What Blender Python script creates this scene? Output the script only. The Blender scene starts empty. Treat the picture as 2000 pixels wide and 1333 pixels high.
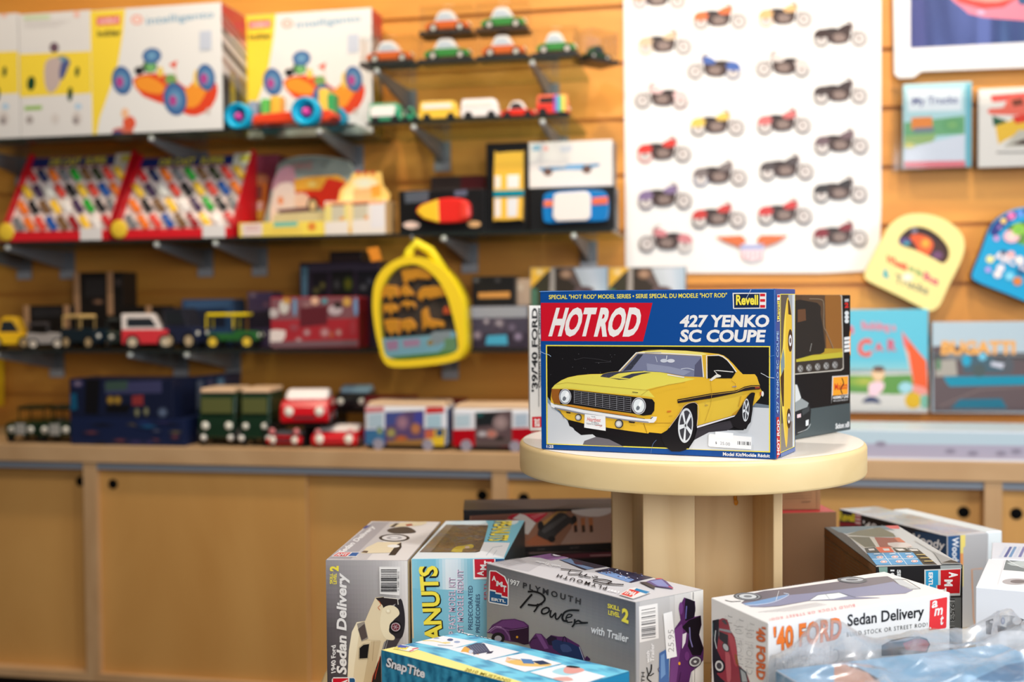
import bpy, bmesh, math, random
from mathutils import Vector, Matrix
sc = bpy.context.scene
COL = sc.collection
R = random.Random(7)

# ------------------------------------------------------------------ camera
F_PX, PITCH, ROLL, YAW = 2200.0, 0.0302, 0.0084, 0.201
CZ = 1.08
CAM = Vector((0, 0, CZ))
FWD = Vector((0, math.cos(PITCH), -math.sin(PITCH)))
_dn = Vector((0, -math.sin(PITCH), -math.cos(PITCH)))
_c, _s = math.cos(ROLL), math.sin(ROLL)
RGT = _c * Vector((1, 0, 0)) + _s * _dn
DWN = -_s * Vector((1, 0, 0)) + _c * _dn
cd = bpy.data.cameras.new('camera'); cam = bpy.data.objects.new('camera', cd); COL.objects.link(cam)
cam.matrix_world = Matrix(((RGT.x, -DWN.x, -FWD.x, 0), (RGT.y, -DWN.y, -FWD.y, 0), (RGT.z, -DWN.z, -FWD.z, CZ), (0, 0, 0, 1)))
cd.sensor_width = 36.0; cd.lens = 36.0 * F_PX / 2000.0
cd.clip_start = 0.05; cd.clip_end = 30
cd.dof.use_dof = True; cd.dof.focus_distance = 1.27; cd.dof.aperture_fstop = 3.0; cd.dof.aperture_blades = 9
sc.camera = cam
sc.view_settings.view_transform = 'Standard'; sc.view_settings.look = 'None'
sc.view_settings.exposure = 0.0; sc.view_settings.gamma = 1.0; sc.view_settings.use_curve_mapping = False
sc.cycles.max_bounces = 8; sc.cycles.transparent_max_bounces = 16
sc.cycles.caustics_reflective = False; sc.cycles.caustics_refractive = False
sc.cycles.sample_clamp_indirect = 6.0

# ------------------------------------------------------------------ light
wd = bpy.data.worlds.new('room_air'); sc.world = wd; wd.use_nodes = True
wd.node_tree.nodes['Background'].inputs[0].default_value = (1.0, 0.93, 0.86, 1)
wd.node_tree.nodes['Background'].inputs[1].default_value = 0.09

def lamp(name, kind, loc, aim, energy, color, size=0.2, size_y=None, cone=None, blend=0.6):
    l = bpy.data.lights.new(name, kind); l.energy = energy; l.color = color
    if kind == 'AREA':
        l.size = size
        if size_y: l.shape = 'RECTANGLE'; l.size_y = size_y
        else: l.shape = 'DISK'
    else:
        l.shadow_soft_size = size
    if kind == 'SPOT': l.spot_size = cone; l.spot_blend = blend
    o = bpy.data.objects.new(name, l); COL.objects.link(o); o.location = loc
    o.rotation_euler = (Vector(aim) - Vector(loc)).to_track_quat('-Z', 'Y').to_euler()
    return o

for i, (x, e) in enumerate(((-1.5, 2.6), (-0.55, 5.0), (0.35, 6.0), (1.15, 5.4))):
    wy = 3.14 - 0.2038 * x
    o = lamp('wall_washer', 'AREA', (x - 0.2, wy - 0.95, 2.85), (x, wy, 1.45), e, (1.0, 0.85, 0.66), 0.14)
    o.data.spread = math.radians(95)
lamp('side_window', 'AREA', (2.7, 0.3, 1.5), (0.6, 2.0, 0.8), 46, (0.78, 0.89, 1.0), 1.5, 1.6)
lamp('ceiling_spot', 'AREA', (-0.35, 0.75, 2.7), (0.15, 1.3, 0.9), 20, (1.0, 0.96, 0.92), 0.10)
lamp('ceiling_spot', 'AREA', (0.95, 0.85, 2.7), (0.25, 1.3, 0.9), 20, (1.0, 0.97, 0.94), 0.10)
lamp('front_fill', 'AREA', (0.35, -0.4, 1.45), (0.2, 1.3, 0.8), 25, (0.97, 0.98, 1.0), 1.1, 0.9)  # added fill light just behind the camera, brightens the boxes from the front


# ------------------------------------------------------------------ materials
def lin(c):
    return tuple(((x / 255.0) / 12.92 if x <= 10 else ((x / 255.0 + 0.055) / 1.055) ** 2.4) for x in c[:3])
_M = {}
def mat(c, rough=0.36, metal=0.0, spec=0.32, name=None, coat=0.0):
    if isinstance(c, bpy.types.Material): return c
    k = (tuple(c), rough, metal, spec, coat)
    if k in _M: return _M[k]
    m = bpy.data.materials.new(name or 'surface_%02x%02x%02x' % tuple(int(x) for x in c[:3])); m.use_nodes = True
    b = m.node_tree.nodes['Principled BSDF']
    b.inputs['Base Color'].default_value = (*lin(c), 1)
    b.inputs['Roughness'].default_value = rough; b.inputs['Metallic'].default_value = metal
    b.inputs['Specular IOR Level'].default_value = spec; b.inputs['Coat Weight'].default_value = coat
    _M[k] = m
    return m
def wood(name, c1, c2, scale=(1, 1, 1), rough=0.45, noise=6.0, bands=0.0, bump=0.02):
    m = bpy.data.materials.new(name); m.use_nodes = True; nt = m.node_tree; b = nt.nodes['Principled BSDF']
    tc = nt.nodes.new('ShaderNodeTexCoord'); mp = nt.nodes.new('ShaderNodeMapping'); mp.inputs['Scale'].default_value = scale
    n1 = nt.nodes.new('ShaderNodeTexNoise'); n1.inputs['Scale'].default_value = noise; n1.inputs['Detail'].default_value = 6; n1.inputs['Distortion'].default_value = 0.8
    wv = nt.nodes.new('ShaderNodeTexWave'); wv.inputs['Scale'].default_value = noise * 0.35; wv.inputs['Distortion'].default_value = 7; wv.inputs['Detail'].default_value = 3
    wv.bands_direction = 'X'
    mx = nt.nodes.new('ShaderNodeMath'); mx.operation = 'MULTIPLY_ADD'; mx.inputs[1].default_value = bands
    cr = nt.nodes.new('ShaderNodeValToRGB'); cr.color_ramp.elements[0].color = (*lin(c1), 1); cr.color_ramp.elements[1].color = (*lin(c2), 1)
    cr.color_ramp.elements[0].position = 0.3; cr.color_ramp.elements[1].position = 0.75
    L = nt.links.new
    L(tc.outputs['Object'], mp.inputs['Vector']); L(mp.outputs[0], n1.inputs['Vector']); L(mp.outputs[0], wv.inputs['Vector'])
    L(wv.outputs['Fac'], mx.inputs[0]); L(n1.outputs['Fac'], mx.inputs[2]); L(mx.outputs[0], cr.inputs[0]); L(cr.outputs[0], b.inputs['Base Color'])
    bp = nt.nodes.new('ShaderNodeBump'); bp.inputs['Strength'].default_value = bump * 5; bp.inputs['Distance'].default_value = 0.002
    L(n1.outputs['Fac'], bp.inputs['Height']); L(bp.outputs[0], b.inputs['Normal'])
    b.inputs['Roughness'].default_value = rough
    return m
def clear(name, tint=(1, 1, 1), gloss=0.10, rough=0.04, bump=0.0, bscale=30):
    m = bpy.data.materials.new(name); m.use_nodes = True; nt = m.node_tree; nt.nodes.clear()
    o = nt.nodes.new('ShaderNodeOutputMaterial'); t = nt.nodes.new('ShaderNodeBsdfTransparent'); g = nt.nodes.new('ShaderNodeBsdfGlossy')
    t.inputs[0].default_value = (*tint, 1); g.inputs['Roughness'].default_value = rough
    lw = nt.nodes.new('ShaderNodeLayerWeight'); lw.inputs[0].default_value = 0.35
    mm = nt.nodes.new('ShaderNodeMath'); mm.operation = 'MULTIPLY_ADD'; mm.inputs[1].default_value = 0.3; mm.inputs[2].default_value = gloss; mm.use_clamp = True
    mx = nt.nodes.new('ShaderNodeMixShader'); L = nt.links.new
    L(lw.outputs['Fresnel'], mm.inputs[0]); L(mm.outputs[0], mx.inputs[0]); L(t.outputs[0], mx.inputs[1]); L(g.outputs[0], mx.inputs[2]); L(mx.outputs[0], o.inputs[0])
    if bump:
        tc = nt.nodes.new('ShaderNodeTexCoord'); n = nt.nodes.new('ShaderNodeTexNoise'); n.inputs['Scale'].default_value = bscale; n.inputs['Detail'].default_value = 4
        bp = nt.nodes.new('ShaderNodeBump'); bp.inputs['Strength'].default_value = bump; bp.inputs['Distance'].default_value = 0.02
        L(tc.outputs['Object'], n.inputs['Vector']); L(n.outputs['Fac'], bp.inputs['Height']); L(bp.outputs[0], g.inputs['Normal']); L(bp.outputs[0], lw.inputs['Normal'])
    return m
SLAT = wood("slatwall_veneer", (206, 134, 50), (224, 154, 64), (0.6, 1, 5), 0.42, 3.0, 0.15)
CABW = wood("cabinet_maple", (196, 142, 74), (212, 160, 90), (1.2, 1, 0.5), 0.5, 3.0, 0.1)
FRAMEW = wood('cabinet_frame_maple', (186, 146, 102), (202, 164, 120), (1, 1, 1), 0.5, 5.0, 0.1)
MAPLE = wood('display_maple', (222, 190, 132), (236, 208, 154), (3.0, 3.0, 9.0), 0.4, 2.0, 0.25)
MAPLEV = wood('display_maple_upright', (214, 180, 130), (230, 200, 152), (14.0, 14.0, 1.6), 0.42, 1.6, 0.3)
GLASS = clear('shelf_glass', (0.80, 0.88, 0.84), 0.06, 0.03)
GEDGE = mat((34, 40, 38), 0.25, name='glass_edge')
ACRY = clear('clear_acrylic', (0.95, 0.96, 0.97), 0.0, 0.08)
STEEL = mat((128, 130, 134), 0.35, 0.25, name='bracket_steel')
CHROME = mat((225, 225, 228), 0.15, 0.9, name='chrome')
RUB = mat((22, 22, 23), 0.7, name='rubber')
CARD = mat((126, 92, 64), 0.85, spec=0.2, name='raw_cardboard')

# ------------------------------------------------------------------ geometry helpers
def ray(u, v):
    return FWD + (u - 1000.0) / F_PX * RGT + (v - 666.5) / F_PX * DWN
def on_z(u, v, z):
    d = ray(u, v); return CAM + d * ((z - CZ) / d.z)
def on_plane(u, v, P, N):
    d = ray(u, v); return CAM + d * ((P - CAM).dot(N) / d.dot(N))
ES = Vector((math.cos(YAW), -math.sin(YAW), 0)); EN = Vector((-math.sin(YAW), -math.cos(YAW), 0)); WO = Vector((0, 3.14, 0))
def W(s, w, z): return WO + ES * s + EN * w + Vector((0, 0, z))
def wp(u, v, w):
    p = on_plane(u, v, WO + EN * w, EN); return (p - WO).dot(ES), p.z
def wsc(u, w):  # metres per pixel at the wall offset w
    return (on_plane(u, 600, WO + EN * w, EN) - CAM).dot(FWD) / F_PX

def crop(x0, y0, k):
    return lambda *p: [(x0 + p[i] / k, y0 + p[i + 1] / k) for i in range(0, len(p), 2)]
def spline(pts, n=6, closed=True):
    out = []; N = len(pts)
    for i in range(N if closed else N - 1):
        p0, p1, p2, p3 = [pts[(i + k) % N] if closed else pts[min(max(i + k, 0), N - 1)] for k in (-1, 0, 1, 2)]
        for j in range(n):
            t = j / n
            out.append(tuple(0.5 * (2 * b + (c - a) * t + (2 * a - 5 * b + 4 * c - d) * t * t + (3 * b - a - 3 * c + d) * t ** 3) for a, b, c, d in zip(p0, p1, p2, p3)))
    if not closed: out.append(pts[-1])
    return out

class MB:
    """collects polygons, then links them as ONE mesh object"""
    def __init__(s): s.v = []; s.f = []; s.m = []; s.mats = []; s.sm = []
    def mi(s, c):
        m = mat(c) if not isinstance(c, bpy.types.Material) else c
        if m not in s.mats: s.mats.append(m)
        return s.mats.index(m)
    def face(s, pts, c, smooth=False):
        b = len(s.v); s.v += [tuple(p) for p in pts]; s.f.append(tuple(range(b, b + len(pts)))); s.m.append(s.mi(c)); s.sm.append(smooth)
    def mesh(s, vs, fs, c, smooth=False):
        b = len(s.v); s.v += [tuple(p) for p in vs]; i = s.mi(c)
        for f in fs: s.f.append(tuple(b + k for k in f)); s.m.append(i); s.sm.append(smooth)
    def hexa(s, p, cols):
        """p: 4 base corners (front-left, front-right, back-right, back-left) + the 4 above; cols: one colour or dict"""
        g = (lambda k: cols.get(k, cols.get('all'))) if isinstance(cols, dict) else (lambda k: cols)
        for k, f in (('front', (0, 1, 5, 4)), ('right', (1, 2, 6, 5)), ('back', (2, 3, 7, 6)), ('left', (3, 0, 4, 7)), ('top', (4, 5, 6, 7)), ('bottom', (3, 2, 1, 0))):
            b = len(s.v); 
            s.v += [tuple(p[i]) for i in f]; s.f.append((b, b + 1, b + 2, b + 3)); s.m.append(s.mi(g(k))); s.sm.append(False)
        return s
    def box(s, x0, x1, y0, y1, z0, z1, c):
        return s.hexa([(x0, y0, z0), (x1, y0, z0), (x1, y1, z0), (x0, y1, z0), (x0, y0, z1), (x1, y0, z1), (x1, y1, z1), (x0, y1, z1)], c)
    def prism(s, prof, a, b, c, axis='y', cap=None, smooth=False):
        """extrude a 2-D outline between a and b along an axis (outline lives in the two other axes)"""
        def P(q, t): return {'y': (q[0], t, q[1]), 'x': (t, q[0], q[1]), 'z': (q[0], q[1], t)}[axis]
        n = len(prof); vs = [P(q, a) for q in prof] + [P(q, b) for q in prof]
        s.mesh(vs, [(i, (i + 1) % n, n + (i + 1) % n, n + i) for i in range(n)], c, smooth)
        s.face(vs[:n][::-1], cap or c); s.face(vs[n:], cap or c)
        return s
    def lathe(s, prof, c, n=24, axis='z', at=(0, 0, 0), smooth=True):
        vs = []
        for k in range(n):
            a = 2 * math.pi * k / n
            for r, h in prof:
                x, y = r * math.cos(a), r * math.sin(a)
                q = {'z': (x, y, h), 'y': (x, h, y), 'x': (h, x, y)}[axis]
                vs.append((q[0] + at[0], q[1] + at[1], q[2] + at[2]))
        m = len(prof)
        s.mesh(vs, [(k * m + i, ((k + 1) % n) * m + i, ((k + 1) % n) * m + i + 1, k * m + i + 1) for k in range(n) for i in range(m - 1)], c, smooth)
        return s
    def cyl(s, at, r, h, c, axis='z', n=20, smooth=True):
        return s.lathe([(0, 0), (r, 0), (r, h), (0, h)], c, n, axis, at, smooth=False)
    def ball(s, at, r, c, sx=1, sy=1, sz=1, n=14, m=9):
        vs = []; fs = []
        for i in range(m + 1):
            t = math.pi * i / m
            for k in range(n):
                a = 2 * math.pi * k / n
                vs.append((at[0] + r * sx * math.sin(t) * math.cos(a), at[1] + r * sy * math.sin(t) * math.sin(a), at[2] + r * sz * math.cos(t)))
        for i in range(m):
            for k in range(n): fs.append((i * n + k, (i + 1) * n + k, (i + 1) * n + (k + 1) % n, i * n + (k + 1) % n))
        s.mesh(vs, fs, c, True); return s
    def tube(s, path, r, c, n=8, closed=False):
        P = [Vector(p) for p in path]; N = len(P); vs = []
        up = Vector((0.13, 0.31, 0.94)).normalized()
        for i in range(N):
            t = (P[(i + 1) % N] - P[i - 1]) if closed else (P[min(i + 1, N - 1)] - P[max(i - 1, 0)])
            t.normalize(); a = t.cross(up)
            if a.length < 1e-4: a = t.cross(Vector((1, 0, 0)))
            a.normalize(); b = t.cross(a)
            for k in range(n):
                q = 2 * math.pi * k / n; vs.append(P[i] + (a * math.cos(q) + b * math.sin(q)) * r)
        fs = []
        for i in range(N if closed else N - 1):
            for k in range(n):
                j = (i + 1) % N; fs.append((i * n + k, i * n + (k + 1) % n, j * n + (k + 1) % n, j * n + k))
        s.mesh(vs, fs, c, True)
        if not closed: s.face(vs[:n][::-1], c); s.face(vs[-n:], c)
        return s
    def build(s, name, parent=None, label=None, bevel=0, seg=2, local=None, merge=True, angle=35):
        me = bpy.data.meshes.new(name)
        vs = s.v
        if local is not None: vs = [local @ Vector(p) for p in vs]
        me.from_pydata([tuple(p) for p in vs], [], s.f)
        for m in s.mats: me.materials.append(m)
        me.polygons.foreach_set('material_index', s.m); me.polygons.foreach_set('use_smooth', s.sm)
        if merge:
            bm = bmesh.new(); bm.from_mesh(me)
            bmesh.ops.remove_doubles(bm, verts=bm.verts, dist=1e-6)
            if bevel:
                es = [e for e in bm.edges if len(e.link_faces) == 2 and e.calc_face_angle(0) > math.radians(angle)]
                bmesh.ops.bevel(bm, geom=es, offset=bevel, segments=seg, affect='EDGES', profile=0.5, clamp_overlap=True)
            bmesh.ops.recalc_face_normals(bm, faces=bm.faces)
            bm.to_mesh(me); bm.free()
        me.validate(); me.update()
        o = bpy.data.objects.new(name, me); COL.objects.link(o)
        if parent is not None: o.parent = parent
        if label: o['label'] = label
        return o

def tag(o, label=None, cat=None, group=None, kind=None):
    for k, x in (('label', label), ('category', cat), ('group', group), ('kind', kind)):
        if x: o[k] = x
    return o
def thing(name, label, cat, loc=(0, 0, 0), rz=0.0, group=None):
    o = bpy.data.objects.new(name, None); o.empty_display_size = 0.03; COL.objects.link(o)
    o.location = loc; o.rotation_euler = (0, 0, rz); o.matrix_basis = Matrix.Translation(Vector(loc)) @ Matrix.Rotation(rz, 4, 'Z')
    return tag(o, label, cat, group)
def wthing(name, label, cat, s, w, z, group=None, turn=0.0):
    return thing(name, label, cat, W(s, w, z), -YAW + turn, group)
def kids(o): return KIDS.get(o.name, [c for c in COL.objects if c.parent == o])
KIDS = {}
def dup(root, loc, rz, label, group=None, recolor=None):
    """copy of a thing with copies of its parts and sub-parts; recolor maps old material -> new"""
    def cp(o, par):
        c = o.copy(); COL.objects.link(c); c.parent = par
        if recolor and c.type == 'MESH' and any(m in recolor for m in c.data.materials):
            key = (c.data.name, tuple(id(recolor.get(m, m)) for m in c.data.materials))
            if key not in _RC:
                d = c.data.copy()
                for i, m in enumerate(d.materials):
                    if m in recolor: d.materials[i] = recolor[m]
                _RC[key] = d
            c.data = _RC[key]
        for ch in list(o.children): cp(ch, c)
        return c
    r = cp(root, None)
    r.matrix_basis = Matrix.Translation(Vector(loc)) @ Matrix.Rotation(rz, 4, 'Z')
    r['label'] = label
    if group: r['group'] = group
    return r
_RC = {}

# ------------------------------------------------------------------ print on flat faces
_TX = {}
def text_mesh(txt, bold=0.0, spacing=1.0, shear=0.0):
    k = (txt, bold, spacing, shear)
    if k not in _TX:
        cu = bpy.data.curves.new('lettering', 'FONT'); cu.body = txt; cu.offset = bold; cu.space_character = spacing; cu.resolution_u = 3; cu.shear = shear
        o = bpy.data.objects.new('lettering', cu); COL.objects.link(o)
        bpy.context.view_layer.update()
        dg = bpy.context.evaluated_depsgraph_get(); me = o.evaluated_get(dg).to_mesh()
        vs = [(v.co.x, v.co.y) for v in me.vertices]; fs = [tuple(p.vertices) for p in me.polygons]
        o.evaluated_get(dg).to_mesh_clear(); bpy.data.objects.remove(o); bpy.data.curves.remove(cu)
        xs = [p[0] for p in vs]; ys = [p[1] for p in vs]
        x0, x1, y0, y1 = min(xs), max(xs), min(ys), max(ys)
        _TX[k] = ([((x - x0) / (x1 - x0), (y - y0) / max(1e-6, y1 - y0)) for x, y in vs], fs)
    return _TX[k]
STEP = 2.2e-5
def proj(P):
    d = Vector(P) - CAM; k = F_PX / d.dot(FWD); return (1000 + d.dot(RGT) * k, 666.5 + d.dot(DWN) * k)
def clip_poly(pts, C):
    """keep the part of an outline inside a convex outline C"""
    ar = sum(C[i][0] * C[(i + 1) % len(C)][1] - C[(i + 1) % len(C)][0] * C[i][1] for i in range(len(C))); sg = 1 if ar > 0 else -1
    for i in range(len(C)):
        (ax, ay), (bx, by) = C[i], C[(i + 1) % len(C)]
        f = lambda p: sg * ((bx - ax) * (p[1] - ay) - (by - ay) * (p[0] - ax))
        out = []; n = len(pts)
        for k in range(n):
            p, q = pts[k], pts[(k + 1) % n]; fp, fq = f(p), f(q)
            if fp >= 0: out.append(p)
            if (fp >= 0) != (fq >= 0): t = fp / (fp - fq); out.append((p[0] + (q[0] - p[0]) * t, p[1] + (q[1] - p[1]) * t))
        pts = out
        if len(pts) < 3: return []
    return pts
class Art:
    """artwork printed on one flat face, given in photo pixels and laid on the face where it stands"""
    def __init__(s, P, N, root=None, start=4, bounds=None):
        s.P = P; s.N = N.normalized()
        if s.N.dot(CAM - P) < 0: s.N = -s.N
        s.layer = start; s.part = {}; s.cur = ('artwork', 0); s.root = root; s.clip = None
        if bounds:
            q = [proj(b) for b in bounds]; c = (sum(p[0] for p in q) / len(q), sum(p[1] for p in q) / len(q))
            s.clip = [(c[0] + (p[0] - c[0]) * .996, c[1] + (p[1] - c[1]) * .996) for p in q]
    def to(s, name):
        s.n = getattr(s, 'n', 0) + 1; s.cur = (name, s.n); return s
    def mb(s): return s.part.setdefault(s.cur, MB())
    def at(s, u, v): return on_plane(u, v, s.P, s.N) + s.N * (s.layer * STEP)
    def add(s, pts, c):
        if s.clip: pts = clip_poly(pts, s.clip)
        if len(pts) > 2: s.mb().face([s.at(*p) for p in pts], c)
    def pg(s, pts, c, smooth=0):
        if smooth: pts = spline(pts, smooth)
        s.layer += 1; s.add(pts, c); return s
    def ell(s, u, v, a, b, c, rot=0.0, n=28):
        cr, sr = math.cos(rot), math.sin(rot)
        return s.pg([(u + a * math.cos(t) * cr - b * math.sin(t) * sr, v + a * math.cos(t) * sr + b * math.sin(t) * cr) for t in [2 * math.pi * k / n for k in range(n)]], c)
    def ln(s, pts, w, c, smooth=0):
        if smooth: pts = spline(pts, smooth, False)
        L, Rr = [], []
        for i, p in enumerate(pts):
            a, b = pts[max(i - 1, 0)], pts[min(i + 1, len(pts) - 1)]
            dx, dy = b[0] - a[0], b[1] - a[1]; d = math.hypot(dx, dy) or 1
            L.append((p[0] - dy / d * w / 2, p[1] + dx / d * w / 2)); Rr.append((p[0] + dy / d * w / 2, p[1] - dx / d * w / 2))
        s.layer += 1
        for i in range(len(pts) - 1): s.add([L[i], L[i + 1], Rr[i + 1], Rr[i]], c)
        return s
    def grad(s, q, cols, horiz=True, n=14):
        """printed gradient over a quad TL, TR, BR, BL"""
        mix = lambda a, b, t: (a[0] * (1 - t) + b[0] * t, a[1] * (1 - t) + b[1] * t)
        for i in range(n):
            f = (i + .5) / n * (len(cols) - 1); k = min(int(f), len(cols) - 2); c = tuple(round(x + (y - x) * (f - k)) for x, y in zip(cols[k], cols[k + 1]))
            t0, t1 = i / n, (i + 1) / n
            if horiz: P = [mix(q[0], q[1], t0), mix(q[0], q[1], t1), mix(q[3], q[2], t1), mix(q[3], q[2], t0)]
            else: P = [mix(q[0], q[3], t0), mix(q[1], q[2], t0), mix(q[1], q[2], t1), mix(q[0], q[3], t1)]
            s.add(P, c)
        s.layer += 1; return s
    def soft(s, u, v, a, b, c0, c1, rot=0.0, n=7):
        for i in range(n):
            t = i / (n - 1); s.ell(u, v, a * (1 - .85 * t), b * (1 - .85 * t), tuple(round(x + (y - x) * t) for x, y in zip(c0, c1)), rot, 20)
        return s
    def tx(s, txt, q, c, bold=0.02, spacing=1.0, d=None):
        """q: pixel corners TL, TR, BR, BL of the lettering's box"""
        vs, fs = text_mesh(txt, bold, spacing); s.layer += 1
        dx, dy = d or (0, 0)
        def M(x, y):
            t = [(q[0][i] * (1 - x) + q[1][i] * x) * y + (q[3][i] * (1 - x) + q[2][i] * x) * (1 - y) for i in (0, 1)]
            return (t[0] + dx, t[1] + dy)
        V = [M(x, y) for x, y in vs]
        if s.clip:
            lo = [min(p[i] for p in V) for i in (0, 1)]; hi = [max(p[i] for p in V) for i in (0, 1)]; box = [(lo[0], lo[1]), (hi[0], lo[1]), (hi[0], hi[1]), (lo[0], hi[1])]
            k = clip_poly(box, s.clip)
            if not (len(k) == 4 and all(min(math.dist(p, q) for q in box) < 1e-6 for p in k)):
                for f in fs: s.add([V[i] for i in f], c)
                return s
        s.mb().mesh([s.at(*p) for p in V], fs, c); return s
    def done(s, root=None, labels={}):
        root = root or s.root; inv = root.matrix_basis.inverted(); out = []
        for (k, _), m in s.part.items():
            if m.f: out.append(m.build(k, root, labels.get(k), local=inv, merge=False))
        return out

# ================================================================== SETTING
GP = 0.1524
GZ0 = wp(1740, 212, 0)[1]
def build_wall():
    m = MB(); z = 0.0; prof = [(0.0, 0.0)]          # (w, z)
    k = math.ceil((0.05 - GZ0) / GP)
    while GZ0 + k * GP < 2.66:
        g = GZ0 + k * GP
        prof += [(0, g - .006), (-.005, g - .006), (-.005, g - .010), (-.012, g - .010), (-.012, g + .010), (-.005, g + .010), (-.005, g + .006), (0, g + .006)]
        k += 1
    prof += [(0, 2.7), (-.03, 2.7), (-.03, 0)]
    n = len(prof); s0, s1 = -3.4, 2.6
    vs = [W(s0, w, z) for w, z in prof] + [W(s1, w, z) for w, z in prof]
    m.mesh(vs, [(i, (i + 1) % n, n + (i + 1) % n, n + i) for i in range(n)], SLAT)
    o = m.build('wall_back'); o['kind'] = 'structure'
build_wall()
fl = MB()
FLOORM = wood('floor_boards', (70, 52, 40), (96, 72, 54), (1, 6, 1), 0.4, 3.0, 0.2)
fl.face([(-4, -1.2, 0), (3.6, -1.2, 0), (3.6, 4.2, 0), (-4, 4.2, 0)], FLOORM)
tag(fl.build('floor'), kind='structure')

# ------------------------------------------------------------------ worktop and base cabinets
CW = 0.42
ZT = wp(60, 869, CW)[1]; ZR = wp(60, 901.5, CW)[1]
ZB1, ZB0 = wp(60, 1309, CW)[1], wp(60, 1325, CW)[1]
SE = [wp(u, 1000, CW)[0] for u in (176, 976, 1940)]
PITCHS = (SE[2] - SE[0]) / 2
SE = [SE[0] - PITCHS] + SE + [SE[2] + PITCHS]
wt = wthing('worktop', 'long maple worktop along the slatted wall, carrying the lowest row of toys', 'worktop', 0, CW / 2, ZR)
m = MB(); m.box(SE[0] - .02, SE[4] + .02, -CW / 2 - .004, CW / 2, 0, ZT - ZR, FRAMEW); m.build('worktop_slab', wt, bevel=.002)
TRACK = mat((140, 148, 158), 0.35, 0.2, name='aluminium_track'); HOLE = mat((10, 9, 8), 0.9, spec=0.1)
hw = (wp(188, 1000, CW)[0] - wp(163, 1000, CW)[0]) / 2
holes = {0: (None, (157, 941)), 1: ((221, 946), (942, 968)), 2: ((1023, 974), (1882, 1001)), 3: ((1985, 1004), None)}
where = {0: 'at the far left, cut by the left edge', 1: 'standing in the open left of the display stand', 2: 'mostly hidden behind the display stand', 3: 'at the right edge with one finger hole in view'}
for b in range(4):
    s0, s1 = SE[b], SE[b + 1]; sm = (s0 + s1) / 2; L = (s1 - s0) / 2
    t = wthing('base_cabinet', 'maple sliding-door cabinet ' + where[b], 'cabinet', sm, CW / 2, 0, 'sliding door cabinets under the worktop')
    m = MB(); y0 = -CW / 2; H = ZR - .001
    m.box(-L, -L + hw, y0, y0 + .06, ZB1, H, FRAMEW); m.box(L - hw, L, y0, y0 + .06, ZB1, H, FRAMEW)
    m.box(-L, L, y0, y0 + .06, ZB0, ZB1, FRAMEW)
    m.box(-L + hw, L - hw, y0 + .06, CW / 2, ZB0, ZB0 + .015, FRAMEW); m.box(-L, L, CW / 2 - .01, CW / 2 - .002, ZB0, H, CABW)
    m.build('face_frame', t)
    m = MB(); m.box(-L + .01, L - .01, y0 + .07, y0 + .085, 0, ZB0, mat((30, 24, 20), .7)); m.build('toe_kick', t)
    m = MB(); m.box(-L + hw, L - hw, y0 + .004, y0 + .055, H - .017, H - .0005, TRACK); m.build('door_track', t)
    zd0, zd1 = ZB1 - .004, H - .010
    over = wp(599, 1000, CW - .02)[0] - (SE[1] + SE[2]) / 2
    for j, (xa, xb, yy) in enumerate(((-L + hw * .9, over, y0 + .018), (over - .03, L - hw * .9, y0 + .036))):
        m = MB(); m.box(xa, xb, yy, yy + .012, zd0, zd1, {'all': CABW, 'right': FRAMEW}); d = m.build('sliding_door', t, bevel=.001)
        h = holes[b][j]; ws, wz = (wp(h[0], h[1], CW - (yy - y0)) if h else (sm + (xa + .07 if j == 0 else xb - .07), zd1 - .06))
        m = MB(); m.lathe([(0, 0), (.0125, 0), (.0135, .001), (.0135, .0016)], HOLE, 20, 'y', (ws - sm, yy - .0018, wz)); m.build('finger_hole', d)
# ------------------------------------------------------------------ round display stand
HD, HB = 0.17, 0.30
DX, DY, DR = 0.2257, 1.4353, 0.217
ZDISK = CZ - HD; TH = 0.038; ZDECK = 0.615; ZTOPB = CZ - HB
st = thing('display_stand', 'round two-tier maple display stand with model boxes above and below', 'display stand', (DX, DY, 0))
m = MB(); r = DR
prof = [(0, ZDISK - TH), (r - .004, ZDISK - TH), (r - .001, ZDISK - TH + .001), (r, ZDISK - TH + .004), (r, ZDISK - .006)] + [(r - .006 + .006 * math.cos(a), ZDISK - .006 + .006 * math.sin(a)) for a in (.3, .6, .95, 1.3, 1.57)] + [(r - .03, ZDISK), (0, ZDISK)]
vs = []; n = 128
m.lathe(prof, MAPLE, n); o = m.build('round_top', st)
m = MB(); m.lathe([(0, ZDISK + .0001), (r - .0045, ZDISK + .0001), (r - .004, ZDISK), (0, ZDISK)], mat((240, 230, 216), .3, name='painted_glare'), n); m.build('painted_glare_disc', st)  # thin paler disc: glare on the maple top put into its colour
m = MB()
def xat(u, y): return (u - 1000) / F_PX * y
def wbox_(m, x0, x1, y0, y1, z0, z1, c): m.box(x0 - DX, x1 - DX, y0 - DY, y1 - DY, z0, z1, c)
z0, z1 = ZDECK, ZDISK - TH
for nm, x0, x1, y0, y1 in (('column_fin', xat(1254, 1.33), xat(1356, 1.33), 1.33, 1.45), ('column_back_panel', xat(1194, 1.45), .316, 1.45, 1.468), ('column_side_board', xat(1510, 1.335), xat(1528.5, 1.335), 1.335, 1.45), ('column_rear_fin', .20, .26, 1.468, 1.56)):
    m = MB(); wbox_(m, x0, x1, y0, y1, z0, z1, MAPLEV); m.build(nm, st, bevel=.0012)
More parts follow.
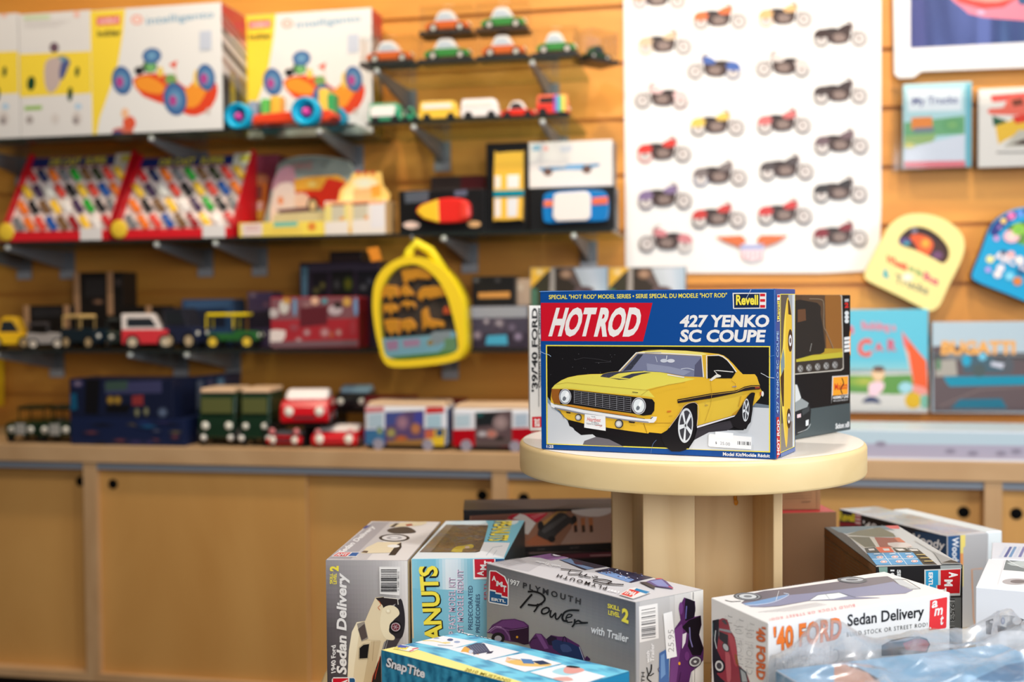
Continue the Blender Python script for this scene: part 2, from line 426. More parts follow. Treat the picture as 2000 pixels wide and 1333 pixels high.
p_ = on_plane(1436, 973, Vector((0, 1.449, 0)), Vector((0, -1, 0))); m = MB(); m.ball((p_.x - DX, 1.4485 - DY, p_.z), .0028, mat((214, 140, 30), .2), .8, .5, 2.0); m.ball((p_.x - DX + .001, 1.4482 - DY, p_.z - .006), .003, mat((226, 150, 30), .2), .9, .5, 1.3); m.build('amber_resin_drip', st)
m = MB(); m.lathe([(0, ZDECK - .035), (.466, ZDECK - .035), (.47, ZDECK - .031), (.47, ZDECK - .004), (.466, ZDECK), (0, ZDECK)], MAPLE, 96); m.build('lower_deck', st)
m = MB(); m.lathe([(0, 0), (.36, 0), (.36, ZDECK - .035), (0, ZDECK - .035)], MAPLEV, 64); m.build('drum_base', st)

# ================================================================== MODEL KIT BOXES ON THE STAND
def xy(u, v, z): p = on_z(u, v, z); return Vector((p.x, p.y, 0))
class Kit:
    def __init__(s, name, label, corners, zb, zts, cols, group=None, cat='model kit box', bevel=.0009, part='carton'):
        """corners: ground-plane FL, FR, BR, BL; zts: the four top heights"""
        s.c = corners; s.zb = zb; s.zt = zts if isinstance(zts, (list, tuple)) else [zts] * 4
        ctr = sum(corners, Vector()) / 4
        d = (corners[1] - corners[0]); rz = math.atan2(d.y, d.x)
        s.root = thing(name, label, cat, (ctr.x, ctr.y, zb), rz, group)
        m = MB(); m.hexa([Vector((p.x, p.y, zb)) for p in corners] + [Vector((p.x, p.y, z)) for p, z in zip(corners, s.zt)], cols)
        s.body = m.build(part, s.root, local=s.root.matrix_basis.inverted(), bevel=bevel)
    def art(s, side):
        i, j = {'front': (0, 1), 'right': (1, 2), 'left': (3, 0)}.get(side, (0, 1))
        if side == 'top':
            P = [Vector((p.x, p.y, z)) for p, z in zip(s.c, s.zt)]; N = (P[1] - P[0]).cross(P[3] - P[0])
            return Art(P[0], N, s.root, bounds=P)
        d = s.c[j] - s.c[i]; N = Vector((d.y, -d.x, 0)); P = Vector((s.c[i].x, s.c[i].y, s.zb)); V3 = lambda k, z: Vector((s.c[k].x, s.c[k].y, z))
        return Art(P, N, s.root, bounds=[V3(i, s.zb), V3(j, s.zb), V3(j, s.zt[j]), V3(i, s.zt[i])])
def kit_top(name, label, px, cols, zt=None, zb=None, third='BR', **k):
    zt = ZTOPB if zt is None else zt; zb = ZDECK + .0005 if zb is None else zb
    A, B, C = [xy(u, v, zt) for u, v in px]           # FL, FR, BR | FL, FR, BL
    c = [A, B, C, A + C - B] if third == 'BR' else [A, B, B + C - A, C]
    return Kit(name, label, c, zb, zt, cols, **k)
WHT = (232, 228, 224); BLK = (20, 18, 20); YEL = (240, 222, 74); RED = (200, 14, 38); NAVY = (14, 36, 74)

# ---------------- the blue box with the yellow coupe
BL_, BR_, BS_ = xy(1057, 878.5, ZDISK), xy(1515, 899, ZDISK), xy(1553.6, 882.6, ZDISK)
def ztop(u, v, a, b):
    d = b - a; p = on_plane(u, v, Vector((a.x, a.y, 0)), Vector((d.y, -d.x, 0))); return p.z
z0_, z1_ = ztop(1055, 568.5, BL_, BR_), ztop(1514, 564.2, BL_, BR_); z2_ = ztop(1553.8, 565, BR_, BS_)
BLUE = (6, 70, 142)
K = Kit('model_kit_box', 'blue model kit box with a yellow coupe on its front, standing on the round top', [BL_, BR_, BS_, BL_ + BS_ - BR_], ZDISK + .0006, [z0_, z1_, z2_, z0_ + z2_ - z1_],
        {'all': BLUE, 'top': (70, 120, 180), 'bottom': (120, 92, 64), 'back': (120, 92, 64)}, bevel=.0011)
K1, K2, K3, K4 = crop(1020, 550, 6.25), crop(1260, 550, 6.25), crop(1020, 700, 6.25), crop(1260, 700, 6.25)
a = K.art('front')
a.to('series_lettering')
a.tx('SPECIAL "HOT ROD" MODEL SERIES \u2022 SERIE SPECIAL DU MODELE "HOT ROD"', [(1072, 576.2), (1420, 572.2), (1420, 581.4), (1072, 584.8)], YEL, .018)
a.to('headline_lettering')
a.pg(K1(228, 262, 1590, 262, 1475, 733, 232, 727), RED)
a.tx('HOT', K1(418, 318, 918, 316, 832, 676, 318, 676), WHT, .045)
a.tx('ROD', K1(960, 316, 1484, 314, 1400, 680, 872, 680), WHT, .045)
a.to('model_name_lettering')
a.tx('427 YENKO', K2(440, 410, 1524, 406, 1510, 563, 414, 563), WHT, .04)
a.tx('SC COUPE', K2(440, 586, 1478, 590, 1456, 746, 418, 743), WHT, .04)
a.to('scale_lettering')
a.tx('1:25', K3(297, 1060, 382, 1062, 382, 1098, 297, 1095), WHT, .03)
a.to('footer_lettering')
a.tx('Model Kit/Mod\u00e8le R\u00e9duit', K4(950, 1148, 1525, 1173, 1522, 1214, 950, 1192), WHT, .025)
a.to('maker_badge')
a.pg(K2(1068, 140, 1480, 138, 1477, 332, 1075, 336), WHT); a.pg(K2(1082, 153, 1398, 151, 1396, 320, 1087, 324), NAVY)
for y in (150, 216, 288): a.pg(K2(1404, y, 1466, y, 1465, y + 33, 1404, y + 33), (205, 30, 44))
a.tx('Revell', K2(1118, 172, 1388, 172, 1388, 296, 1118, 298), BLK, .05); a.tx('Revell', K2(1110, 164, 1380, 164, 1380, 288, 1110, 290), YEL, .035)
# ---- the printed picture
a.to('car_picture')
a.pg(K1(290, 776) + K2(1527, 790) + K4(1527, 1152) + K3(298, 1051), YEL)
a.pg(K1(304, 790) + K2(1514, 803) + K4(1514, 1139) + K3(312, 1040), (19, 17, 20))
GF = (204, 207, 211)
a.pg(K3(310, 470, 342, 520, 470, 640, 560, 760, 640, 880, 600, 800, 312, 700), (128, 146, 164))
a.pg(K3(311, 540, 345, 580, 480, 690, 560, 770, 640, 880, 720, 940, 860, 930, 900, 960, 760, 1010, 740, 1058, 312, 1040), GF)
a.pg(K3(760, 1010, 900, 960, 1060, 990, 1240, 1080, 742, 1058), (104, 100, 106))
a.pg(K4(1320, 545, 1514, 575, 1514, 640, 1310, 620), (110, 122, 134))
a.pg(K4(530, 1110, 620, 970, 760, 905, 1000, 880, 1200, 880, 1290, 780, 1318, 600, 1514, 610, 1514, 1138), GF)
a.pg(K4(600, 1000, 640, 860, 900, 790, 1050, 760, 1100, 830, 1000, 885, 780, 905), (58, 54, 60))
BODY = (226, 180, 50); HOOD = (226, 212, 88)
a.pg(K3(555, 765, 580, 830, 620, 850, 700, 925, 760, 935, 860, 918, 900, 905, 1050, 930, 1280, 990, 1540, 1040, 1720, 1060, 1800, 900, 1500, 850, 900, 760), (22, 18, 21))
body = K3(350, 480, 360, 400, 385, 345, 420, 310, 480, 270, 560, 235, 680, 210, 830, 195, 985, 192, 1060, 172, 1180, 160) + K1(1395, 868, 1480, 850, 1700, 840) + \
    K2(0, 838, 200, 835, 500, 846, 700, 865, 900, 886, 960, 905, 1020, 950, 1080, 1010, 1140, 1080, 1195, 1134, 1340, 1134, 1366, 1165, 1392, 1245) + \
    K4(1398, 320, 1412, 380, 1428, 400, 1424, 440, 1400, 490, 1310, 590, 1345, 430, 1330, 415, 1290, 422, 1240, 480, 1200, 540, 1150, 620, 1110, 690, 1110, 702, 640, 850, 640, 830, 652, 700, 662, 620, 650, 560, 610, 535, 540, 550, 470, 600, 430, 680, 380, 760, 330, 800, 270, 880, 200, 920, 50, 905) + \
    K3(1540, 920, 1280, 885, 1050, 850, 760, 800, 560, 750, 520, 720, 460, 640, 350, 590)
a.pg(body, BODY)
a.pg(K4(640, 560, 800, 500, 1100, 420, 1200, 410, 1150, 610, 1110, 690, 640, 842), (222, 186, 62))
a.pg(K3(360, 372, 400, 325, 480, 272, 560, 238, 680, 212, 830, 198, 985, 195, 1060, 172, 1180, 162, 1570, 152, 1750, 182, 1980, 240) + K4(480, 238, 620, 252, 400, 308, 150, 350, 10, 385) + K3(1540, 388, 1620, 480, 1480, 462, 1000, 422, 600, 372), HOOD)
a.pg(K1(1410, 866, 1480, 851, 1700, 841) + K2(0, 839, 200, 836, 500, 848, 700, 868, 770, 892, 690, 902, 300, 880, 0, 868) + K1(1700, 868), (232, 216, 116))
a.pg(K3(985, 196, 1060, 174, 1180, 163, 1500, 152, 1420, 178, 1180, 205, 1110, 218, 1060, 240, 955, 226), (60, 60, 76))
a.pg(K3(1112, 214, 1180, 186, 1340, 168, 1580, 155, 1500, 168, 1330, 190, 1210, 232, 1150, 232), HOOD)
a.pg(K3(1205, 236, 1340, 190, 1500, 172, 1580, 174, 1460, 196, 1370, 222, 1312, 248), (60, 60, 76)); a.pg(K3(1060, 240, 1180, 250, 1310, 262, 1180, 262), (52, 50, 62))
WSH = (116, 120, 146)
a.pg(K1(1205, 1098, 1405, 882, 1700, 880) + K2(0, 882, 300, 893, 690, 915, 708, 1168, 480, 1160, 270, 1120, 190, 1108, 30, 1100) + K1(1480, 1092), WSH)
a.pg(K1(1230, 1096, 1415, 890, 1480, 890, 1330, 1080), (52, 54, 66)); a.pg(K2(600, 1160, 610, 1020, 692, 925, 706, 1166), (84, 84, 108))
a.pg(K2(20, 1000, 300, 1040, 560, 1100, 470, 1150, 270, 1112, 30, 1090), (140, 145, 168))
a.ell(*K2(232, 968)[0], 7, 3.6, (196, 200, 210)); a.ell(*K2(318, 970)[0], 7.4, 3.6, (206, 208, 216)); a.ln(K2(268, 905, 262, 950), 1.6, (210, 212, 218)); a.ln(K2(130, 915, 150, 985), 1, (200, 204, 214)); a.ln(K2(440, 1070, 520, 1060, 600, 1082), 1.4, (190, 194, 208), 4)
TRIM = (228, 226, 220)
a.ln(K1(1182, 1100, 1395, 872, 1700, 868) + K2(0, 870, 300, 881, 692, 905, 716, 1170), 2.2, TRIM)
a.pg(K2(275, 1130, 480, 1165, 480, 1178, 275, 1145), TRIM)
a.pg(K2(765, 912, 900, 908, 945, 925, 1000, 965, 1060, 1035, 1112, 1105, 1100, 1125, 1060, 1184, 765, 1184), (16, 15, 17))
a.ln(K2(758, 1186, 752, 906, 900, 901, 950, 917, 1006, 960, 1066, 1034, 1116, 1106), 2.0, TRIM); a.ln(K2(726, 905, 740, 1172), 1.6, (208, 176, 70))
a.ln(K2(880, 1130, 845, 1090, 890, 1088, 1080, 1106), 1.6, TRIM); a.pg(K2(785, 1205, 850, 1150, 885, 1130, 930, 1150, 925, 1166, 870, 1176, 812, 1216), (226, 222, 210))
# grille, lamps, bumper
a.pg(K3(362, 376, 480, 378, 620, 386, 1000, 430, 1360, 470, 1590, 500, 1620, 540, 1615, 640, 1580, 690, 1480, 702, 1350, 674, 910, 615, 600, 566, 470, 562, 390, 545, 362, 470), (24, 21, 24))
a.pg(K3(362, 376, 470, 378, 450, 440, 470, 562, 390, 545, 362, 470), (150, 88, 30)); a.pg(K3(560, 566, 910, 620, 1300, 688, 1400, 708, 1400, 720, 900, 642, 540, 580), (212, 136, 44))
for i in range(8):
    f = i / 7; a.ln(K3(632, 398 + f * 146, 1335, 484 + f * 172), 0.55, (158, 158, 164))
for i in range(9):
    f = i / 8; a.ln(K3(640 + f * 690, 400 + f * 84, 640 + f * 690, 545 + f * 112), 0.6 if i != 3 else 1.0, (150, 150, 156))
for cx, cy, rx, ry in ((530, 468, 74, 94), (1428, 582, 86, 104)):
    p = K3(cx, cy)[0]; k = 1 / 6.25
    a.ell(*p, rx * k, ry * k, (196, 196, 202)); a.ell(*p, rx * k * .88, ry * k * .9, (70, 68, 74)); a.ell(*p, rx * k * .8, ry * k * .82, (226, 232, 234)); a.ell(p[0] - 1.6, p[1] + 4, 3.4, 4.6, (110, 116, 122), .4); a.ell(p[0] + 3, p[1] - 4, 3.0, 6, (246, 248, 248), .3)
a.pg(K3(350, 538, 400, 560, 560, 590, 760, 630, 1050, 675, 1300, 712, 1500, 742, 1572, 742, 1586, 712, 1650, 714, 1640, 756, 1612, 786, 1560, 792, 1300, 764, 1050, 728, 760, 688, 540, 642, 400, 612, 358, 590), (232, 232, 232))
a.pg(K3(400, 596, 560, 626, 760, 670, 1050, 712, 1300, 748, 1540, 772, 1560, 790, 1300, 764, 1050, 728, 760, 688, 540, 642, 400, 612), (142, 142, 148)); a.ln(K3(390, 558, 560, 588, 760, 628, 1050, 673, 1300, 710, 1500, 740), 1, (60, 56, 58)); a.ln(K3(1572, 742, 1600, 715), 1.4, (40, 38, 40))
for cx, cy, r in ((693, 722, 40), (1188, 800, 52)): p = K3(cx, cy)[0]; a.ell(*p, r / 6.25, r / 5.9, (58, 54, 52)); a.ell(p[0] - .6, p[1] + .3, r / 8.2, r / 7.9, (176, 176, 176)); a.ell(p[0] - 1, p[1], r / 13, r / 12, (216, 216, 214))
a.pg(K3(540, 650, 600, 662, 596, 674, 552, 668), (44, 38, 36)); a.pg(K3(1305, 765, 1390, 778, 1375, 792, 1315, 786), (44, 38, 36)); a.ln(K3(470, 640, 520, 735), .7, (150, 112, 30)); a.ln(K3(1488, 790, 1530, 915), .8, (120, 84, 24)); a.ln(K3(1560, 790, 1820, 790), .8, (150, 108, 34))
a.pg(K3(770, 680, 1022, 708, 1026, 886, 764, 846), (236, 236, 236)); a.tx('Heartbeat', K3(806, 716, 968, 734, 962, 778, 796, 768), (206, 70, 56), .01); a.tx('THE', K3(850, 706, 900, 711, 898, 722, 848, 718), (60, 60, 64), .01); a.tx('OF AMERICA', K3(850, 772, 945, 788, 944, 802, 848, 788), (50, 50, 54), .01); a.tx("TODAY'S CHEVROLET", K3(790, 786, 986, 814, 984, 830, 788, 804), (70, 66, 70), .01); a.ln(K3(900, 822, 960, 818, 982, 828, 950, 838), .7, (206, 90, 70), 3)
# side: stripe, wheels, details
a.pg(K4(400, 503, 800, 430, 1100, 394, 1150, 380, 1220, 346, 1300, 329, 1400, 328, 1412, 352, 1410, 378, 1300, 386, 1200, 402, 1100, 430, 800, 490, 404, 549), (36, 26, 30)); a.ln(K4(406, 518, 800, 446, 1120, 406, 1220, 362, 1300, 344, 1400, 342), .8, (216, 172, 70)); a.pg(K4(1345, 350, 1405, 345, 1405, 368, 1350, 372), (150, 60, 40))
a.pg(K4(640, 828, 1112, 692, 1112, 706, 640, 852), (226, 222, 226)); a.ln(K4(640, 826, 1112, 690), .8, (60, 50, 50)); a.pg(K4(1060, 690, 1160, 610, 1112, 692), (190, 140, 40))
a.pg(K4(620, 560, 642, 700, 628, 830, 602, 950, 560, 1052, 500, 1120, 430, 1139, 330, 1136, 258, 1080, 214, 1000, 205, 930, 270, 888, 330, 802, 390, 730, 430, 660, 480, 592, 545, 556, 600, 546), (24, 21, 24))
a.pg(K4(1205, 545, 1260, 460, 1310, 418, 1342, 432, 1316, 600, 1292, 750, 1240, 862, 1160, 868, 1080, 832, 1050, 760, 1112, 690, 1160, 612), (26, 22, 25))
def rim(cu, cv, rx, ry, rot, n=5):
    a.ell(cu, cv, rx, ry, (206, 210, 214), rot); a.ell(cu + rx * .03, cv, rx * .82, ry * .87, (60, 60, 66), rot)
    for i in range(n):
        t = 2 * math.pi * i / n + .5; c, s_ = math.cos(t), math.sin(t); q = lambda r, dt: (cu + math.cos(t + dt) * rx * r, cv + math.sin(t + dt) * ry * r)
        a.pg([q(.2, -.5), q(.9, -.16), q(.9, .16), q(.2, .5)], (222, 226, 230))
    a.ell(cu, cv, rx * .24, ry * .2, (200, 204, 208), rot); a.ell(cu, cv, rx * .1, ry * .09, (60, 60, 64), rot)
rim(*K4(500, 820)[0], 14.6, 34, .06); rim(*K4(1236, 632)[0], 6.6, 22.5, .06)
a.ln(K4(300, 850, 430, 672, 480, 590, 545, 550, 612, 540, 652, 575, 660, 640, 646, 760, 640, 828), 1.0, (208, 180, 160), 3); a.ln(K4(1112, 690, 1200, 552, 1250, 470, 1300, 420, 1340, 420), .8, (150, 110, 40), 3)
a.pg(K4(276, 640, 326, 636, 326, 656, 278, 662), (206, 120, 40)); a.pg(K4(1070, 342, 1122, 336, 1124, 350, 1075, 354), (150, 140, 150)); a.ell(*K4(1440, 434)[0], 2.4, 5.2, (226, 222, 220)); a.pg(K4(1408, 420, 1420, 400, 1424, 440, 1410, 460), (190, 60, 40))
a.ln(K4(1060, 270, 1110, 310, 1105, 395), .6, (150, 112, 40)); a.ln(K4(805, 262, 822, 430, 810, 560, 740, 770), .6, (176, 136, 46)); a.ln(K4(1180, 460, 1150, 590), 1.6, (196, 146, 40)); a.ln(K3(420, 318, 560, 296, 1000, 340, 1540, 390), .6, (160, 130, 50)); a.ln(K3(1460, 450, 1540, 392, 1800, 320, 2000, 290), .6, (170, 136, 50)); a.tx('Camaro', K4(735, 545, 775, 560, 778, 580, 735, 585), (130, 110, 90), 0); a.pg(K3(1350, 408, 1425, 416, 1420, 424, 1356, 416), (50, 46, 44))
for q in (K1(650, 960, 760, 930, 940, 950, 1090, 980), K1(900, 990, 1100, 985)): a.ln(q, .5, (70, 68, 72))
R2 = random.Random(3)
for i in range(26): a.ell(1075 + R2.random() * 190, 690 + R2.random() * 50, .45, .4, (150, 150, 156), n=6)
a.to('price_sticker')
a.pg(K4(800, 920, 868, 926, 866, 893, 1085, 912, 1082, 938, 1308, 960, 1303, 1110, 796, 1076, 780, 1060, 784, 935), (240, 240, 240)); a.pg(K4(866, 894, 1084, 913, 1080, 980, 866, 965), (247, 247, 247))
a.tx('$', K4(866, 1015, 886, 1017, 886, 1048, 866, 1046), (60, 60, 62), .01); a.tx('25.00', K4(925, 1015, 1045, 1028, 1045, 1066, 925, 1052), (140, 140, 144), 0)
x = 1138
while x < 1300: w_ = R2.choice((4, 6, 10)); a.pg(K4(x, 1010 + (x - 1138) * .06, x + w_, 1010 + (x - 1138) * .06, x + w_, 1052 + (x - 1138) * .06, x, 1052 + (x - 1138) * .06), (40, 40, 42)); x += w_ + R2.choice((5, 8, 12))
a.to('worn_edge')
LB = (120, 166, 216)
a.ln([(1056, 570), (1180, 567), (1340, 565), (1512, 565)], 1.1, LB); a.ln([(1514, 567), (1515, 700), (1515.4, 897)], 1.6, (96, 150, 210)); a.ln([(1060, 878), (1120, 881.5)], .8, LB)
a.to('car_picture')
a.ln(K4(1420, 180, 1470, 205, 1520, 232, 1600, 240), 1.0, (210, 214, 220), 3); a.ln(K4(80, 1185, 90, 1110, 110, 1040, 150, 995), .7, (90, 120, 160), 3); a.ln(K1(225, 850, 290, 880, 340, 895, 365, 915), .9, (160, 190, 220), 3); a.ln(K2(1310, 85, 1240, 215), .8, (190, 205, 225)); a.ln(K2(1525, 915, 1590, 900), .7, (90, 140, 200))
a.done()
# ---- its narrow right side
a = K.art('right'); KS = crop(1500, 550, 3.81)
a.to('side_artwork')
a.pg(KS(90, 93, 201, 93, 197, 1232, 90, 1280), YEL); a.pg(KS(94, 98, 198, 98, 194, 1226, 94, 1272), (70, 74, 72)); a.pg(KS(150, 98, 198, 98, 194, 1226, 160, 1243), (150, 160, 166)); a.pg(KS(180, 98, 198, 98, 194, 1226, 182, 1234), (196, 206, 214)); a.pg(KS(94, 1060, 180, 1040, 182, 1234, 94, 1272), (120, 116, 112))
a.pg(KS(140, 128, 158, 150, 176, 280, 174, 520, 168, 900, 152, 1000, 142, 1205, 128, 1212, 106, 980, 84, 720, 88, 590, 108, 490, 118, 300), (222, 184, 56), 3); a.pg(KS(140, 130, 130, 300, 128, 520, 120, 900, 128, 1190, 106, 980, 86, 720, 92, 590, 110, 490, 120, 300), (234, 210, 84), 3)
a.pg(KS(146, 130, 158, 150, 172, 250, 150, 245), BLK); a.pg(KS(92, 600, 112, 498, 120, 560, 122, 640, 98, 700), (110, 140, 150)); a.pg(KS(90, 715, 118, 650, 116, 930, 106, 930, 96, 830), (22, 20, 22))
for cy, rx, ry in ((440, 17, 84), (1020, 15, 74)): p = KS(164 if cy < 500 else 153, cy)[0]; a.ell(*p, rx / 3.81, ry / 3.81, BLK); a.ell(p[0], p[1], rx / 6, ry / 7.4, (220, 220, 222)); a.ell(p[0], p[1], rx / 11, ry / 16, (60, 60, 64))
a.to('side_lettering')
def up(txt, xl, xr, yb, yt, c, bold=.03, KK=KS, d=0, sp=1.0): a.tx(txt, KK(xl, yb, xl, yt, xr, yt - d, xr, yb - d), c, bold, sp)
def dn(txt, xl, xr, yt, yb, c, bold=.03, KK=KS, d=0, sp=1.0): a.tx(txt, KK(xr, yt + d, xr, yb + d, xl, yb, xl, yt), c, bold, sp)
a.pg(KS(60, 1012, 78, 1008, 90, 1282, 62, 1325), RED); up('HOT ROD', 64, 84, 1290, 1030, WHT, .03); up('427 YENKO SC COUPE', 60, 76, 985, 370, (150, 190, 226), .02)
a.pg(KS(64, 98, 86, 96, 84, 296, 64, 300), WHT); a.pg(KS(66, 140, 84, 139, 82, 290, 66, 294), NAVY); up('Revell', 67, 82, 282, 146, YEL, .03); a.pg(KS(66, 102, 84, 101, 84, 118, 66, 119), (206, 40, 60))
a.to('side_base_band'); a.pg(KS(90, 1282, 197, 1234, 202, 1268, 90, 1322), (88, 112, 164))
a.done()

# ---------------- white box behind it, showing a narrow strip on the left
A = xy(1035, 843, ZDISK); ang = math.radians(1.0); ex, ey = Vector((math.cos(ang), math.sin(ang), 0)), Vector((-math.sin(ang), math.cos(ang), 0))
zt = on_plane(1033, 597.5, Vector((A.x, A.y, 0)), ey).z
K = Kit('model_kit_box', 'white model kit box with black upright lettering, standing behind the blue box', [A, A + ex * .1, A + ex * .1 + ey * .05, A + ey * .05], ZDISK + .0006, zt, {'all': (230, 227, 222), 'back': (120, 92, 64)})
a = K.art('front'); KL = crop(1020, 550, 6.25); KM = crop(1020, 700, 6.25)
a.to('spine_lettering')
a.tx("'39/'40 FORD", [(1038.2, 766), (1038.2, 602), (1050.2, 602), (1050.2, 766)], (22, 21, 22), .035); a.ln([(1052.4, 795), (1051.8, 602)], 1.2, (28, 27, 28)); up('Custom and/or Custom', 190, 226, 1300, 330, (30, 29, 30), .03, KL)
a.to('maker_badge'); a.pg(KM(120, 716, 330, 710, 330, 842, 122, 848), (206, 30, 44)); up('amt', 135, 215, 835, 740, WHT, .03, KM); a.done()

# ---------------- black window box on the right of the round top
A, B = xy(1554, 859.5, ZDISK), xy(1661, 840.5, ZDISK); d = (B - A).normalized(); A = B - d * .196; nn = Vector((-d.y, d.x, 0)) * .085
zt = ztop(1659, 576.5, A, B)
K = Kit('model_kit_box', 'black window box with a dark car inside, standing right of the blue box', [A, B, B + nn, A + nn], ZDISK + .0006, zt, {'all': (22, 21, 23), 'top': (196, 190, 184)})
a = K.art('front'); KX = crop(1500, 550, 3.81)
a.to('printed_front')
a.pg(KX(-400, 1030, 300, 950, 614, 905, 616, 1104, 200, 1180, -400, 1300), (72, 82, 84))
a.pg(KX(100, 740, 212, 752, 240, 800, 250, 870, 306, 905, 320, 960, 312, 1060, 280, 1110, 205, 1150, 60, 1160), (34, 36, 38)); a.pg(KX(150, 760, 216, 770, 246, 868, 206, 915, 150, 920), (206, 208, 206)); a.pg(KX(150, 930, 250, 872, 302, 905, 292, 935, 205, 968, 150, 980), (142, 148, 148)); a.pg(KX(216, 992, 244, 984, 244, 1010, 216, 1018), (226, 196, 200)); a.pg(KX(280, 1036, 302, 1028, 300, 1070, 280, 1078), (214, 216, 216)); a.ln(KX(220, 1128, 290, 1100, 316, 1060), .8, (190, 194, 194), 3); a.pg(KX(250, 960, 304, 930, 308, 965, 256, 1000), (60, 64, 66))
a.to('maker_badge')
a.pg(KX(476, 706, 598, 698, 598, 905, 470, 912), (206, 200, 196)); a.pg(KX(484, 714, 594, 706, 592, 838, 480, 852), (240, 158, 44)); a.tx('Maisto', KX(494, 760, 590, 748, 590, 800, 494, 812), (206, 60, 34), .02); a.ln(KX(548, 720, 560, 760, 540, 800, 552, 840), 1.8, BLK, 4); a.pg(KX(476, 850, 598, 842, 598, 905, 470, 912), (24, 23, 24)); a.tx('ASSEMBLY LINE', KX(480, 856, 596, 846, 596, 866, 480, 876), WHT, .03); a.tx('METAL BODY MODEL KIT', KX(484, 884, 594, 874, 594, 886, 484, 896), (190, 188, 186), .02)
a.to('model_name_lettering'); a.tx('Scion xB', KX(500, 1058, 604, 1042, 604, 1084, 500, 1100), (222, 222, 220), .045)
a.to('edge_lettering')
a.pg(KX(566, 130, 598, 128, 600, 310, 590, 320, 570, 320), (40, 40, 42)); a.tx('2', KX(568, 158, 598, 156, 598, 196, 568, 198), (210, 40, 36), .05); a.pg(KX(568, 132, 598, 130, 598, 150, 568, 152), (180, 180, 182))
for y in (236, 266, 296): a.ell(*KX(583, y)[0], 4.2, 4.2, (214, 216, 216))
a.pg(KX(606, 370, 612, 360, 612, 556, 606, 540, 596, 470), (240, 150, 50)); [a.pg(KX(564, y, 606, y - 6, 606, y + 16, 564, y + 22), (226, 224, 222)) for y in (416, 446, 476, 506)]
a.to('window_cutout')
a.pg(KX(-380, 96, 530, 90, 548, 108, 560, 650, 540, 664, 200, 694, -380, 760), (196, 188, 176)); a.pg(KX(-376, 102, 524, 98, 540, 112, 552, 644, 534, 656, 200, 686, -376, 750), (96, 66, 42)); a.pg(KX(400, 100, 524, 98, 540, 112, 550, 540, 420, 560), (176, 112, 40)); a.pg(KX(250, 100, 420, 100, 430, 560, 240, 570), (104, 74, 48))
a.pg(KX(206, 565, 320, 548, 552, 520, 552, 565, 206, 600), (232, 216, 60)); a.pg(KX(320, 545, 420, 500, 550, 500, 552, 525, 320, 552), (216, 176, 40)); a.pg(KX(206, 600, 552, 566, 552, 644, 534, 656, 200, 686), (58, 48, 42))
for i in range(5): p = KX(236 + i * 64, 650 - i * 7)[0]; a.ell(p[0], p[1] + 0, 5.6, 7.2, (150, 148, 146)); a.ell(p[0] - 1, p[1], 3.6, 4.6, (210, 208, 206)); a.ln([(p[0] - 3, p[1] - 4), (p[0] + 3, p[1] + 4)], 1.2, (80, 76, 74)); a.ln([(p[0] + 3, p[1] - 5), (p[0] - 3, p[1] + 4)], 1.0, (84, 80, 78))
a.to('car_inside_window')
a.pg(KX(100, 170, 360, 160, 385, 240, 412, 420, 412, 525, 330, 545, 100, 560), (34, 26, 22), 2); a.pg(KX(214, 210, 272, 205, 276, 290, 214, 305), (120, 76, 44)); a.ln(KX(300, 130, 390, 135, 408, 180, 408, 330, 430, 380, 480, 500), 1.3, (170, 148, 122), 3); a.ln(KX(318, 460, 305, 520), .8, (200, 196, 190))
a.to('window_film'); a.pg(KX(-376, 102, 524, 98, 540, 112, 552, 644, 534, 656, 200, 686, -376, 750), clear('window_film', (.97, .96, .94), .03, .08, .15, 14)); a.done()

# ================================================================== BOXES ON THE LOWER DECK
GREY = (158, 153, 152)
# ---------------- grey delivery-car box at far left
K = kit_top('model_kit_box', 'grey model kit box at far left of the lower deck, cream car on its end', [(636, 1094), (796, 1095.8), (861, 1019.7)], {'all': (150, 145, 146), 'top': (226, 220, 216), 'right': (196, 170, 130), 'back': (120, 92, 64)})
KA = crop(600, 980, 3.775)
a = K.art('front'); a.to('end_artwork')
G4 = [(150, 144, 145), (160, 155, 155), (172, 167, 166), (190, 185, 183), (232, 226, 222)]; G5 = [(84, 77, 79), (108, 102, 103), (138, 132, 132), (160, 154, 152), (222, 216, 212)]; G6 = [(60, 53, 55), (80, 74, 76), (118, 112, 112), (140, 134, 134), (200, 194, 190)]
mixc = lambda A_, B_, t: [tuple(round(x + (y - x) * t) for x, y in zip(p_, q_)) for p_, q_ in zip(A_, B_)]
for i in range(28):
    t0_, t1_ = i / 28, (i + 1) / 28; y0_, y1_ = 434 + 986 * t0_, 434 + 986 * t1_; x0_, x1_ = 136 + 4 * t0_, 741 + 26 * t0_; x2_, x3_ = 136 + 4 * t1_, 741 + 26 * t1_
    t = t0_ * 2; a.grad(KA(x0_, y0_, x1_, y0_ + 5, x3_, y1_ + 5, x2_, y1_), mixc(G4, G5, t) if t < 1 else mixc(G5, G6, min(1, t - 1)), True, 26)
a.to('car_picture')
a.pg(KA(640, 780, 690, 715, 716, 800, 722, 890, 714, 960, 692, 1010, 640, 1022, 600, 960, 590, 900, 630, 870), (44, 40, 44), 3); a.pg(KA(600, 1010, 690, 1010, 640, 1100, 560, 1180), (70, 62, 66))
a.pg(KA(503, 708, 560, 702, 600, 770, 560, 900, 600, 1010, 566, 1040, 545, 1120, 510, 1260, 470, 1420, 292, 1420, 308, 1100, 330, 962, 366, 890, 428, 880, 470, 780), (226, 208, 172)); a.pg(KA(308, 1100, 330, 962, 366, 890, 400, 886, 380, 1000, 350, 1200, 330, 1420, 292, 1420), (240, 226, 194)); a.pg(KA(470, 1030, 545, 1030, 500, 1240, 440, 1420, 400, 1420), (206, 184, 146))
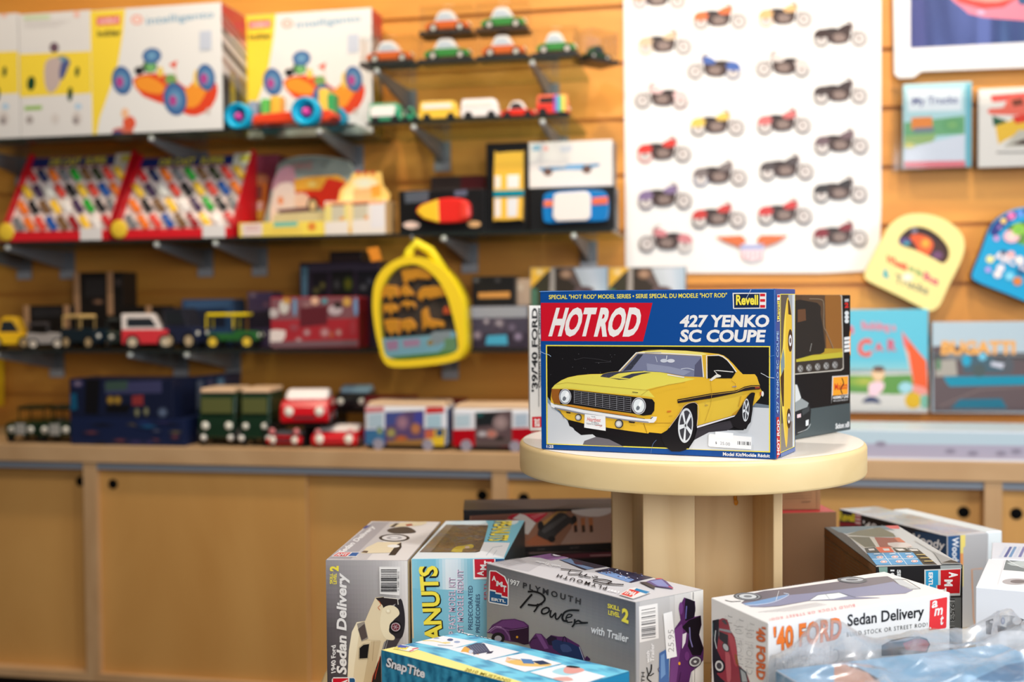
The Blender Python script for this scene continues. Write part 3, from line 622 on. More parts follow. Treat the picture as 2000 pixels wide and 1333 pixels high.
a.pg(KA(505, 712, 566, 704, 664, 716, 668, 746, 600, 780, 566, 795, 556, 766), (44, 36, 38)); a.ln(KA(566, 706, 668, 718, 672, 760), 1.6, (226, 220, 208))
a.pg(KA(545, 830, 566, 782, 620, 765, 668, 790, 680, 832, 644, 868, 612, 912, 606, 962, 645, 996, 636, 1022, 580, 1012, 550, 962, 538, 900), (234, 220, 186), 3); a.ell(*KA(600, 812)[0], 5.4, 4.8, (222, 206, 172)); a.ell(*KA(598, 806)[0], 3.2, 2.8, (244, 234, 206))
p = KA(652, 925)[0]; a.ell(*p, 12, 12.4, (22, 20, 22)); a.ell(p[0] + .4, p[1], 9, 8.4, (190, 172, 176)); a.ell(p[0] + .2, p[1], 7.4, 6.8, (108, 40, 52)); [a.ln([(p[0] - 6 * math.cos(t), p[1] - 5.5 * math.sin(t)), (p[0] + 6 * math.cos(t), p[1] + 5.5 * math.sin(t))], 1.2, (170, 150, 156)) for t in (.2, 1.2, 2.2)]
a.pg(KA(368, 900, 424, 884, 452, 1010, 402, 1032), (150, 140, 128)); a.pg(KA(376, 940, 424, 900, 445, 1000, 402, 1024), (86, 74, 70)); a.pg(KA(388, 1080, 416, 1056, 458, 1050, 446, 1154, 386, 1158), (22, 20, 22)); a.ln(KA(380, 1160, 385, 1075, 415, 1050, 460, 1044, 450, 1160, 380, 1164), .7, (150, 128, 96)); a.ln(KA(495, 1030, 482, 1175), .6, (170, 146, 110)); a.ln(KA(430, 1020, 540, 1026), .5, (170, 146, 110)); a.ln(KA(528, 730, 545, 760, 524, 780, 540, 800), 1.1, (196, 90, 40), 3)
a.pg(KA(500, 1250, 520, 1190, 545, 1140, 548, 1420, 455, 1420, 476, 1330), (28, 23, 25)); a.ln(KA(462, 1400, 486, 1290, 508, 1230, 500, 1310, 540, 1140), 1.2, (190, 66, 40)); a.ln(KA(590, 1020, 566, 1100), 1.4, (36, 30, 32))
a.to('series_lettering'); up('1940 Ford', 178, 213, 1266, 1064, WHT, .03, KA, 8)
a.to('model_name_lettering'); up('Sedan Delivery', 218, 314, 1262, 520, WHT, .035, KA, -20)
a.to('skill_level_lettering'); up('SKILL', 168, 190, 606, 528, YEL, .03, KA); up('LEVEL', 195, 219, 608, 530, YEL, .03, KA); up('2', 168, 234, 514, 474, YEL, .05, KA)
a.to('barcode'); a.pg(KA(533, 480, 686, 482, 682, 692, 538, 680), WHT); y = 500
R2 = random.Random(5)
while y < 664: h = R2.choice((3, 5, 8, 10)); a.pg(KA(545, y, 664, y, 664, y + h, 545, y + h), (34, 32, 34)); y += h + R2.choice((3, 5, 6))
up('0 36881 08215', 668, 680, 655, 515, (70, 66, 68), 0, KA)
a.to('maker_badge'); a.pg(KA(184, 1310, 196, 1294, 345, 1294, 358, 1306, 362, 1420, 186, 1420), WHT); a.pg(KA(192, 1302, 304, 1301, 306, 1420, 193, 1420), RED); a.pg(KA(314, 1301, 346, 1301, 354, 1310, 356, 1420, 316, 1420), (30, 84, 130)); up('A', 250, 300, 1360, 1310, WHT, .04, KA)
a.done()
a = K.art('top'); a.to('top_artwork')
a.pg(KA(150, 425, 482, 152, 610, 152, 320, 428), (172, 167, 170)); a.pg(KA(320, 428, 610, 152, 690, 152, 440, 430), (200, 195, 194))
a.tx('Sedan Delivery', KA(225, 372, 470, 180, 515, 190, 275, 392), (240, 238, 236), .035); a.pg(KA(400, 200, 440, 178, 470, 178, 430, 202), (80, 86, 140))
p = KA(642, 270)[0]; a.ell(*p, 30, 7.4, (48, 44, 46)); a.ell(p[0], p[1], 24, 5.6, (226, 222, 220)); a.ell(p[0], p[1], 15, 3.4, (170, 166, 168)); a.ell(p[0], p[1], 8, 1.8, (232, 230, 228))
a.pg(KA(588, 215, 640, 196, 740, 190, 802, 222, 770, 236, 640, 238), (70, 62, 60), 3); a.pg(KA(610, 190, 650, 162, 880, 150, 840, 178, 720, 186), (226, 210, 176), 2); a.pg(KA(610, 190, 650, 164, 680, 164, 640, 190), (64, 56, 54)); a.pg(KA(724, 172, 770, 166, 780, 178, 736, 184), (170, 70, 50))
a.pg(KA(395, 385, 440, 340, 520, 302, 690, 302, 690, 340, 640, 398, 620, 380, 480, 384), (230, 214, 180)); a.pg(KA(600, 398, 660, 320, 694, 305, 696, 340, 650, 398), (46, 40, 40)); a.ell(*KA(636, 332)[0], 12, 3, (240, 236, 230)); a.pg(KA(398, 378, 418, 366, 452, 368, 440, 382), (96, 76, 62))
a.to('top_badge'); a.pg(KA(176, 410, 226, 376, 392, 376, 362, 412), WHT); a.pg(KA(190, 406, 232, 380, 322, 380, 286, 408), (216, 60, 66)); a.pg(KA(300, 406, 332, 380, 386, 380, 360, 406), (40, 96, 160)); a.tx('AMT', KA(222, 385, 306, 385, 290, 404, 206, 404), WHT, .04)
a.done()

# ---------------- light blue window box beside it
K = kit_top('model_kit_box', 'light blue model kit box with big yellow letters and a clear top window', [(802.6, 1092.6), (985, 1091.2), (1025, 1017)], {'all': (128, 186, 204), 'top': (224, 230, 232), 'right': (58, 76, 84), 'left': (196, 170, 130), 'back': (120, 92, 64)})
KB = crop(780, 980, 3.775)
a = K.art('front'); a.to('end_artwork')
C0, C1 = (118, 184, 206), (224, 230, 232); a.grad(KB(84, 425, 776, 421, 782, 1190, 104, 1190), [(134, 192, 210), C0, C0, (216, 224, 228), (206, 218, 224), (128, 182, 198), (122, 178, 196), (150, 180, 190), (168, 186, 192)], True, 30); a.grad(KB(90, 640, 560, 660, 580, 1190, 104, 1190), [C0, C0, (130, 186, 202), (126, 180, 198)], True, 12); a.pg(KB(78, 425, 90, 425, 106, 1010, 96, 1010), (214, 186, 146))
a.to('model_name_lettering'); q = KB(205, 1200, 140, 476, 280, 474, 336, 1196); a.tx('PEANUTS', q, BLK, .05, d=(2.6, .8)); a.tx('PEANUTS', q, BLK, .075, d=(.3, 0)); a.tx('PEANUTS', q, YEL, .03)
a.to('description_lettering'); LIL = (228, 206, 224)
for t, xl, xr, yb, yt in (('SNAP FAST MODEL KIT', 366, 415, 1078, 562), ('SNAP FAST MODELE REDUIT', 428, 474, 1160, 504)):
    up(t, xl, xr, yb, yt, (70, 52, 90), .03, KB, 0, 1.05); a.tx(t, KB(xl, yb, xl, yt, xr, yt, xr, yb), LIL, .0, 1.05, d=(-.5, -.4))
up('PREDECORATED', 508, 541, 946, 622, (34, 46, 84), .005, KB); up('PR\u00c9D\u00c9COR\u00c9ES', 556, 594, 968, 684, (34, 46, 84), .005, KB)
a.to('maker_badge'); a.pg(KB(542, 426, 774, 424, 774, 574, 546, 574), (232, 226, 222)); a.pg(KB(553, 426, 700, 424, 700, 558, 557, 560), (186, 24, 44)); a.pg(KB(708, 424, 774, 424, 774, 500, 708, 520), (30, 84, 130)); up('A', 574, 622, 548, 512, WHT, .04, KB); up('M', 596, 640, 506, 466, WHT, .04, KB); up('T', 625, 680, 462, 436, WHT, .04, KB); up('ERTL', 624, 642, 722, 592, (196, 60, 80), 0, KB)
a.done()
a = K.art('top'); a.to('top_artwork')
a.pg(KB(655, 175, 640, 150, 320, 145, 340, 140, 925, 141, 778, 412, 700, 418, 600, 380), (112, 190, 212)); a.pg(KB(480, 142, 640, 142, 640, 168, 350, 172, 350, 160), (206, 226, 232)); a.pg(KB(600, 300, 815, 306, 770, 414, 560, 418, 560, 380), (230, 232, 234)); a.pg(KB(790, 140, 880, 142, 850, 170, 780, 165), (214, 230, 234), 2); a.ln(KB(640, 400, 690, 340, 760, 330), 1.4, (186, 194, 200)); a.ln(KB(690, 400, 720, 360), 1.2, (190, 198, 204))
a.to('window_cutout'); a.pg(KB(148, 376, 345, 172, 656, 176, 624, 300, 592, 372, 566, 378), (96, 80, 66)); a.pg(KB(148, 376, 345, 172, 400, 174, 230, 376), (150, 138, 124)); a.pg(KB(250, 376, 280, 340, 420, 330, 560, 345, 560, 378), (124, 98, 66))
a.to('yellow_parts_inside'); a.pg(KB(380, 372, 420, 335, 470, 330, 520, 318, 546, 324, 540, 345, 470, 352, 460, 376), (232, 206, 60), 2); a.ell(*KB(500, 340)[0], 5, 2.2, (240, 214, 206))
a.to('window_film'); a.pg(KB(148, 376, 345, 172, 656, 176, 624, 300, 592, 372, 566, 378), clear('crinkled_film', (.96, .95, .93), .06, .12, .5, 26))
a.to('top_lettering'); q = KB(836, 146, 800, 292, 654, 294, 706, 148); a.tx('PEANUTS', q, BLK, .06, d=(-2.2, .3)); a.tx('PEANUTS', q, YEL, .03)
a.done()

# ---------------- silver box with the purple roadster
K = kit_top('model_kit_box', 'silver model kit box with black brush lettering and a purple roadster', [(950, 1101), (1241.5, 1177.3), (1373.5, 1152)], {'all': (150, 148, 146), 'top': (208, 205, 207), 'right': (196, 193, 190), 'back': (120, 92, 64)})
KC = crop(940, 1060, 4.348)
a = K.art('front'); a.to('front_artwork')
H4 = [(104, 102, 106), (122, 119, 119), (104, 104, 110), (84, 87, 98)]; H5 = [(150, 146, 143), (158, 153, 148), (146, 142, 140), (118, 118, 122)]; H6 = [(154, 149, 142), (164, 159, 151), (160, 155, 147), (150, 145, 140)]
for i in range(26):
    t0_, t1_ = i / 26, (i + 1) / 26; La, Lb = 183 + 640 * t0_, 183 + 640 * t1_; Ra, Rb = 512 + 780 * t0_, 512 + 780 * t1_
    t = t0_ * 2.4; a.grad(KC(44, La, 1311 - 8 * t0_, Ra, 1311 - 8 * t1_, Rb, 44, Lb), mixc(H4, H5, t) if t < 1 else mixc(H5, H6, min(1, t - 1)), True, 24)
a.to('maker_badge')
a.pg(KC(70, 250, 76, 236, 130, 240, 206, 288, 238, 360, 236, 532, 226, 541, 74, 514, 64, 500), WHT); a.pg(KC(80, 246, 128, 249, 198, 295, 228, 362, 228, 464, 178, 452, 178, 432, 128, 424, 128, 408, 77, 398), RED); a.pg(KC(76, 410, 124, 420, 124, 436, 174, 445, 174, 466, 227, 476, 226, 530, 74, 502), (28, 86, 134))
a.tx('A', KC(94, 280, 132, 288, 132, 332, 92, 325), WHT, .05); a.tx('M', KC(134, 325, 186, 336, 184, 380, 130, 370), WHT, .05); a.tx('T', KC(184, 362, 218, 370, 216, 426, 184, 418), WHT, .05); a.tx('ERTL', KC(90, 468, 212, 488, 212, 512, 90, 494), WHT, .04)
a.to('series_lettering'); a.tx('1997', KC(232, 306, 331, 330, 328, 376, 230, 352), WHT, .02); a.tx('PLYMOUTH', KC(360, 338, 852, 478, 848, 530, 357, 386), (48, 46, 48), .03, 1.5)
a.to('brush_lettering')
for pts, w_ in (((400, 418, 460, 418, 520, 442, 545, 480, 520, 515, 470, 535, 400, 528), 3.6), ((436, 440, 400, 480, 336, 556), 3.8), ((486, 520, 474, 560, 452, 590), 3.2), ((476, 556, 500, 530, 524, 525), 2.8), ((560, 552, 524, 570, 520, 600, 545, 606, 578, 588, 580, 562, 556, 552), 3.2), ((598, 575, 590, 618, 604, 634, 636, 600, 636, 640, 654, 650, 690, 604), 3.0), ((838, 578, 760, 576, 712, 596, 694, 636, 706, 664, 740, 668), 3.8), ((722, 640, 760, 634, 776, 616, 744, 612, 726, 640, 736, 676, 780, 676), 2.6), ((800, 650, 796, 690, 776, 718), 3.4), ((798, 682, 830, 664, 860, 680, 912, 682), 3.4), ((806, 690, 900, 686), 2.2)):
    a.ln(KC(*pts), w_, (22, 20, 22), 5)
a.to('skill_level_lettering'); a.tx('SKILL', KC(1080, 517, 1185, 545, 1184, 584, 1078, 556), YEL, .03); a.tx('LEVEL', KC(1086, 574, 1184, 598, 1182, 638, 1084, 612), YEL, .03); a.tx('2', KC(1202, 552, 1260, 572, 1256, 692, 1198, 668), YEL, .05)
a.to('subtitle_lettering'); a.tx('with Trailer', KC(941, 700, 1260, 786, 1255, 852, 934, 766), (236, 234, 234), .02)
a.to('car_picture'); PUR = (86, 42, 92)
a.pg(KC(52, 768, 100, 700, 180, 655, 290, 648, 370, 672, 410, 705, 410, 862, 372, 868, 330, 850, 250, 840, 200, 830, 90, 770), PUR); a.pg(KC(110, 715, 190, 664, 290, 655, 365, 680, 396, 712, 300, 740, 220, 720), (110, 60, 116)); a.pg(KC(240, 740, 410, 712, 410, 862, 372, 868, 260, 830), (46, 20, 46)); p = KC(150, 812)[0]; a.ell(*p, 13, 11, (28, 24, 28)); a.ell(p[0], p[1] + 1, 7, 6, (170, 164, 172)); a.ln(KC(80, 762, 130, 726, 190, 730, 240, 790, 248, 832), 3, (126, 84, 130), 4); a.ln(KC(62, 760, 120, 716, 180, 720), .8, (214, 180, 216), 3); a.ell(*KC(312, 803)[0], 2.3, 2.3, (226, 156, 40)); a.ln(KC(120, 712, 240, 745, 400, 720), .8, (150, 104, 156), 3)
a.pg(KC(410, 850, 470, 772, 520, 776, 560, 820, 600, 786, 660, 798, 720, 800, 840, 870, 890, 990, 940, 1060, 860, 1060, 600, 960, 430, 900), PUR); a.pg(KC(470, 775, 515, 782, 580, 900, 545, 905), (124, 74, 130)); a.pg(KC(560, 820, 600, 790, 650, 806, 640, 880, 580, 870), (40, 26, 50)); a.pg(KC(606, 840, 640, 824, 760, 850, 846, 892, 884, 1010, 700, 960, 616, 900), (38, 52, 92)); a.pg(KC(680, 870, 740, 868, 780, 920, 700, 930), (62, 78, 120), 2); a.ln(KC(840, 885, 882, 1000), 1, (206, 210, 220)); a.ln(KC(700, 845, 706, 806, 722, 802, 734, 846), 1.6, (40, 28, 46), 3); a.pg(KC(890, 980, 906, 962, 936, 990, 930, 1004, 896, 1000), (70, 34, 78)); a.ln(KC(420, 858, 440, 820, 480, 810), 2, (60, 30, 64), 3)
a.done()
a = K.art('right'); a.to('end_artwork')
a.pg(KC(1312, 512, 1600, 462, 1600, 1300, 1304, 1300), (186, 183, 181)); a.pg(KC(1312, 512, 1345, 506, 1340, 1300, 1304, 1300), (166, 166, 170)); a.pg(KC(1760, 424, 1886, 402, 1894, 1300, 1800, 1300), (226, 221, 214)); a.pg(KC(1640, 448, 1780, 425, 1780, 1300, 1640, 1300), (206, 202, 198))
a.to('barcode'); a.pg(KC(1338, 546, 1496, 518, 1506, 815, 1344, 852), WHT); y = 576; R2 = random.Random(11)
while y < 826: h = R2.choice((3, 5, 8)); k = 22 * (1 - (y - 576) / 900); a.pg(KC(1358, y, 1478, y - k, 1478, y - k + h, 1358, y + h), (50, 48, 50)); y += h + R2.choice((5, 8, 14, 20))
a.to('car_picture')
a.pg(KC(1720, 468, 1760, 480, 1812, 500, 1816, 560, 1808, 632, 1862, 620, 1868, 700, 1846, 780, 1886, 900, 1882, 1000, 1830, 1062, 1780, 1100, 1740, 1300, 1590, 1300, 1600, 1010, 1640, 730, 1690, 660, 1674, 560), (84, 40, 92)); a.pg(KC(1730, 472, 1806, 498, 1816, 580, 1800, 640, 1730, 668, 1722, 560), (28, 22, 34)); a.pg(KC(1700, 720, 1760, 660, 1862, 624, 1864, 700, 1846, 790, 1882, 900, 1860, 960, 1790, 960, 1750, 880, 1760, 780), (26, 20, 28)); a.pg(KC(1606, 1010, 1640, 740, 1700, 690, 1712, 760, 1680, 960, 1640, 1300, 1590, 1300), (112, 62, 120)); a.ln(KC(1740, 540, 1732, 650), 2.4, (96, 92, 150)); a.ell(*KC(1692, 560)[0], 4, 12, (108, 60, 120)); a.pg(KC(1706, 780, 1740, 765, 1730, 850, 1702, 905), (222, 216, 220)); a.ln(KC(1765, 720, 1770, 820, 1790, 890), 2.4, (120, 112, 160))
p = KC(1812, 1012)[0]; a.ell(*p, 13, 11, (36, 30, 36), -.4); a.ell(*p, 11.6, 9.4, (190, 188, 186), -.4); a.ell(*p, 8.6, 6.6, (84, 78, 82), -.4); a.ell(*p, 3, 2.4, (200, 198, 196)); a.ell(*KC(1678, 1028)[0], 2.2, 3.2, (232, 160, 40)); a.ell(*KC(1742, 965)[0], 4.6, 9, (104, 52, 110)); a.pg(KC(1508, 940, 1560, 910, 1590, 990, 1590, 1300, 1502, 1300), (70, 104, 160)); a.pg(KC(1520, 960, 1550, 940, 1560, 1120, 1520, 1160), (110, 146, 194)); a.ln(KC(1505, 1100, 1496, 1075, 1508, 1060), 1.2, (60, 40, 70)); a.ln(KC(1690, 1100, 1650, 1300), 1, (60, 26, 66)); a.ln(KC(1796, 422, 1796, 486), .9, (70, 66, 70)); a.ln(KC(1808, 1060, 1806, 1300), .6, (120, 116, 116))
a.to('subtitle_lettering'); up('with', 1396, 1424, 1022, 920, (238, 236, 236), .02, KC); up('Trailer', 1430, 1462, 1012, 858, (238, 236, 236), .02, KC)
a.to('brush_lettering'); a.ln(KC(1440, 1034, 1436, 1090, 1404, 1150, 1440, 1187), 2.6, BLK, 4); a.ln(KC(1400, 1060, 1420, 1130, 1460, 1110), 2, BLK, 4); up('TH', 1354, 1382, 1192, 1100, (60, 58, 60), .02, KC)
a.to('price_sticker'); a.pg(KC(1540, 604, 1614, 584, 1656, 968, 1570, 988), (240, 239, 238)); up('25.95', 1580, 1630, 930, 740, (170, 168, 168), 0, KC, 0)
a.done()
a = K.art('top'); a.to('top_artwork')
a.pg(KC(60, 184, 560, 84, 700, 80, 400, 250), (190, 187, 190)); a.pg(KC(360, 122, 540, 86, 620, 82, 830, 116, 590, 155, 500, 132), (120, 76, 130)); p = KC(650, 106)[0]; a.ell(*p, 14, 4.4, (70, 50, 80)); a.ell(*p, 10, 3, (206, 200, 212)); a.pg(KC(590, 155, 830, 118, 780, 108, 560, 146), (150, 112, 158))
a.pg(KC(660, 150, 835, 120, 1150, 196, 960, 225, 880, 238, 840, 225), (44, 44, 62)); a.pg(KC(672, 150, 760, 140, 800, 180, 900, 205, 960, 222, 900, 232), (112, 138, 176)); a.pg(KC(780, 168, 850, 172, 860, 195, 800, 188), (70, 40, 60))
a.pg(KC(962, 246, 1160, 205, 1498, 292, 1270, 346), (48, 48, 74)); a.pg(KC(985, 258, 1100, 250, 1300, 320, 1250, 342), (122, 152, 200)); R2 = random.Random(9)
for i in range(46): s_, t_ = R2.random(), R2.random(); a.ell(*KC(990 + s_ * 170 + t_ * 300, 250 - s_ * 36 + t_ * 82)[0], .6 + R2.random() * 2.4, .5 + R2.random() * .7, R2.choice(((226, 226, 236), (120, 128, 180), (96, 60, 80), (30, 28, 44))), .2, 8)
a.pg(KC(1338, 346, 1420, 345, 1476, 380, 1470, 408), (70, 62, 66)); a.pg(KC(1400, 345, 1440, 330, 1530, 317, 1570, 340, 1632, 398, 1620, 404, 1480, 384), (96, 76, 130)); a.pg(KC(1430, 340, 1530, 325, 1600, 390, 1500, 380), (132, 138, 190)); a.ln(KC(1480, 320, 1540, 318), 1.6, (214, 70, 80)); a.ln(KC(1590, 385, 1628, 402), 1.4, (214, 80, 90))
for i in range(5): a.ln(KC(110 + i * 26, 182 + i * 8 - 6, 320 + i * 16, 142 + i * 9), .5, (120, 118, 122))
a.to('top_lettering'); a.tx('PLYMOUTH', KC(1058, 416, 636, 304, 655, 280, 1072, 388), (44, 42, 46), .02, 1.45); a.tx('with Trailer', KC(668, 226, 448, 176, 460, 164, 682, 208), (244, 243, 244), .02); a.tx('1997', KC(1165, 446, 1066, 420, 1072, 404, 1174, 428), (246, 245, 246), .03)
a.to('top_brush_lettering')
for pts, w_ in (((675, 236, 760, 244, 860, 258), 1.4), ((760, 246, 740, 280, 830, 282, 860, 290), 1.5), ((850, 268, 830, 290, 860, 300, 900, 282, 880, 300, 930, 310), 1.6), ((940, 300, 960, 316, 990, 306, 960, 300), 1.4), ((1210, 372, 1100, 366, 1020, 356, 950, 340, 990, 326, 1060, 332, 1110, 346), 1.9), ((1110, 346, 1060, 366), 2.0)): a.ln(KC(*pts), w_, (34, 32, 38), 4)
a.to('top_badge'); a.pg(KC(1168, 456, 1262, 404, 1310, 396, 1442, 438, 1380, 462, 1290, 494), WHT); a.pg(KC(1186, 455, 1264, 412, 1356, 432, 1270, 480), (222, 66, 54)); a.pg(KC(1318, 404, 1434, 436, 1398, 452, 1298, 420), (40, 130, 180)); a.tx('AMT', KC(1330, 440, 1240, 420, 1206, 450, 1290, 470), WHT, .05)
a.done()

# ---------------- blue wavy box in front
WATER = wood('printed_water', (8, 104, 160), (120, 206, 230), (26, 90, 90), 0.35, 1.0, 0.3, 0.0)
WATERD = wood('printed_deep_water', (10, 76, 112), (60, 150, 182), (70, 70, 70), 0.35, 1.0, 0.2, 0.0)
ZS = CZ - .36
K = kit_top('model_kit_box', 'bright blue model kit box lying in front, yellow band along its top edge', [(744.3, 1270.4), (1077, 1356), (1230, 1312)], {'all': (24, 128, 176), 'front': (22, 104, 140), 'bottom': (120, 92, 64)}, zt=ZS)
K.c  # corners from the visible back edge
KD = crop(720, 1180, 3.704)
a = K.art('top'); a.to('top_artwork'); R2 = random.Random(21)
a.pg(KD(92, 335, 640, 176, 1888, 489, 1340, 690), WATER); a.pg(KD(95, 336, 210, 300, 330, 326, 1215, 600, 1100, 620), (244, 230, 140))
WP = (236, 236, 238)
a.to('step_picture'); a.pg(KD(320, 277, 497, 226, 790, 276, 588, 330), WP); a.ln(KD(390, 268, 470, 270, 560, 290), 1.6, (232, 206, 120), 3); a.ell(*KD(590, 262)[0], 6, 2.4, (70, 84, 130)); a.ell(*KD(640, 278)[0], 6, 2, (150, 164, 196)); a.ell(*KD(490, 250)[0], 6, 1.6, (150, 160, 186)); a.ln(KD(500, 300, 610, 306), 1.4, (160, 164, 172)); a.ell(*KD(560, 284)[0], 9, 1.6, (238, 214, 140))
a.to('step_picture'); a.pg(KD(582, 331, 832, 284, 1092, 351, 850, 410), WP); a.pg(KD(665, 350, 690, 315, 740, 300, 800, 372, 740, 362, 700, 352), (230, 170, 70)); a.pg(KD(700, 312, 780, 286, 836, 290, 880, 350, 760, 372, 735, 330), (70, 76, 100)); [a.ln(KD(715 + i * 16, 312 - i * 3, 760 + i * 16, 364 - i * 4), .5, (150, 156, 176)) for i in range(7)]; a.ell(*KD(740, 350)[0], 4.4, 3.6, (200, 206, 220)); a.pg(KD(860, 352, 905, 345, 890, 362, 850, 366), (50, 54, 78))
a.to('step_picture'); a.pg(KD(862, 411, 1120, 361, 1398, 436, 1130, 497), WP); a.pg(KD(985, 420, 1080, 410, 1240, 440, 1320, 438, 1300, 456, 1160, 458, 1060, 446), (232, 190, 110), 2); a.pg(KD(990, 420, 1000, 388, 1028, 395, 1022, 420), (238, 200, 172)); a.pg(KD(1100, 402, 1180, 408, 1200, 440, 1120, 436), (84, 126, 176)); a.pg(KD(1180, 420, 1260, 415, 1320, 440, 1240, 446), (46, 60, 90)); a.ln(KD(1010, 400, 1100, 412), 1.4, (180, 150, 130))
a.to('step_picture'); a.pg(KD(1166, 501, 1402, 445, 1720, 531, 1566, 580, 1440, 580), WP); a.pg(KD(1330, 492, 1420, 464, 1500, 470, 1530, 500, 1440, 524, 1360, 512), (170, 216, 226), 3); a.pg(KD(1410, 480, 1440, 462, 1530, 470, 1560, 490, 1480, 512, 1420, 506), (226, 160, 150), 3); a.pg(KD(1425, 462, 1460, 452, 1530, 464, 1500, 472), (40, 34, 40), 2); a.pg(KD(1330, 545, 1440, 535, 1480, 560, 1400, 566), (222, 170, 160), 2)
a.to('top_lettering'); q = KD(640, 184, 916, 244, 884, 268, 596, 208); a.tx('SnapTite', q, (20, 24, 40), .07); a.tx('SnapTite', q, (240, 242, 244), .03)
a.to('band_lettering'); a.tx('2010 MUSTANG', KD(708, 470, 1034, 556, 1020, 574, 692, 488), (150, 140, 40), .01)
a.to('maker_badge'); a.pg(KD(176, 330, 240, 300, 372, 328, 310, 354), (240, 238, 226)); a.pg(KD(185, 322, 232, 303, 300, 316, 250, 336), (60, 80, 170)); a.tx('Revell', KD(200, 316, 290, 320, 270, 340, 178, 334), (236, 214, 60), .05); a.pg(KD(310, 332, 352, 324, 366, 328, 322, 338), (214, 60, 80)); a.pg(KD(290, 348, 318, 340, 330, 344, 300, 352), (214, 60, 80))
a.done()
a = K.art('front'); a.to('front_artwork')
a.pg(KD(92, 337, 1340, 690, 1340, 1400, 110, 1000), WATERD)
a.to('model_name_lettering'); q = KD(136, 388, 414, 474, 402, 560, 122, 474); a.tx('SnapTite', q, (18, 18, 22), .085, d=(.5, .6)); a.tx('SnapTite', q, (238, 236, 236), .035)
a.done()
a = K.art('right'); a.done()

# ---------------- white delivery box
K = kit_top('model_kit_box', 'white model kit box with orange block numerals and a red logo panel', [(1500.4, 1217.6), (1855.6, 1158), (1727, 1117)], {'all': (232, 229, 226), 'back': (120, 92, 64), 'right': (206, 202, 200)})
KE, KF = crop(1360, 1080, 5.27), crop(1580, 940, 3.393); ORG = (236, 122, 46)
a = K.art('front'); a.to('outline_lettering')
for dy in (300, 560):
    q = KE(785, 765 + dy, 1500, 652 + dy * .92, 1490, 890 + dy * .92, 796, 1030 + dy); a.tx("'40 FORD", q, (168, 165, 162), .045, 1.05); a.tx("'40 FORD", q, (229, 226, 223), .022, 1.05)
a.to('headline_lettering'); q = KE(790, 765, 1502, 650, 1490, 890, 798, 1030); a.tx("'40 FORD", q, (96, 52, 26), .055, 1.05); a.tx("'40 FORD", q, ORG, .035, 1.05)
a.to('model_name_lettering'); a.tx('Sedan Delivery', KF(255, 886, 762, 826, 762, 924, 255, 990), (32, 32, 36), .02)
a.to('slogan_lettering'); a.tx('BUILD STOCK OR STREET ROD!', KF(250, 1004, 784, 938, 784, 964, 250, 1034), (40, 40, 42), .0, 1.25)
a.to('maker_badge'); a.pg(KF(802, 792, 910, 770, 915, 776, 909, 968, 902, 976, 800, 990, 795, 984), (224, 50, 56)); a.tx('a', KF(818, 796, 856, 788, 850, 836, 810, 846), WHT, .03); a.tx('m', KF(836, 846, 888, 836, 882, 886, 828, 896), WHT, .03); a.tx('t', KF(872, 892, 894, 888, 886, 952, 864, 958), WHT, .03); a.ell(*KF(802, 975)[0], 1.6, 1.8, WHT)
a.to('car_picture'); a.pg(KF(480, 1090, 540, 1056, 640, 1034, 730, 1030, 780, 1046, 802, 1082, 780, 1140, 480, 1160), (60, 56, 62)); a.pg(KF(620, 1076, 690, 1050, 740, 1046, 778, 1056, 796, 1084, 770, 1130, 640, 1120), (176, 60, 68)); a.pg(KF(520, 1072, 640, 1040, 720, 1034, 640, 1060), (180, 176, 182))
a.done()
a = K.art('left'); a.to('outline_lettering')
for xl, xr, y0 in ((500, 598, 705), (384, 488, 665), (268, 372, 625)):
    dn("'40 FORD", xl, xr, y0, y0 + 560, (150, 147, 145), .045, KE, 20, 1.05); dn("'40 FORD", xl, xr, y0, y0 + 560, (231, 228, 225), .022, KE, 20, 1.05)
a.to('headline_lettering'); dn("'40 FORD", 616, 718, 748, 1300, (110, 56, 26), .055, KE, 22, 1.05); dn("'40 FORD", 616, 718, 748, 1300, (226, 110, 44), .035, KE, 22, 1.05)
a.to('car_picture')
a.pg(KE(168, 700, 236, 684, 230, 960, 290, 1150, 300, 1420, 190, 1420, 168, 1100), (30, 32, 36)); a.pg(KE(236, 690, 320, 690, 352, 800, 396, 870, 420, 1000, 440, 1160, 520, 1240, 545, 1420, 300, 1420, 300, 1330, 215, 1250, 270, 1120, 215, 1000, 240, 830), (150, 52, 62), 2); a.pg(KE(240, 780, 350, 800, 370, 830, 240, 800), (150, 154, 160)); a.pg(KE(236, 810, 330, 850, 326, 960, 240, 890), (34, 32, 36)); a.pg(KE(300, 1000, 350, 1060, 360, 1300, 320, 1320), (192, 96, 102), 2); a.pg(KE(330, 830, 392, 880, 420, 1010, 430, 1160, 395, 1150, 350, 950), (184, 72, 80), 2); a.pg(KE(395, 1040, 424, 1060, 440, 1175, 410, 1140), (150, 90, 40)); a.pg(KE(440, 1170, 520, 1230, 548, 1420, 470, 1420), (60, 62, 66)); a.pg(KE(458, 1200, 508, 1240, 530, 1330, 476, 1330), (170, 176, 178)); a.pg(KE(262, 700, 300, 690, 326, 740, 300, 740), (70, 66, 70))
p = KE(240, 1166)[0]; a.ell(*p, 11.5, 14, (24, 24, 26), -.2); a.ell(*p, 8, 10.4, (214, 214, 212), -.2); a.ell(*p, 5, 6.4, (70, 68, 70), -.2); p = KE(308, 975)[0]; a.ell(*p, 6, 9.6, (60, 58, 62), -.5); a.ell(*p, 4.4, 7.4, (190, 194, 196), -.5); a.ln(KE(205, 800, 195, 900, 215, 990), 1.8, (200, 206, 206)); a.ln(KE(180, 720, 176, 800, 186, 860), 1.2, (70, 110, 114))
a.to('stock_number'); dn('T253', 116, 146, 598, 712, (190, 40, 50), .02, KE, 8)
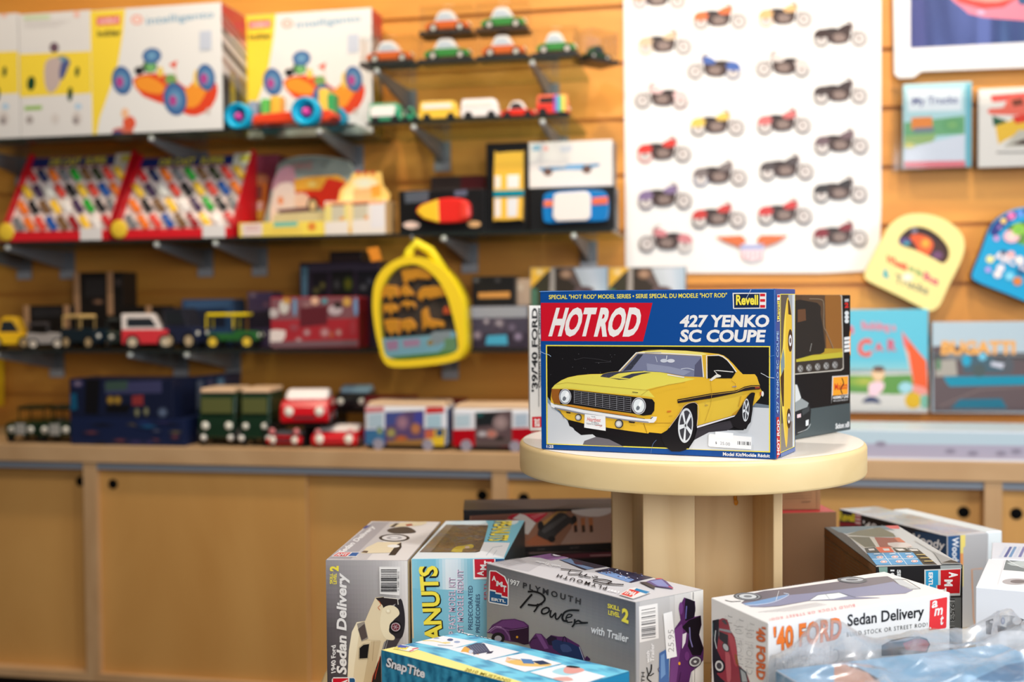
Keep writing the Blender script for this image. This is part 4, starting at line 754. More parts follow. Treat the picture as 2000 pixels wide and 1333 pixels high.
for y0 in range(780, 1080, 60): a.ln(KE(118, y0, 152, y0 + 6, 156, y0 + 52, 124, y0 + 48, 118, y0), .5, (140, 138, 136))
dn('BUILD 3 WAYS', 146, 162, 1190, 1440, (60, 58, 58), .03, KE, 6)
a.done()
a = K.art('top'); a.to('top_artwork')
DKG, BLU = (118, 112, 120), (166, 178, 206)
a.pg(KE(590, 420, 700, 395, 920, 372, 1450, 300, 1560, 288) + KF(340, 650, 420, 640, 520, 632, 556, 650, 600, 690, 690, 725, 640, 748, 420, 762, 300, 768) + KE(1900, 470, 1500, 490, 1160, 500, 850, 556, 700, 566, 560, 562, 460, 520), DKG)
a.pg(KE(470, 522, 700, 490, 940, 440, 1160, 420, 1500, 380) + KF(380, 700, 560, 668, 620, 700, 690, 726, 640, 746, 420, 760, 300, 768) + KE(1900, 466, 1500, 486, 1160, 496, 850, 548, 700, 560, 560, 560), (140, 142, 168)); a.pg(KE(480, 530, 760, 470, 940, 430, 930, 450, 780, 510, 620, 548), (126, 160, 200)); a.ln(KE(500, 545, 760, 520, 950, 440, 900, 420), 1.2, (196, 208, 228), 4)
a.pg(KE(1160, 496, 1250, 440, 1470, 415, 1560, 450, 1420, 478), (226, 232, 234)); a.ln(KE(1160, 496, 1250, 438, 1470, 413, 1640, 465), .9, (90, 94, 104)); a.ln(KE(1330, 430, 1370, 480), .7, (140, 146, 156)); a.pg(KF(556, 650, 600, 648, 700, 700, 738, 718, 690, 720, 600, 690), (196, 200, 202)); a.ln(KF(560, 652, 640, 655, 740, 716, 680, 720), .8, (90, 92, 96))
for (u, v), rx, ry in ((KE(530, 455)[0], 28, 7.6), (KE(1605, 285)[0], 29, 6.4)):
    for k, c in ((1, (96, 98, 102)), (.86, (150, 154, 158)), (.74, (86, 88, 92)), (.62, (206, 210, 212)), (.3, (130, 134, 138))): a.ell(u, v, rx * k, ry * k, c, .04)
a.ell(*KF(285, 658)[0], 28, 5.2, (96, 98, 104)); a.ell(*KF(285, 658)[0], 22, 3.8, (176, 180, 184)); a.ell(*KF(285, 658)[0], 12, 2, (110, 112, 118))
a.ln(KE(820, 500, 850, 400), .9, (226, 226, 226)); a.ln(KE(295, 495, 360, 510, 460, 505), .9, (70, 72, 76))
for i in range(6): a.ln(KE(640 + i * 60, 620 - i * 2, 1240 + i * 20, 520 + i * 4), .6, (196, 194, 196)); 
a.to('top_lettering'); a.tx('BUILD STOCK OR STREET ROD!', KE(1636, 562, 757, 708, 750, 686, 1628, 536), (226, 130, 136), 0, 1.25); a.tx("CUSTOMIZING PARTS INCLUDED", KE(640, 384, 1380, 268, 1380, 282, 640, 400), (110, 108, 110), 0, 1.1)
a.done()

# ---------------- black box standing on end with grey lettering
K = kit_top('model_kit_box', 'black model kit box with grey upright lettering and a picture grid on top', [(1711, 1108), (1880.6, 1103.6), (1754, 1027)], {'all': (24, 23, 25), 'left': CARD, 'top': (188, 190, 190), 'bottom': CARD})
KG, KH = crop(1580, 940, 3.393), crop(1780, 1080, 5.268)
a = K.art('front'); a.to('end_artwork')
a.pg(KG(870, 562, 1010, 556, 1012, 580, 872, 584), (150, 154, 152)); a.pg(KG(936, 756, 1008, 752, 1010, 1300, 936, 1300), (104, 106, 104)); a.pg(KG(462, 570, 520, 566, 520, 640, 470, 640), (120, 150, 140)); a.pg(KG(940, 756, 1008, 752, 1008, 772, 940, 776), (40, 40, 40))
a.to('maker_badge'); a.pg(KG(764, 588, 1007, 578, 1002, 760, 764, 765), (190, 190, 186)); a.pg(KG(872, 592, 1003, 585, 998, 744, 850, 748, 850, 690, 872, 690), (186, 22, 30)); a.pg(KG(774, 596, 856, 592, 856, 690, 842, 692, 842, 720, 774, 724), (40, 146, 190)); dn('A', 926, 986, 604, 642, WHT, .05, KG); dn('M', 896, 952, 654, 698, WHT, .05, KG); dn('T', 866, 910, 708, 738, WHT, .05, KG); dn('ERTL', 792, 820, 606, 700, WHT, .04, KG)
a.to('model_name_lettering'); dn('1953 FORD', 930, 966, 782, 1180, (196, 198, 194), .05, KG); dn('1953 FORD', 930, 966, 782, 1180, (66, 67, 66), .02, KG); dn('1053', 538, 566, 588, 700, (206, 206, 204), .04, KG); dn('SERIES', 582, 608, 588, 740, (196, 196, 194), .05, KG)
a.done()
a = K.art('left'); a.to('panel_lettering'); 
for i in range(9): a.ln(KG(110 + i * 4, 395 + i * 26, 205 + i * 2, 440 + i * 28), 1.5, (92, 66, 46)); a.ln(KG(225 + i * 4, 455 + i * 22, 330 + i * 2, 512 + i * 24), 1.5, (92, 66, 46))
a.ln(KG(80, 345, 250, 480, 420, 600), 1.8, (60, 42, 30)); a.done()
a = K.art('top'); a.to('top_artwork')
a.pg(KG(76, 312, 150, 302, 260, 366, 400, 500, 452, 562, 430, 566, 330, 500), (40, 34, 32)); a.pg(KG(130, 302, 500, 296, 570, 330, 420, 312, 250, 350, 200, 340), (104, 126, 136)); a.pg(KG(500, 296, 590, 294, 604, 318, 540, 318), (206, 88, 88)); a.pg(KG(250, 358, 330, 330, 470, 308, 560, 350, 575, 372, 440, 372), (116, 112, 90)); a.pg(KG(250, 362, 280, 362, 440, 376, 700, 440, 440, 470, 370, 450), (196, 192, 180)); a.pg(KG(262, 368, 400, 374, 445, 438, 370, 440), (96, 94, 76)); a.pg(KG(432, 374, 600, 380, 680, 440, 470, 440), (150, 72, 58)); a.pg(KG(520, 412, 640, 410, 684, 436, 560, 440), (206, 196, 190), 2); a.pg(KG(560, 376, 600, 378, 640, 408, 590, 404), (200, 110, 80))
a.pg(KG(368, 446, 436, 440, 470, 476, 384, 478), (40, 38, 38)); a.pg(KG(440, 440, 538, 440, 566, 474, 472, 476), (222, 92, 54)); a.pg(KG(552, 444, 640, 446, 680, 474, 580, 474), (40, 40, 40)); a.pg(KG(650, 448, 720, 452, 850, 556, 760, 556, 690, 478), (34, 32, 32))
for q in ((392, 452, 430, 450, 436, 462, 400, 464), (486, 450, 530, 450, 536, 464, 500, 466), (566, 452, 620, 452, 640, 462, 600, 466), (660, 454, 716, 456, 728, 466, 680, 466)): a.pg(KG(*q), (220, 216, 210))
a.pg(KG(384, 481, 690, 477, 756, 556, 446, 560), (74, 150, 200))
for k in (1, 2): a.ln(KG(384 + 102 * k, 480 - 1.4 * k, 446 + 103 * k, 560), 1, (226, 230, 232))
a.ln(KG(416, 522, 724, 517), .9, (214, 224, 230))
for r_, (u, v, du) in enumerate(((470, 508, 100), (496, 540, 102))):
    for k in range(3): p = KG(u + du * k, v - 1.5 * k)[0]; a.ell(*p, 7, 2.6, (236, 234, 232)); a.ell(*p, 5.4, 1.9, (200, 70, 74)); a.ell(*p, 3.6, 1.2, (230, 226, 226))
for k in range(3): a.ln(KG(430 + 104 * k, 490, 470 + 104 * k, 489), 1.6, (214, 222, 228)); a.ln(KG(712 + 26 * k, 494 + 22 * k, 770 + 26 * k, 493 + 22 * k), 1.5, (206, 180, 110))
a.pg(KG(820, 470, 1015, 556, 880, 556), (150, 152, 152)); a.pg(KG(940, 530, 1010, 552, 880, 548), (40, 40, 40)); a.ln(KG(700, 400, 830, 480), 1, (160, 164, 160))
a.done()

# ---------------- woody box behind it
ZWO = CZ - .33
K = kit_top('model_kit_box', 'shrink-wrapped model kit box with a dark lettered side, behind the black one', [(1849.6, 1047.6), (1930, 1041.6), (1639, 994.5)], {'all': (214, 212, 214), 'left': (30, 27, 31), 'front': (176, 174, 174), 'bottom': CARD}, zt=ZWO, third='BL')
a = K.art('left'); a.to('side_artwork'); a.pg(KG(690, 330, 922, 366, 922, 800, 690, 700), (26, 56, 88)); a.pg(KG(600, 300, 700, 330, 700, 700, 600, 660), (34, 40, 56))
a.to('maker_badge'); a.pg(KG(196, 188, 306, 205, 306, 292, 196, 290), (26, 26, 50)); a.tx('Revell', KG(200, 200, 304, 218, 304, 272, 200, 264), (206, 190, 50), .04); a.pg(KG(306, 206, 345, 214, 345, 300, 306, 292), (150, 60, 70)); [a.pg(KG(308, y, 343, y + 6, 343, y + 16, 308, y + 10), (196, 180, 180)) for y in (222, 246, 270)]; a.pg(KG(194, 272, 306, 280, 306, 300, 194, 300), (130, 36, 48))
a.to('model_name_lettering'); a.tx("'40 Ford Woody", KG(360, 262, 905, 398, 893, 478, 360, 330), (226, 226, 228), .015); a.done()
a = K.art('front'); a.to('end_artwork'); a.pg(KG(920, 362, 1003, 358, 1003, 700, 924, 700), (34, 78, 124)); dn('Woody', 935, 992, 374, 560, (226, 228, 230), .02, KG, 0); a.pg(KG(1003, 358, 1036, 357, 1036, 430, 1022, 445, 1022, 700, 1003, 700), (228, 208, 110)); a.pg(KG(1003, 480, 1022, 480, 1022, 560, 1003, 560), (226, 150, 80)); a.ln(KG(1082, 720, 1078, 586, 1150, 580), 2, (226, 170, 130)); a.ln(KG(1080, 590, 1090, 900, 1104, 980), 2.2, (206, 150, 110)); a.pg(KG(1186, 344, 1190, 344, 1190, 900, 1150, 900), (190, 188, 188)); a.done()
a = K.art('top'); a.to('top_artwork'); a.pg(KG(330, 210, 560, 160, 600, 185, 560, 200, 420, 215), (206, 192, 180), 2); a.pg(KG(400, 180, 540, 160, 560, 176, 480, 195), (190, 176, 160), 2); a.pg(KG(560, 235, 700, 215, 830, 235, 800, 262, 640, 270), (196, 184, 176), 2); a.pg(KG(620, 240, 720, 222, 800, 238, 700, 255), (170, 154, 146), 2); a.pg(KG(680, 290, 860, 278, 1130, 320, 930, 350, 800, 330), (206, 204, 220)); a.pg(KG(680, 292, 760, 285, 900, 345, 860, 345), (190, 192, 214)); a.ln(KG(650, 200, 740, 222), 2, (180, 184, 206))
a.to('shrink_wrap'); a.pg(KG(220, 185, 560, 150, 1300, 312, 925, 366), clear('shrink_wrap', (.97, .97, .98), .05, .1, .5, 18)); a.done()
tr = MB(); fr = K.c[1]; dv = (K.c[1] - K.c[0]).normalized(); bk = (K.c[2] - K.c[1]).normalized()
q = [fr + dv * .001 + bk * .004, fr + dv * .028 + bk * .004, fr + dv * .028 + bk * .2, fr + dv * .001 + bk * .2]
tr.hexa([Vector((p.x, p.y, ZDECK + .0005)) for p in q] + [Vector((p.x, p.y, ZWO + .001)) for p in q], (226, 232, 232)); tr.build('tray_insert', K.root, local=K.root.matrix_basis.inverted(), bevel=.002)

# ---------------- plain white box at the right edge
K = kit_top('model_kit_box', 'plain white model kit box at the right edge with a dark grille picture', [(1905.8, 1147), (2052, 1159.5), (1930.5, 1092)], {'all': (226, 230, 236), 'top': (232, 233, 235), 'bottom': CARD}, third='BL')
a = K.art('front'); a.to('grille_picture'); a.pg(KH(765, 705, 840, 680, 850, 720, 900, 720, 910, 655, 1000, 645, 1090, 660, 1159, 690, 1250, 700, 1250, 820, 1060, 800, 930, 806, 820, 842, 770, 840), (40, 42, 50), 1); a.pg(KH(845, 680, 880, 700, 890, 820, 820, 900, 820, 830), (222, 226, 232)); a.pg(KH(880, 596, 910, 596, 900, 740, 866, 760), (206, 212, 220)); a.pg(KH(916, 655, 988, 655, 978, 768, 890, 750), (206, 212, 216)); a.ell(*KH(942, 702)[0], 3.8, 7, (70, 94, 150)); a.ell(*KH(942, 702)[0], 2, 4.4, (180, 190, 210)); a.ell(*KH(826, 712)[0], 4, 2.6, (206, 210, 216)); a.ell(*KH(1085, 700)[0], 9, 8, (206, 210, 214)); a.ell(*KH(1190, 740)[0], 12, 10, (190, 196, 202)); a.done()
a = K.art('top'); a.to('top_artwork'); a.pg(KG(1288, 590, 1308, 520, 1560, 520, 1560, 612), (118, 128, 128)); a.pg(KG(1310, 545, 1400, 530, 1560, 560, 1560, 590, 1340, 560), (186, 196, 194)); a.ln(KG(1320, 528, 1400, 570, 1500, 600), 1, (226, 230, 230)); a.ell(*KG(1370, 668)[0], 26, 6, (178, 172, 172)); a.ell(*KG(1385, 668)[0], 15, 3.6, (120, 112, 112)); a.ln(KG(1250, 690, 1300, 520), .8, (206, 206, 208)); a.done()
# ---------------- white instruction box behind it
K = kit_top('model_kit_box', 'striped white box top showing just behind the plain white box', [(1936, 1092), (2056, 1097), (2050, 1064)], {'all': (222, 224, 230)}, zt=CZ - .318)
a = K.art('top'); a.to('striped_label'); 
for i, c in enumerate(((206, 212, 226), (84, 92, 150), (110, 150, 190), (206, 210, 222), (120, 120, 170), (206, 210, 220))): a.pg(KG(1258 + i * 32, 505, 1290 + i * 32 - 12, 506, 1330 + i * 30 - 12, 438, 1300 + i * 30, 436), c)
a.done()

# ---------------- big brown-sided box and the smaller one stacked on it, in the shade behind the column
A, B = xy(1500, 1004, CZ - .30), xy(1634, 1000.5, CZ - .30); d = (B - A).normalized(); nb = Vector((-d.y, d.x, 0))
K = Kit('model_kit_box', 'tall box behind the column, raw brown cardboard side toward the camera', [A, B, B + nb * .07, A + nb * .07], ZDECK + .0005, CZ - .30, {'all': CARD, 'top': (206, 60, 66), 'right': (214, 206, 204)})
zz = CZ - .30
A2 = on_z(1470, 1001, zz + .0); B2 = on_z(1606, 998.5, zz); d = (B2 - A2).normalized(); nb = Vector((-d.y, d.x, 0)); A2 += nb * .008; B2 += nb * .008
K = Kit('model_kit_box', 'smaller brown-sided box stacked on top of the tall one behind the column', [Vector((p.x, p.y, 0)) for p in (A2, B2, B2 + nb * .055, A2 + nb * .055)], zz + .0003, zz + .058, {'all': (156, 114, 78), 'top': WHT, 'right': (216, 212, 214)})
a = K.art('front'); a.to('panel_lettering'); KQ = crop(1500, 940, 6.06)
for y in (150, 180, 210): a.ln(KQ(190, y, 520, y - 8), 1.2, (122, 86, 58))
a.ln(KQ(395, 252, 505, 244), 1.6, (100, 70, 48)); a.ln(KQ(180, 336, 575, 334, 575, 90), 1.0, (110, 78, 52)); a.done()

# ---------------- two long black window boxes, stacked, behind the light blue one
KI = crop(900, 960, 5.55)
A = on_plane(905, 1000, Vector((0, 1.66, 0)), Vector((0, -1, 0))); B = on_plane(1262, 986, Vector((0, 1.66, 0)), Vector((0, -1, 0)))
al = math.radians(1.5); d = Vector((math.cos(al), math.sin(al), 0)); nb = Vector((-d.y, d.x, 0)); A.z = 0; B.z = 0; L_ = (B - A).length
ztp = on_plane(905, 997, A, nb).z; zmid = on_plane(1033, 1079, A, nb).z
for k, (zb_, zt_, lab) in enumerate(((zmid + .0003, ztp, 'long black window box with a dark toy truck on an orange card, upper of two'), (ZDECK + .0005, zmid, 'long black window box, lower of the two stacked behind the light blue box'))):
    K = Kit('model_kit_box', lab, [A, A + d * L_, A + d * L_ + nb * .09, A + nb * .09], zb_, zt_, {'all': (24, 21, 22), 'top': (70, 58, 56)})
    a = K.art('front')
    if k == 0:
        a.to('window_cutout'); a.pg(KI(100, 268, 1640, 195, 2000, 180, 2000, 540, 740, 600, 100, 640), (150, 104, 80)); a.pg(KI(110, 268, 560, 250, 480, 320, 110, 340), (110, 70, 56)); a.pg(KI(1240, 215, 2000, 190, 2000, 540, 1080, 575, 1200, 400), (178, 146, 130)); a.pg(KI(700, 560, 860, 440, 1000, 580, 760, 590), (164, 96, 64)); a.pg(KI(860, 350, 1040, 220, 1160, 218, 900, 420), (176, 130, 70))
        a.to('printed_card'); a.pg(KI(500, 290, 560, 250, 690, 245, 820, 335, 780, 390, 600, 330), (164, 26, 44)); a.pg(KI(690, 248, 950, 236, 830, 340), (186, 34, 56)); a.pg(KI(560, 300, 640, 245, 700, 260, 815, 345, 730, 470, 690, 460, 700, 330), (206, 200, 194)); a.ln(KI(760, 280, 880, 240), 1, (222, 150, 150)); a.ln(KI(780, 300, 910, 240), 1, (222, 150, 150)); a.pg(KI(1200, 205, 1640, 185, 1640, 225, 1500, 275, 1300, 262), (226, 220, 216), 2)  # card print, plus a painted white reflection at the upper right
        for x in (1240, 1325, 1410): a.pg(KI(x - 28, 290, x + 20, 285, x + 26, 440, x - 12, 450), (186, 116, 74)); a.pg(KI(x - 14, 370, x + 16, 366, x + 26, 440, x - 10, 448), (60, 40, 34))
        a.to('toy_truck_inside'); a.pg(KI(830, 470, 850, 400, 900, 370, 960, 320, 1060, 235, 1130, 240, 1180, 280, 1250, 290, 1255, 330, 1200, 370, 1180, 350, 1040, 470, 1000, 530, 960, 540, 850, 490), (50, 48, 48), 2); a.pg(KI(870, 420, 980, 350, 1120, 260, 1150, 280, 1000, 400, 900, 460), (78, 76, 76)); a.ell(*KI(1230, 305)[0], 5, 8, (26, 24, 24)); a.ell(*KI(865, 375)[0], 6, 9, (26, 24, 24)); a.ell(*KI(985, 520)[0], 7, 6, (24, 22, 22))
        a.to('window_film'); a.pg(KI(100, 268, 1640, 195, 2000, 180, 2000, 540, 740, 600, 100, 640), clear('window_film', (.97, .96, .95), .04, .1, .2, 10))
        a.to('caption_lettering'); a.tx('SCALE', KI(830, 624, 910, 620, 910, 634, 830, 638), (110, 100, 96), 0); a.tx('DIE CAST', KI(1185, 606, 1285, 600, 1285, 616, 1185, 622), (110, 100, 96), 0)
    else:
        a.to('printed_strip'); a.pg(KI(740, 660, 2000, 610, 2000, 630, 740, 682), (96, 78, 74)); a.pg(KI(1000, 690, 2000, 640, 2000, 690, 1000, 740), (90, 40, 50)); a.ln(KI(1400, 700, 1640, 690), 1.4, (190, 150, 150))
    a.done()

# ---------------- box in a loose clear plastic bag, nearest on the right
ZBAG = .722
A, B, C = xy(1470, 1480, ZBAG), xy(1850, 1440, ZBAG), None
A = Vector((.268, .93, 0)); d = Vector((math.cos(.30), math.sin(.30), 0)); nb = Vector((-d.y, d.x, 0))
K = Kit('model_kit_box', 'blue-topped box inside a crumpled clear plastic bag, nearest on the right', [A, A + d * .25, A + d * .25 + nb * .098, A + nb * .098], ZDECK + .0005, .745, {'all': (96, 150, 186), 'top': (120, 170, 204), 'front': (190, 196, 204)})
a = K.art('top'); a.to('top_artwork'); KJ = crop(1640, 1160, 5.555)
a.pg(KJ(-60, 790, 60, 770, 330, 870, 440, 961, 420, 1100, -60, 1100), (196, 150, 130)); a.pg(KJ(60, 780, 200, 800, 430, 930, 400, 960, 300, 860), (60, 52, 62)); a.pg(KJ(1400, 961, 1800, 780, 2000, 740, 2000, 961), (70, 120, 160)); a.done()
# the bag: one crumpled sheet over the box
def film(name):
    m = clear(name, (.97, .97, .98), .07, .24, .05, 40); nt = m.node_tree; o = nt.nodes['Material Output']; sh = o.inputs[0].links[0].from_socket
    df = nt.nodes.new('ShaderNodeBsdfDiffuse'); df.inputs[0].default_value = (.92, .93, .95, 1); tl = nt.nodes.new('ShaderNodeBsdfTranslucent'); tl.inputs[0].default_value = (.9, .92, .95, 1)
    a1 = nt.nodes.new('ShaderNodeMixShader'); a1.inputs[0].default_value = .5; nt.links.new(df.outputs[0], a1.inputs[1]); nt.links.new(tl.outputs[0], a1.inputs[2])
    tc = nt.nodes.new('ShaderNodeTexCoord'); n = nt.nodes.new('ShaderNodeTexNoise'); n.inputs['Scale'].default_value = 16; n.inputs['Detail'].default_value = 3; n.inputs['Distortion'].default_value = 1.2
    r = nt.nodes.new('ShaderNodeMapRange'); r.inputs[1].default_value = .42; r.inputs[2].default_value = .72; r.inputs[3].default_value = .06; r.inputs[4].default_value = .55
    mx = nt.nodes.new('ShaderNodeMixShader'); nt.links.new(tc.outputs['Object'], n.inputs['Vector']); nt.links.new(n.outputs['Fac'], r.inputs[0]); nt.links.new(r.outputs[0], mx.inputs[0]); nt.links.new(sh, mx.inputs[1]); nt.links.new(a1.outputs[0], mx.inputs[2]); nt.links.new(mx.outputs[0], o.inputs[0])
    return m
bag = thing('plastic_bag', 'crumpled clear plastic bag loosely wrapped over the blue-topped box', 'plastic bag', (A.x, A.y, ZDECK + .0005), .30)
from mathutils import noise
m = MB(); NX, NY = 110, 64; vs = []
for j in range(NY + 1):
    for i in range(NX + 1):
        s_, t_ = -.026 + .30 * i / NX, -.030 + .146 * j / NY
        ex = max(0, -s_ - .004, s_ - .254); ey = max(0, -t_ - .004, t_ - .100); e = math.hypot(ex, ey)
        p = Vector((s_, t_, 0)); q = Vector((s_ * .7 + t_ * .8, t_ * 1.2 - s_ * .45, 0))
        r1 = 1 - abs(noise.noise(q * 17 + Vector((4, 2, 0)))) * 2.2; r2 = 1 - abs(noise.noise(q * 38 + Vector((1, 7, 3)))) * 2; n3 = noise.noise(p * 70)
        rise = .003 + .010 * max(0, r1) + .003 * max(0, r2) + .0005 * n3
        rise += .022 * math.exp(-((s_ - .05) / .035) ** 2 - ((t_ - .095) / .03) ** 2) + .020 * math.exp(-((s_ - .25) / .03) ** 2 - ((t_ - .07) / .05) ** 2) + .006 * math.exp(-((t_ - .10) / .02) ** 2)
        vs.append((s_, t_, .1305 + rise - 4.0 * e))
m.mesh(vs, [(j * (NX + 1) + i, j * (NX + 1) + i + 1, (j + 1) * (NX + 1) + i + 1, (j + 1) * (NX + 1) + i) for j in range(NY) for i in range(NX)], film('bag_film'), True)
m.build('bag_film', bag, merge=False)

# ================================================================== SLATTED WALL: SHELVES AND BRACKETS
SD = 0.30
def shelf(label, u0, u1, up_, vp_, group='glass shelves on the slatted wall'):
    z = wp(up_, vp_, SD)[1]; s0 = wp(u0, vp_, SD)[0]; s1 = wp(u1, vp_, SD)[0]
    t = wthing('glass_shelf', label, 'shelf', (s0 + s1) / 2, SD / 2 + .002, z - .008, group); L = (s1 - s0) / 2
    m = MB(); m.box(-L, L, -SD / 2, SD / 2, 0, .008, GLASS); m.build('glass_pane', t)
    m = MB(); m.box(-L, L, -SD / 2 - .0006, -SD / 2 - .0001, 0, .008, GEDGE); m.build('front_edge', t)
    return z
Z1 = shelf('glass shelf at upper left carrying the white building set boxes', -260, 694, 60, 268.5)
Z2 = shelf('long glass shelf carrying the two trays of toy cars', -260, 1196, 60, 472)
Z3 = shelf('glass shelf carrying the row of vintage toy vehicles', -260, 1380, 300, 683)
Z4 = shelf('short glass shelf under the clear display cases at top centre', 722, 1120, 920, 116)
Z5 = shelf('short glass shelf under the row of small toy vans', 716, 1114, 920, 231)
BK = None
def bracket(u, vtop, z, label):
    global BK
    s = wp(u, vtop, .004)[0]
    if BK is None:
        BK = wthing('shelf_bracket', label, 'bracket', s, 0, z - .009, 'steel shelf brackets')
        m = MB(); m.box(-.023, .023, -.008, -.0005, -.086, -.002, STEEL); m.build('back_plate', BK, bevel=.001)
        m = MB(); m.box(-.023, .023, -.011, -.008, -.086, -.062, mat((196, 198, 204), .3, .4)); m.build('bright_lip', BK)
        m = MB(); m.prism([(-.008, -.002), (-.292, -.002), (-.294, -.014), (-.008, -.062)], -.004, .004, STEEL, 'x'); m.build('tapered_arm', BK)
        m = MB(); m.ball((0, -.288, -.006), .008, mat((230, 228, 222), .12)); m.build('glass_clip', BK)
    else: dup(BK, W(s, 0, z - .009), -YAW, label, 'steel shelf brackets')
for u, v, z, l in ((45, 285, Z1, 'steel bracket under the upper left shelf, at its left end in view'), (392, 280, Z1, 'steel bracket under the upper left shelf, below the large white box'), (695, 280, Z1, 'steel bracket under the right end of the upper left shelf'),
                   (48, 490, Z2, 'steel bracket under the toy car trays, leftmost of four'), (132, 490, Z2, 'steel bracket under the toy car trays, second of four'), (402, 488, Z2, 'steel bracket under the toy car trays, third of four'), (508, 486, Z2, 'steel bracket under the yellow display carton'), (918, 474, Z2, 'steel bracket above the hanging yellow backpack, on its right'), (1150, 470, Z2, 'steel bracket under the blue and white toy car box'),
                   (112, 700, Z3, 'dim steel bracket under the vintage vehicles, leftmost'), (354, 698, Z3, 'dim steel bracket under the green tractor'), (456, 696, Z3, 'dim steel bracket right of the green tractor, under its shelf'), (880, 694, Z3, 'dim steel bracket under the shelf beside the backpack'),
                   (798, 160, Z4, 'left steel bracket under the clear display cases'), (1076, 152, Z4, 'right steel bracket under the clear display cases'), (864, 262, Z5, 'left steel bracket under the small toy vans'), (1094, 242, Z5, 'right steel bracket under the small toy vans')):
    bracket(u, v, z, l)

# ------------------------------------------------------------------ helpers for goods on the wall
def wbox(name, label, cat, u0, u1, vt, vb, w, depth, cols, zb=None, group=None, part='carton', bevel=.0015):
    """a box parallel to the wall; its front face sits at wall offset w and fills the given picture span"""
    vm = (vt + vb) / 2; s0, s1 = wp(u0, vm, w)[0], wp(u1, vm, w)[0]; um = (u0 + u1) / 2
    z1 = wp(um, vt, w)[1]; z0 = wp(um, vb, w)[1] if zb is None else zb
    t = wthing(name, label, cat, (s0 + s1) / 2, w - depth / 2, z0 + .0003, group)
    m = MB(); L = (s1 - s0) / 2; m.box(-L, L, -depth / 2, depth / 2, 0, z1 - z0, cols); m.build(part, t, bevel=bevel)
    t['_'] = 0; del t['_']
    a = Art(W(0, w, 0), EN, t, bounds=[W(s0, w, z0), W(s1, w, z0), W(s1, w, z1), W(s0, w, z1)]); a.dim = (L, z1 - z0, depth); return t, a
def side_art(t, a, depth):
    """art plane on the box's right-hand side"""
    p = t.matrix_basis @ Vector((a.dim[0], 0, 0)); return Art(p, ES, t)
def outline(pts, n=5): return spline(pts, n)
def loc2(pts, w, s0, z0): return [(lambda q: (q[0] - s0, q[1] - z0))(wp(u, v, w)) for u, v in pts]

# ------------------------------------------------------------------ UPPER LEFT SHELF
SETW, SETY = (226, 222, 218), (246, 214, 66)
def robot_art(a, x, lab):
    K = lambda *p: [(x + p[i], p[i + 1]) for i in range(0, len(p), 2)]
    a.to('printed_band'); a.pg(K(0, 106, 139, 100, 141, 182, 0, 190), SETY)
    a.to('robot_picture'); a.soft(x + 83, 122, 16, 13, (120, 130, 140), (110, 180, 200)); a.pg(K(50, 125, 66, 112, 82, 120, 80, 160, 62, 182, 50, 165), (196, 176, 170), 3); a.ell(x + 68, 93, 9, 10, (110, 84, 96)); a.pg(K(82, 122, 98, 120, 86, 154, 78, 150), (84, 92, 140), 2)
    for u, v, a_, b_, r in ((23, 163, 8, 14, .1), (113, 140, 4, 10, .1), (99, 184, 5, 14, .05), (-26, 190, 6, 15, .1)):
        if u > 2: a.ell(x + u, v, a_, b_, (24, 66, 40), r)
    a.to('printed_text'); a.pg(K(8, 30, 60, 28, 60, 38, 8, 40), (206, 216, 180)); a.pg(K(10, 208, 44, 206, 44, 214, 10, 216), (150, 190, 90)); [a.ln(K(10, 44 + i * 5, 100 - i * 12, 41 + i * 5), 1.2, (206, 198, 194)) for i in range(3)]; a.ell(x + 112, 28, 6, 7, (238, 190, 176)); a.ell(x + 112, 232, 9, 13, (206, 196, 190)); a.ell(x + 110, 236, 5, 7, (150, 140, 140)); a.ell(x + 70, 232, 8, 10, (214, 206, 200)); a.ell(x + 20, 234, 7, 8, (170, 160, 156)); a.ell(x + 115, 208, 7, 6, (180, 206, 226))
t, a = wbox('building_set_box', 'white and yellow robot building set box cut by the left edge of the photo', 'toy box', -104, 36, 30, 268, .285, .10, SETW, Z1, 'robot building set boxes'); robot_art(a, -104, ''); a.done()
t, a = wbox('building_set_box', 'white and yellow robot building set box, right of the one cut by the edge', 'toy box', 38, 178, 24, 264, .285, .10, SETW, Z1, 'robot building set boxes'); robot_art(a, 38, ''); a.done()
TURQ, HUB = (92, 150, 190), (176, 70, 140)
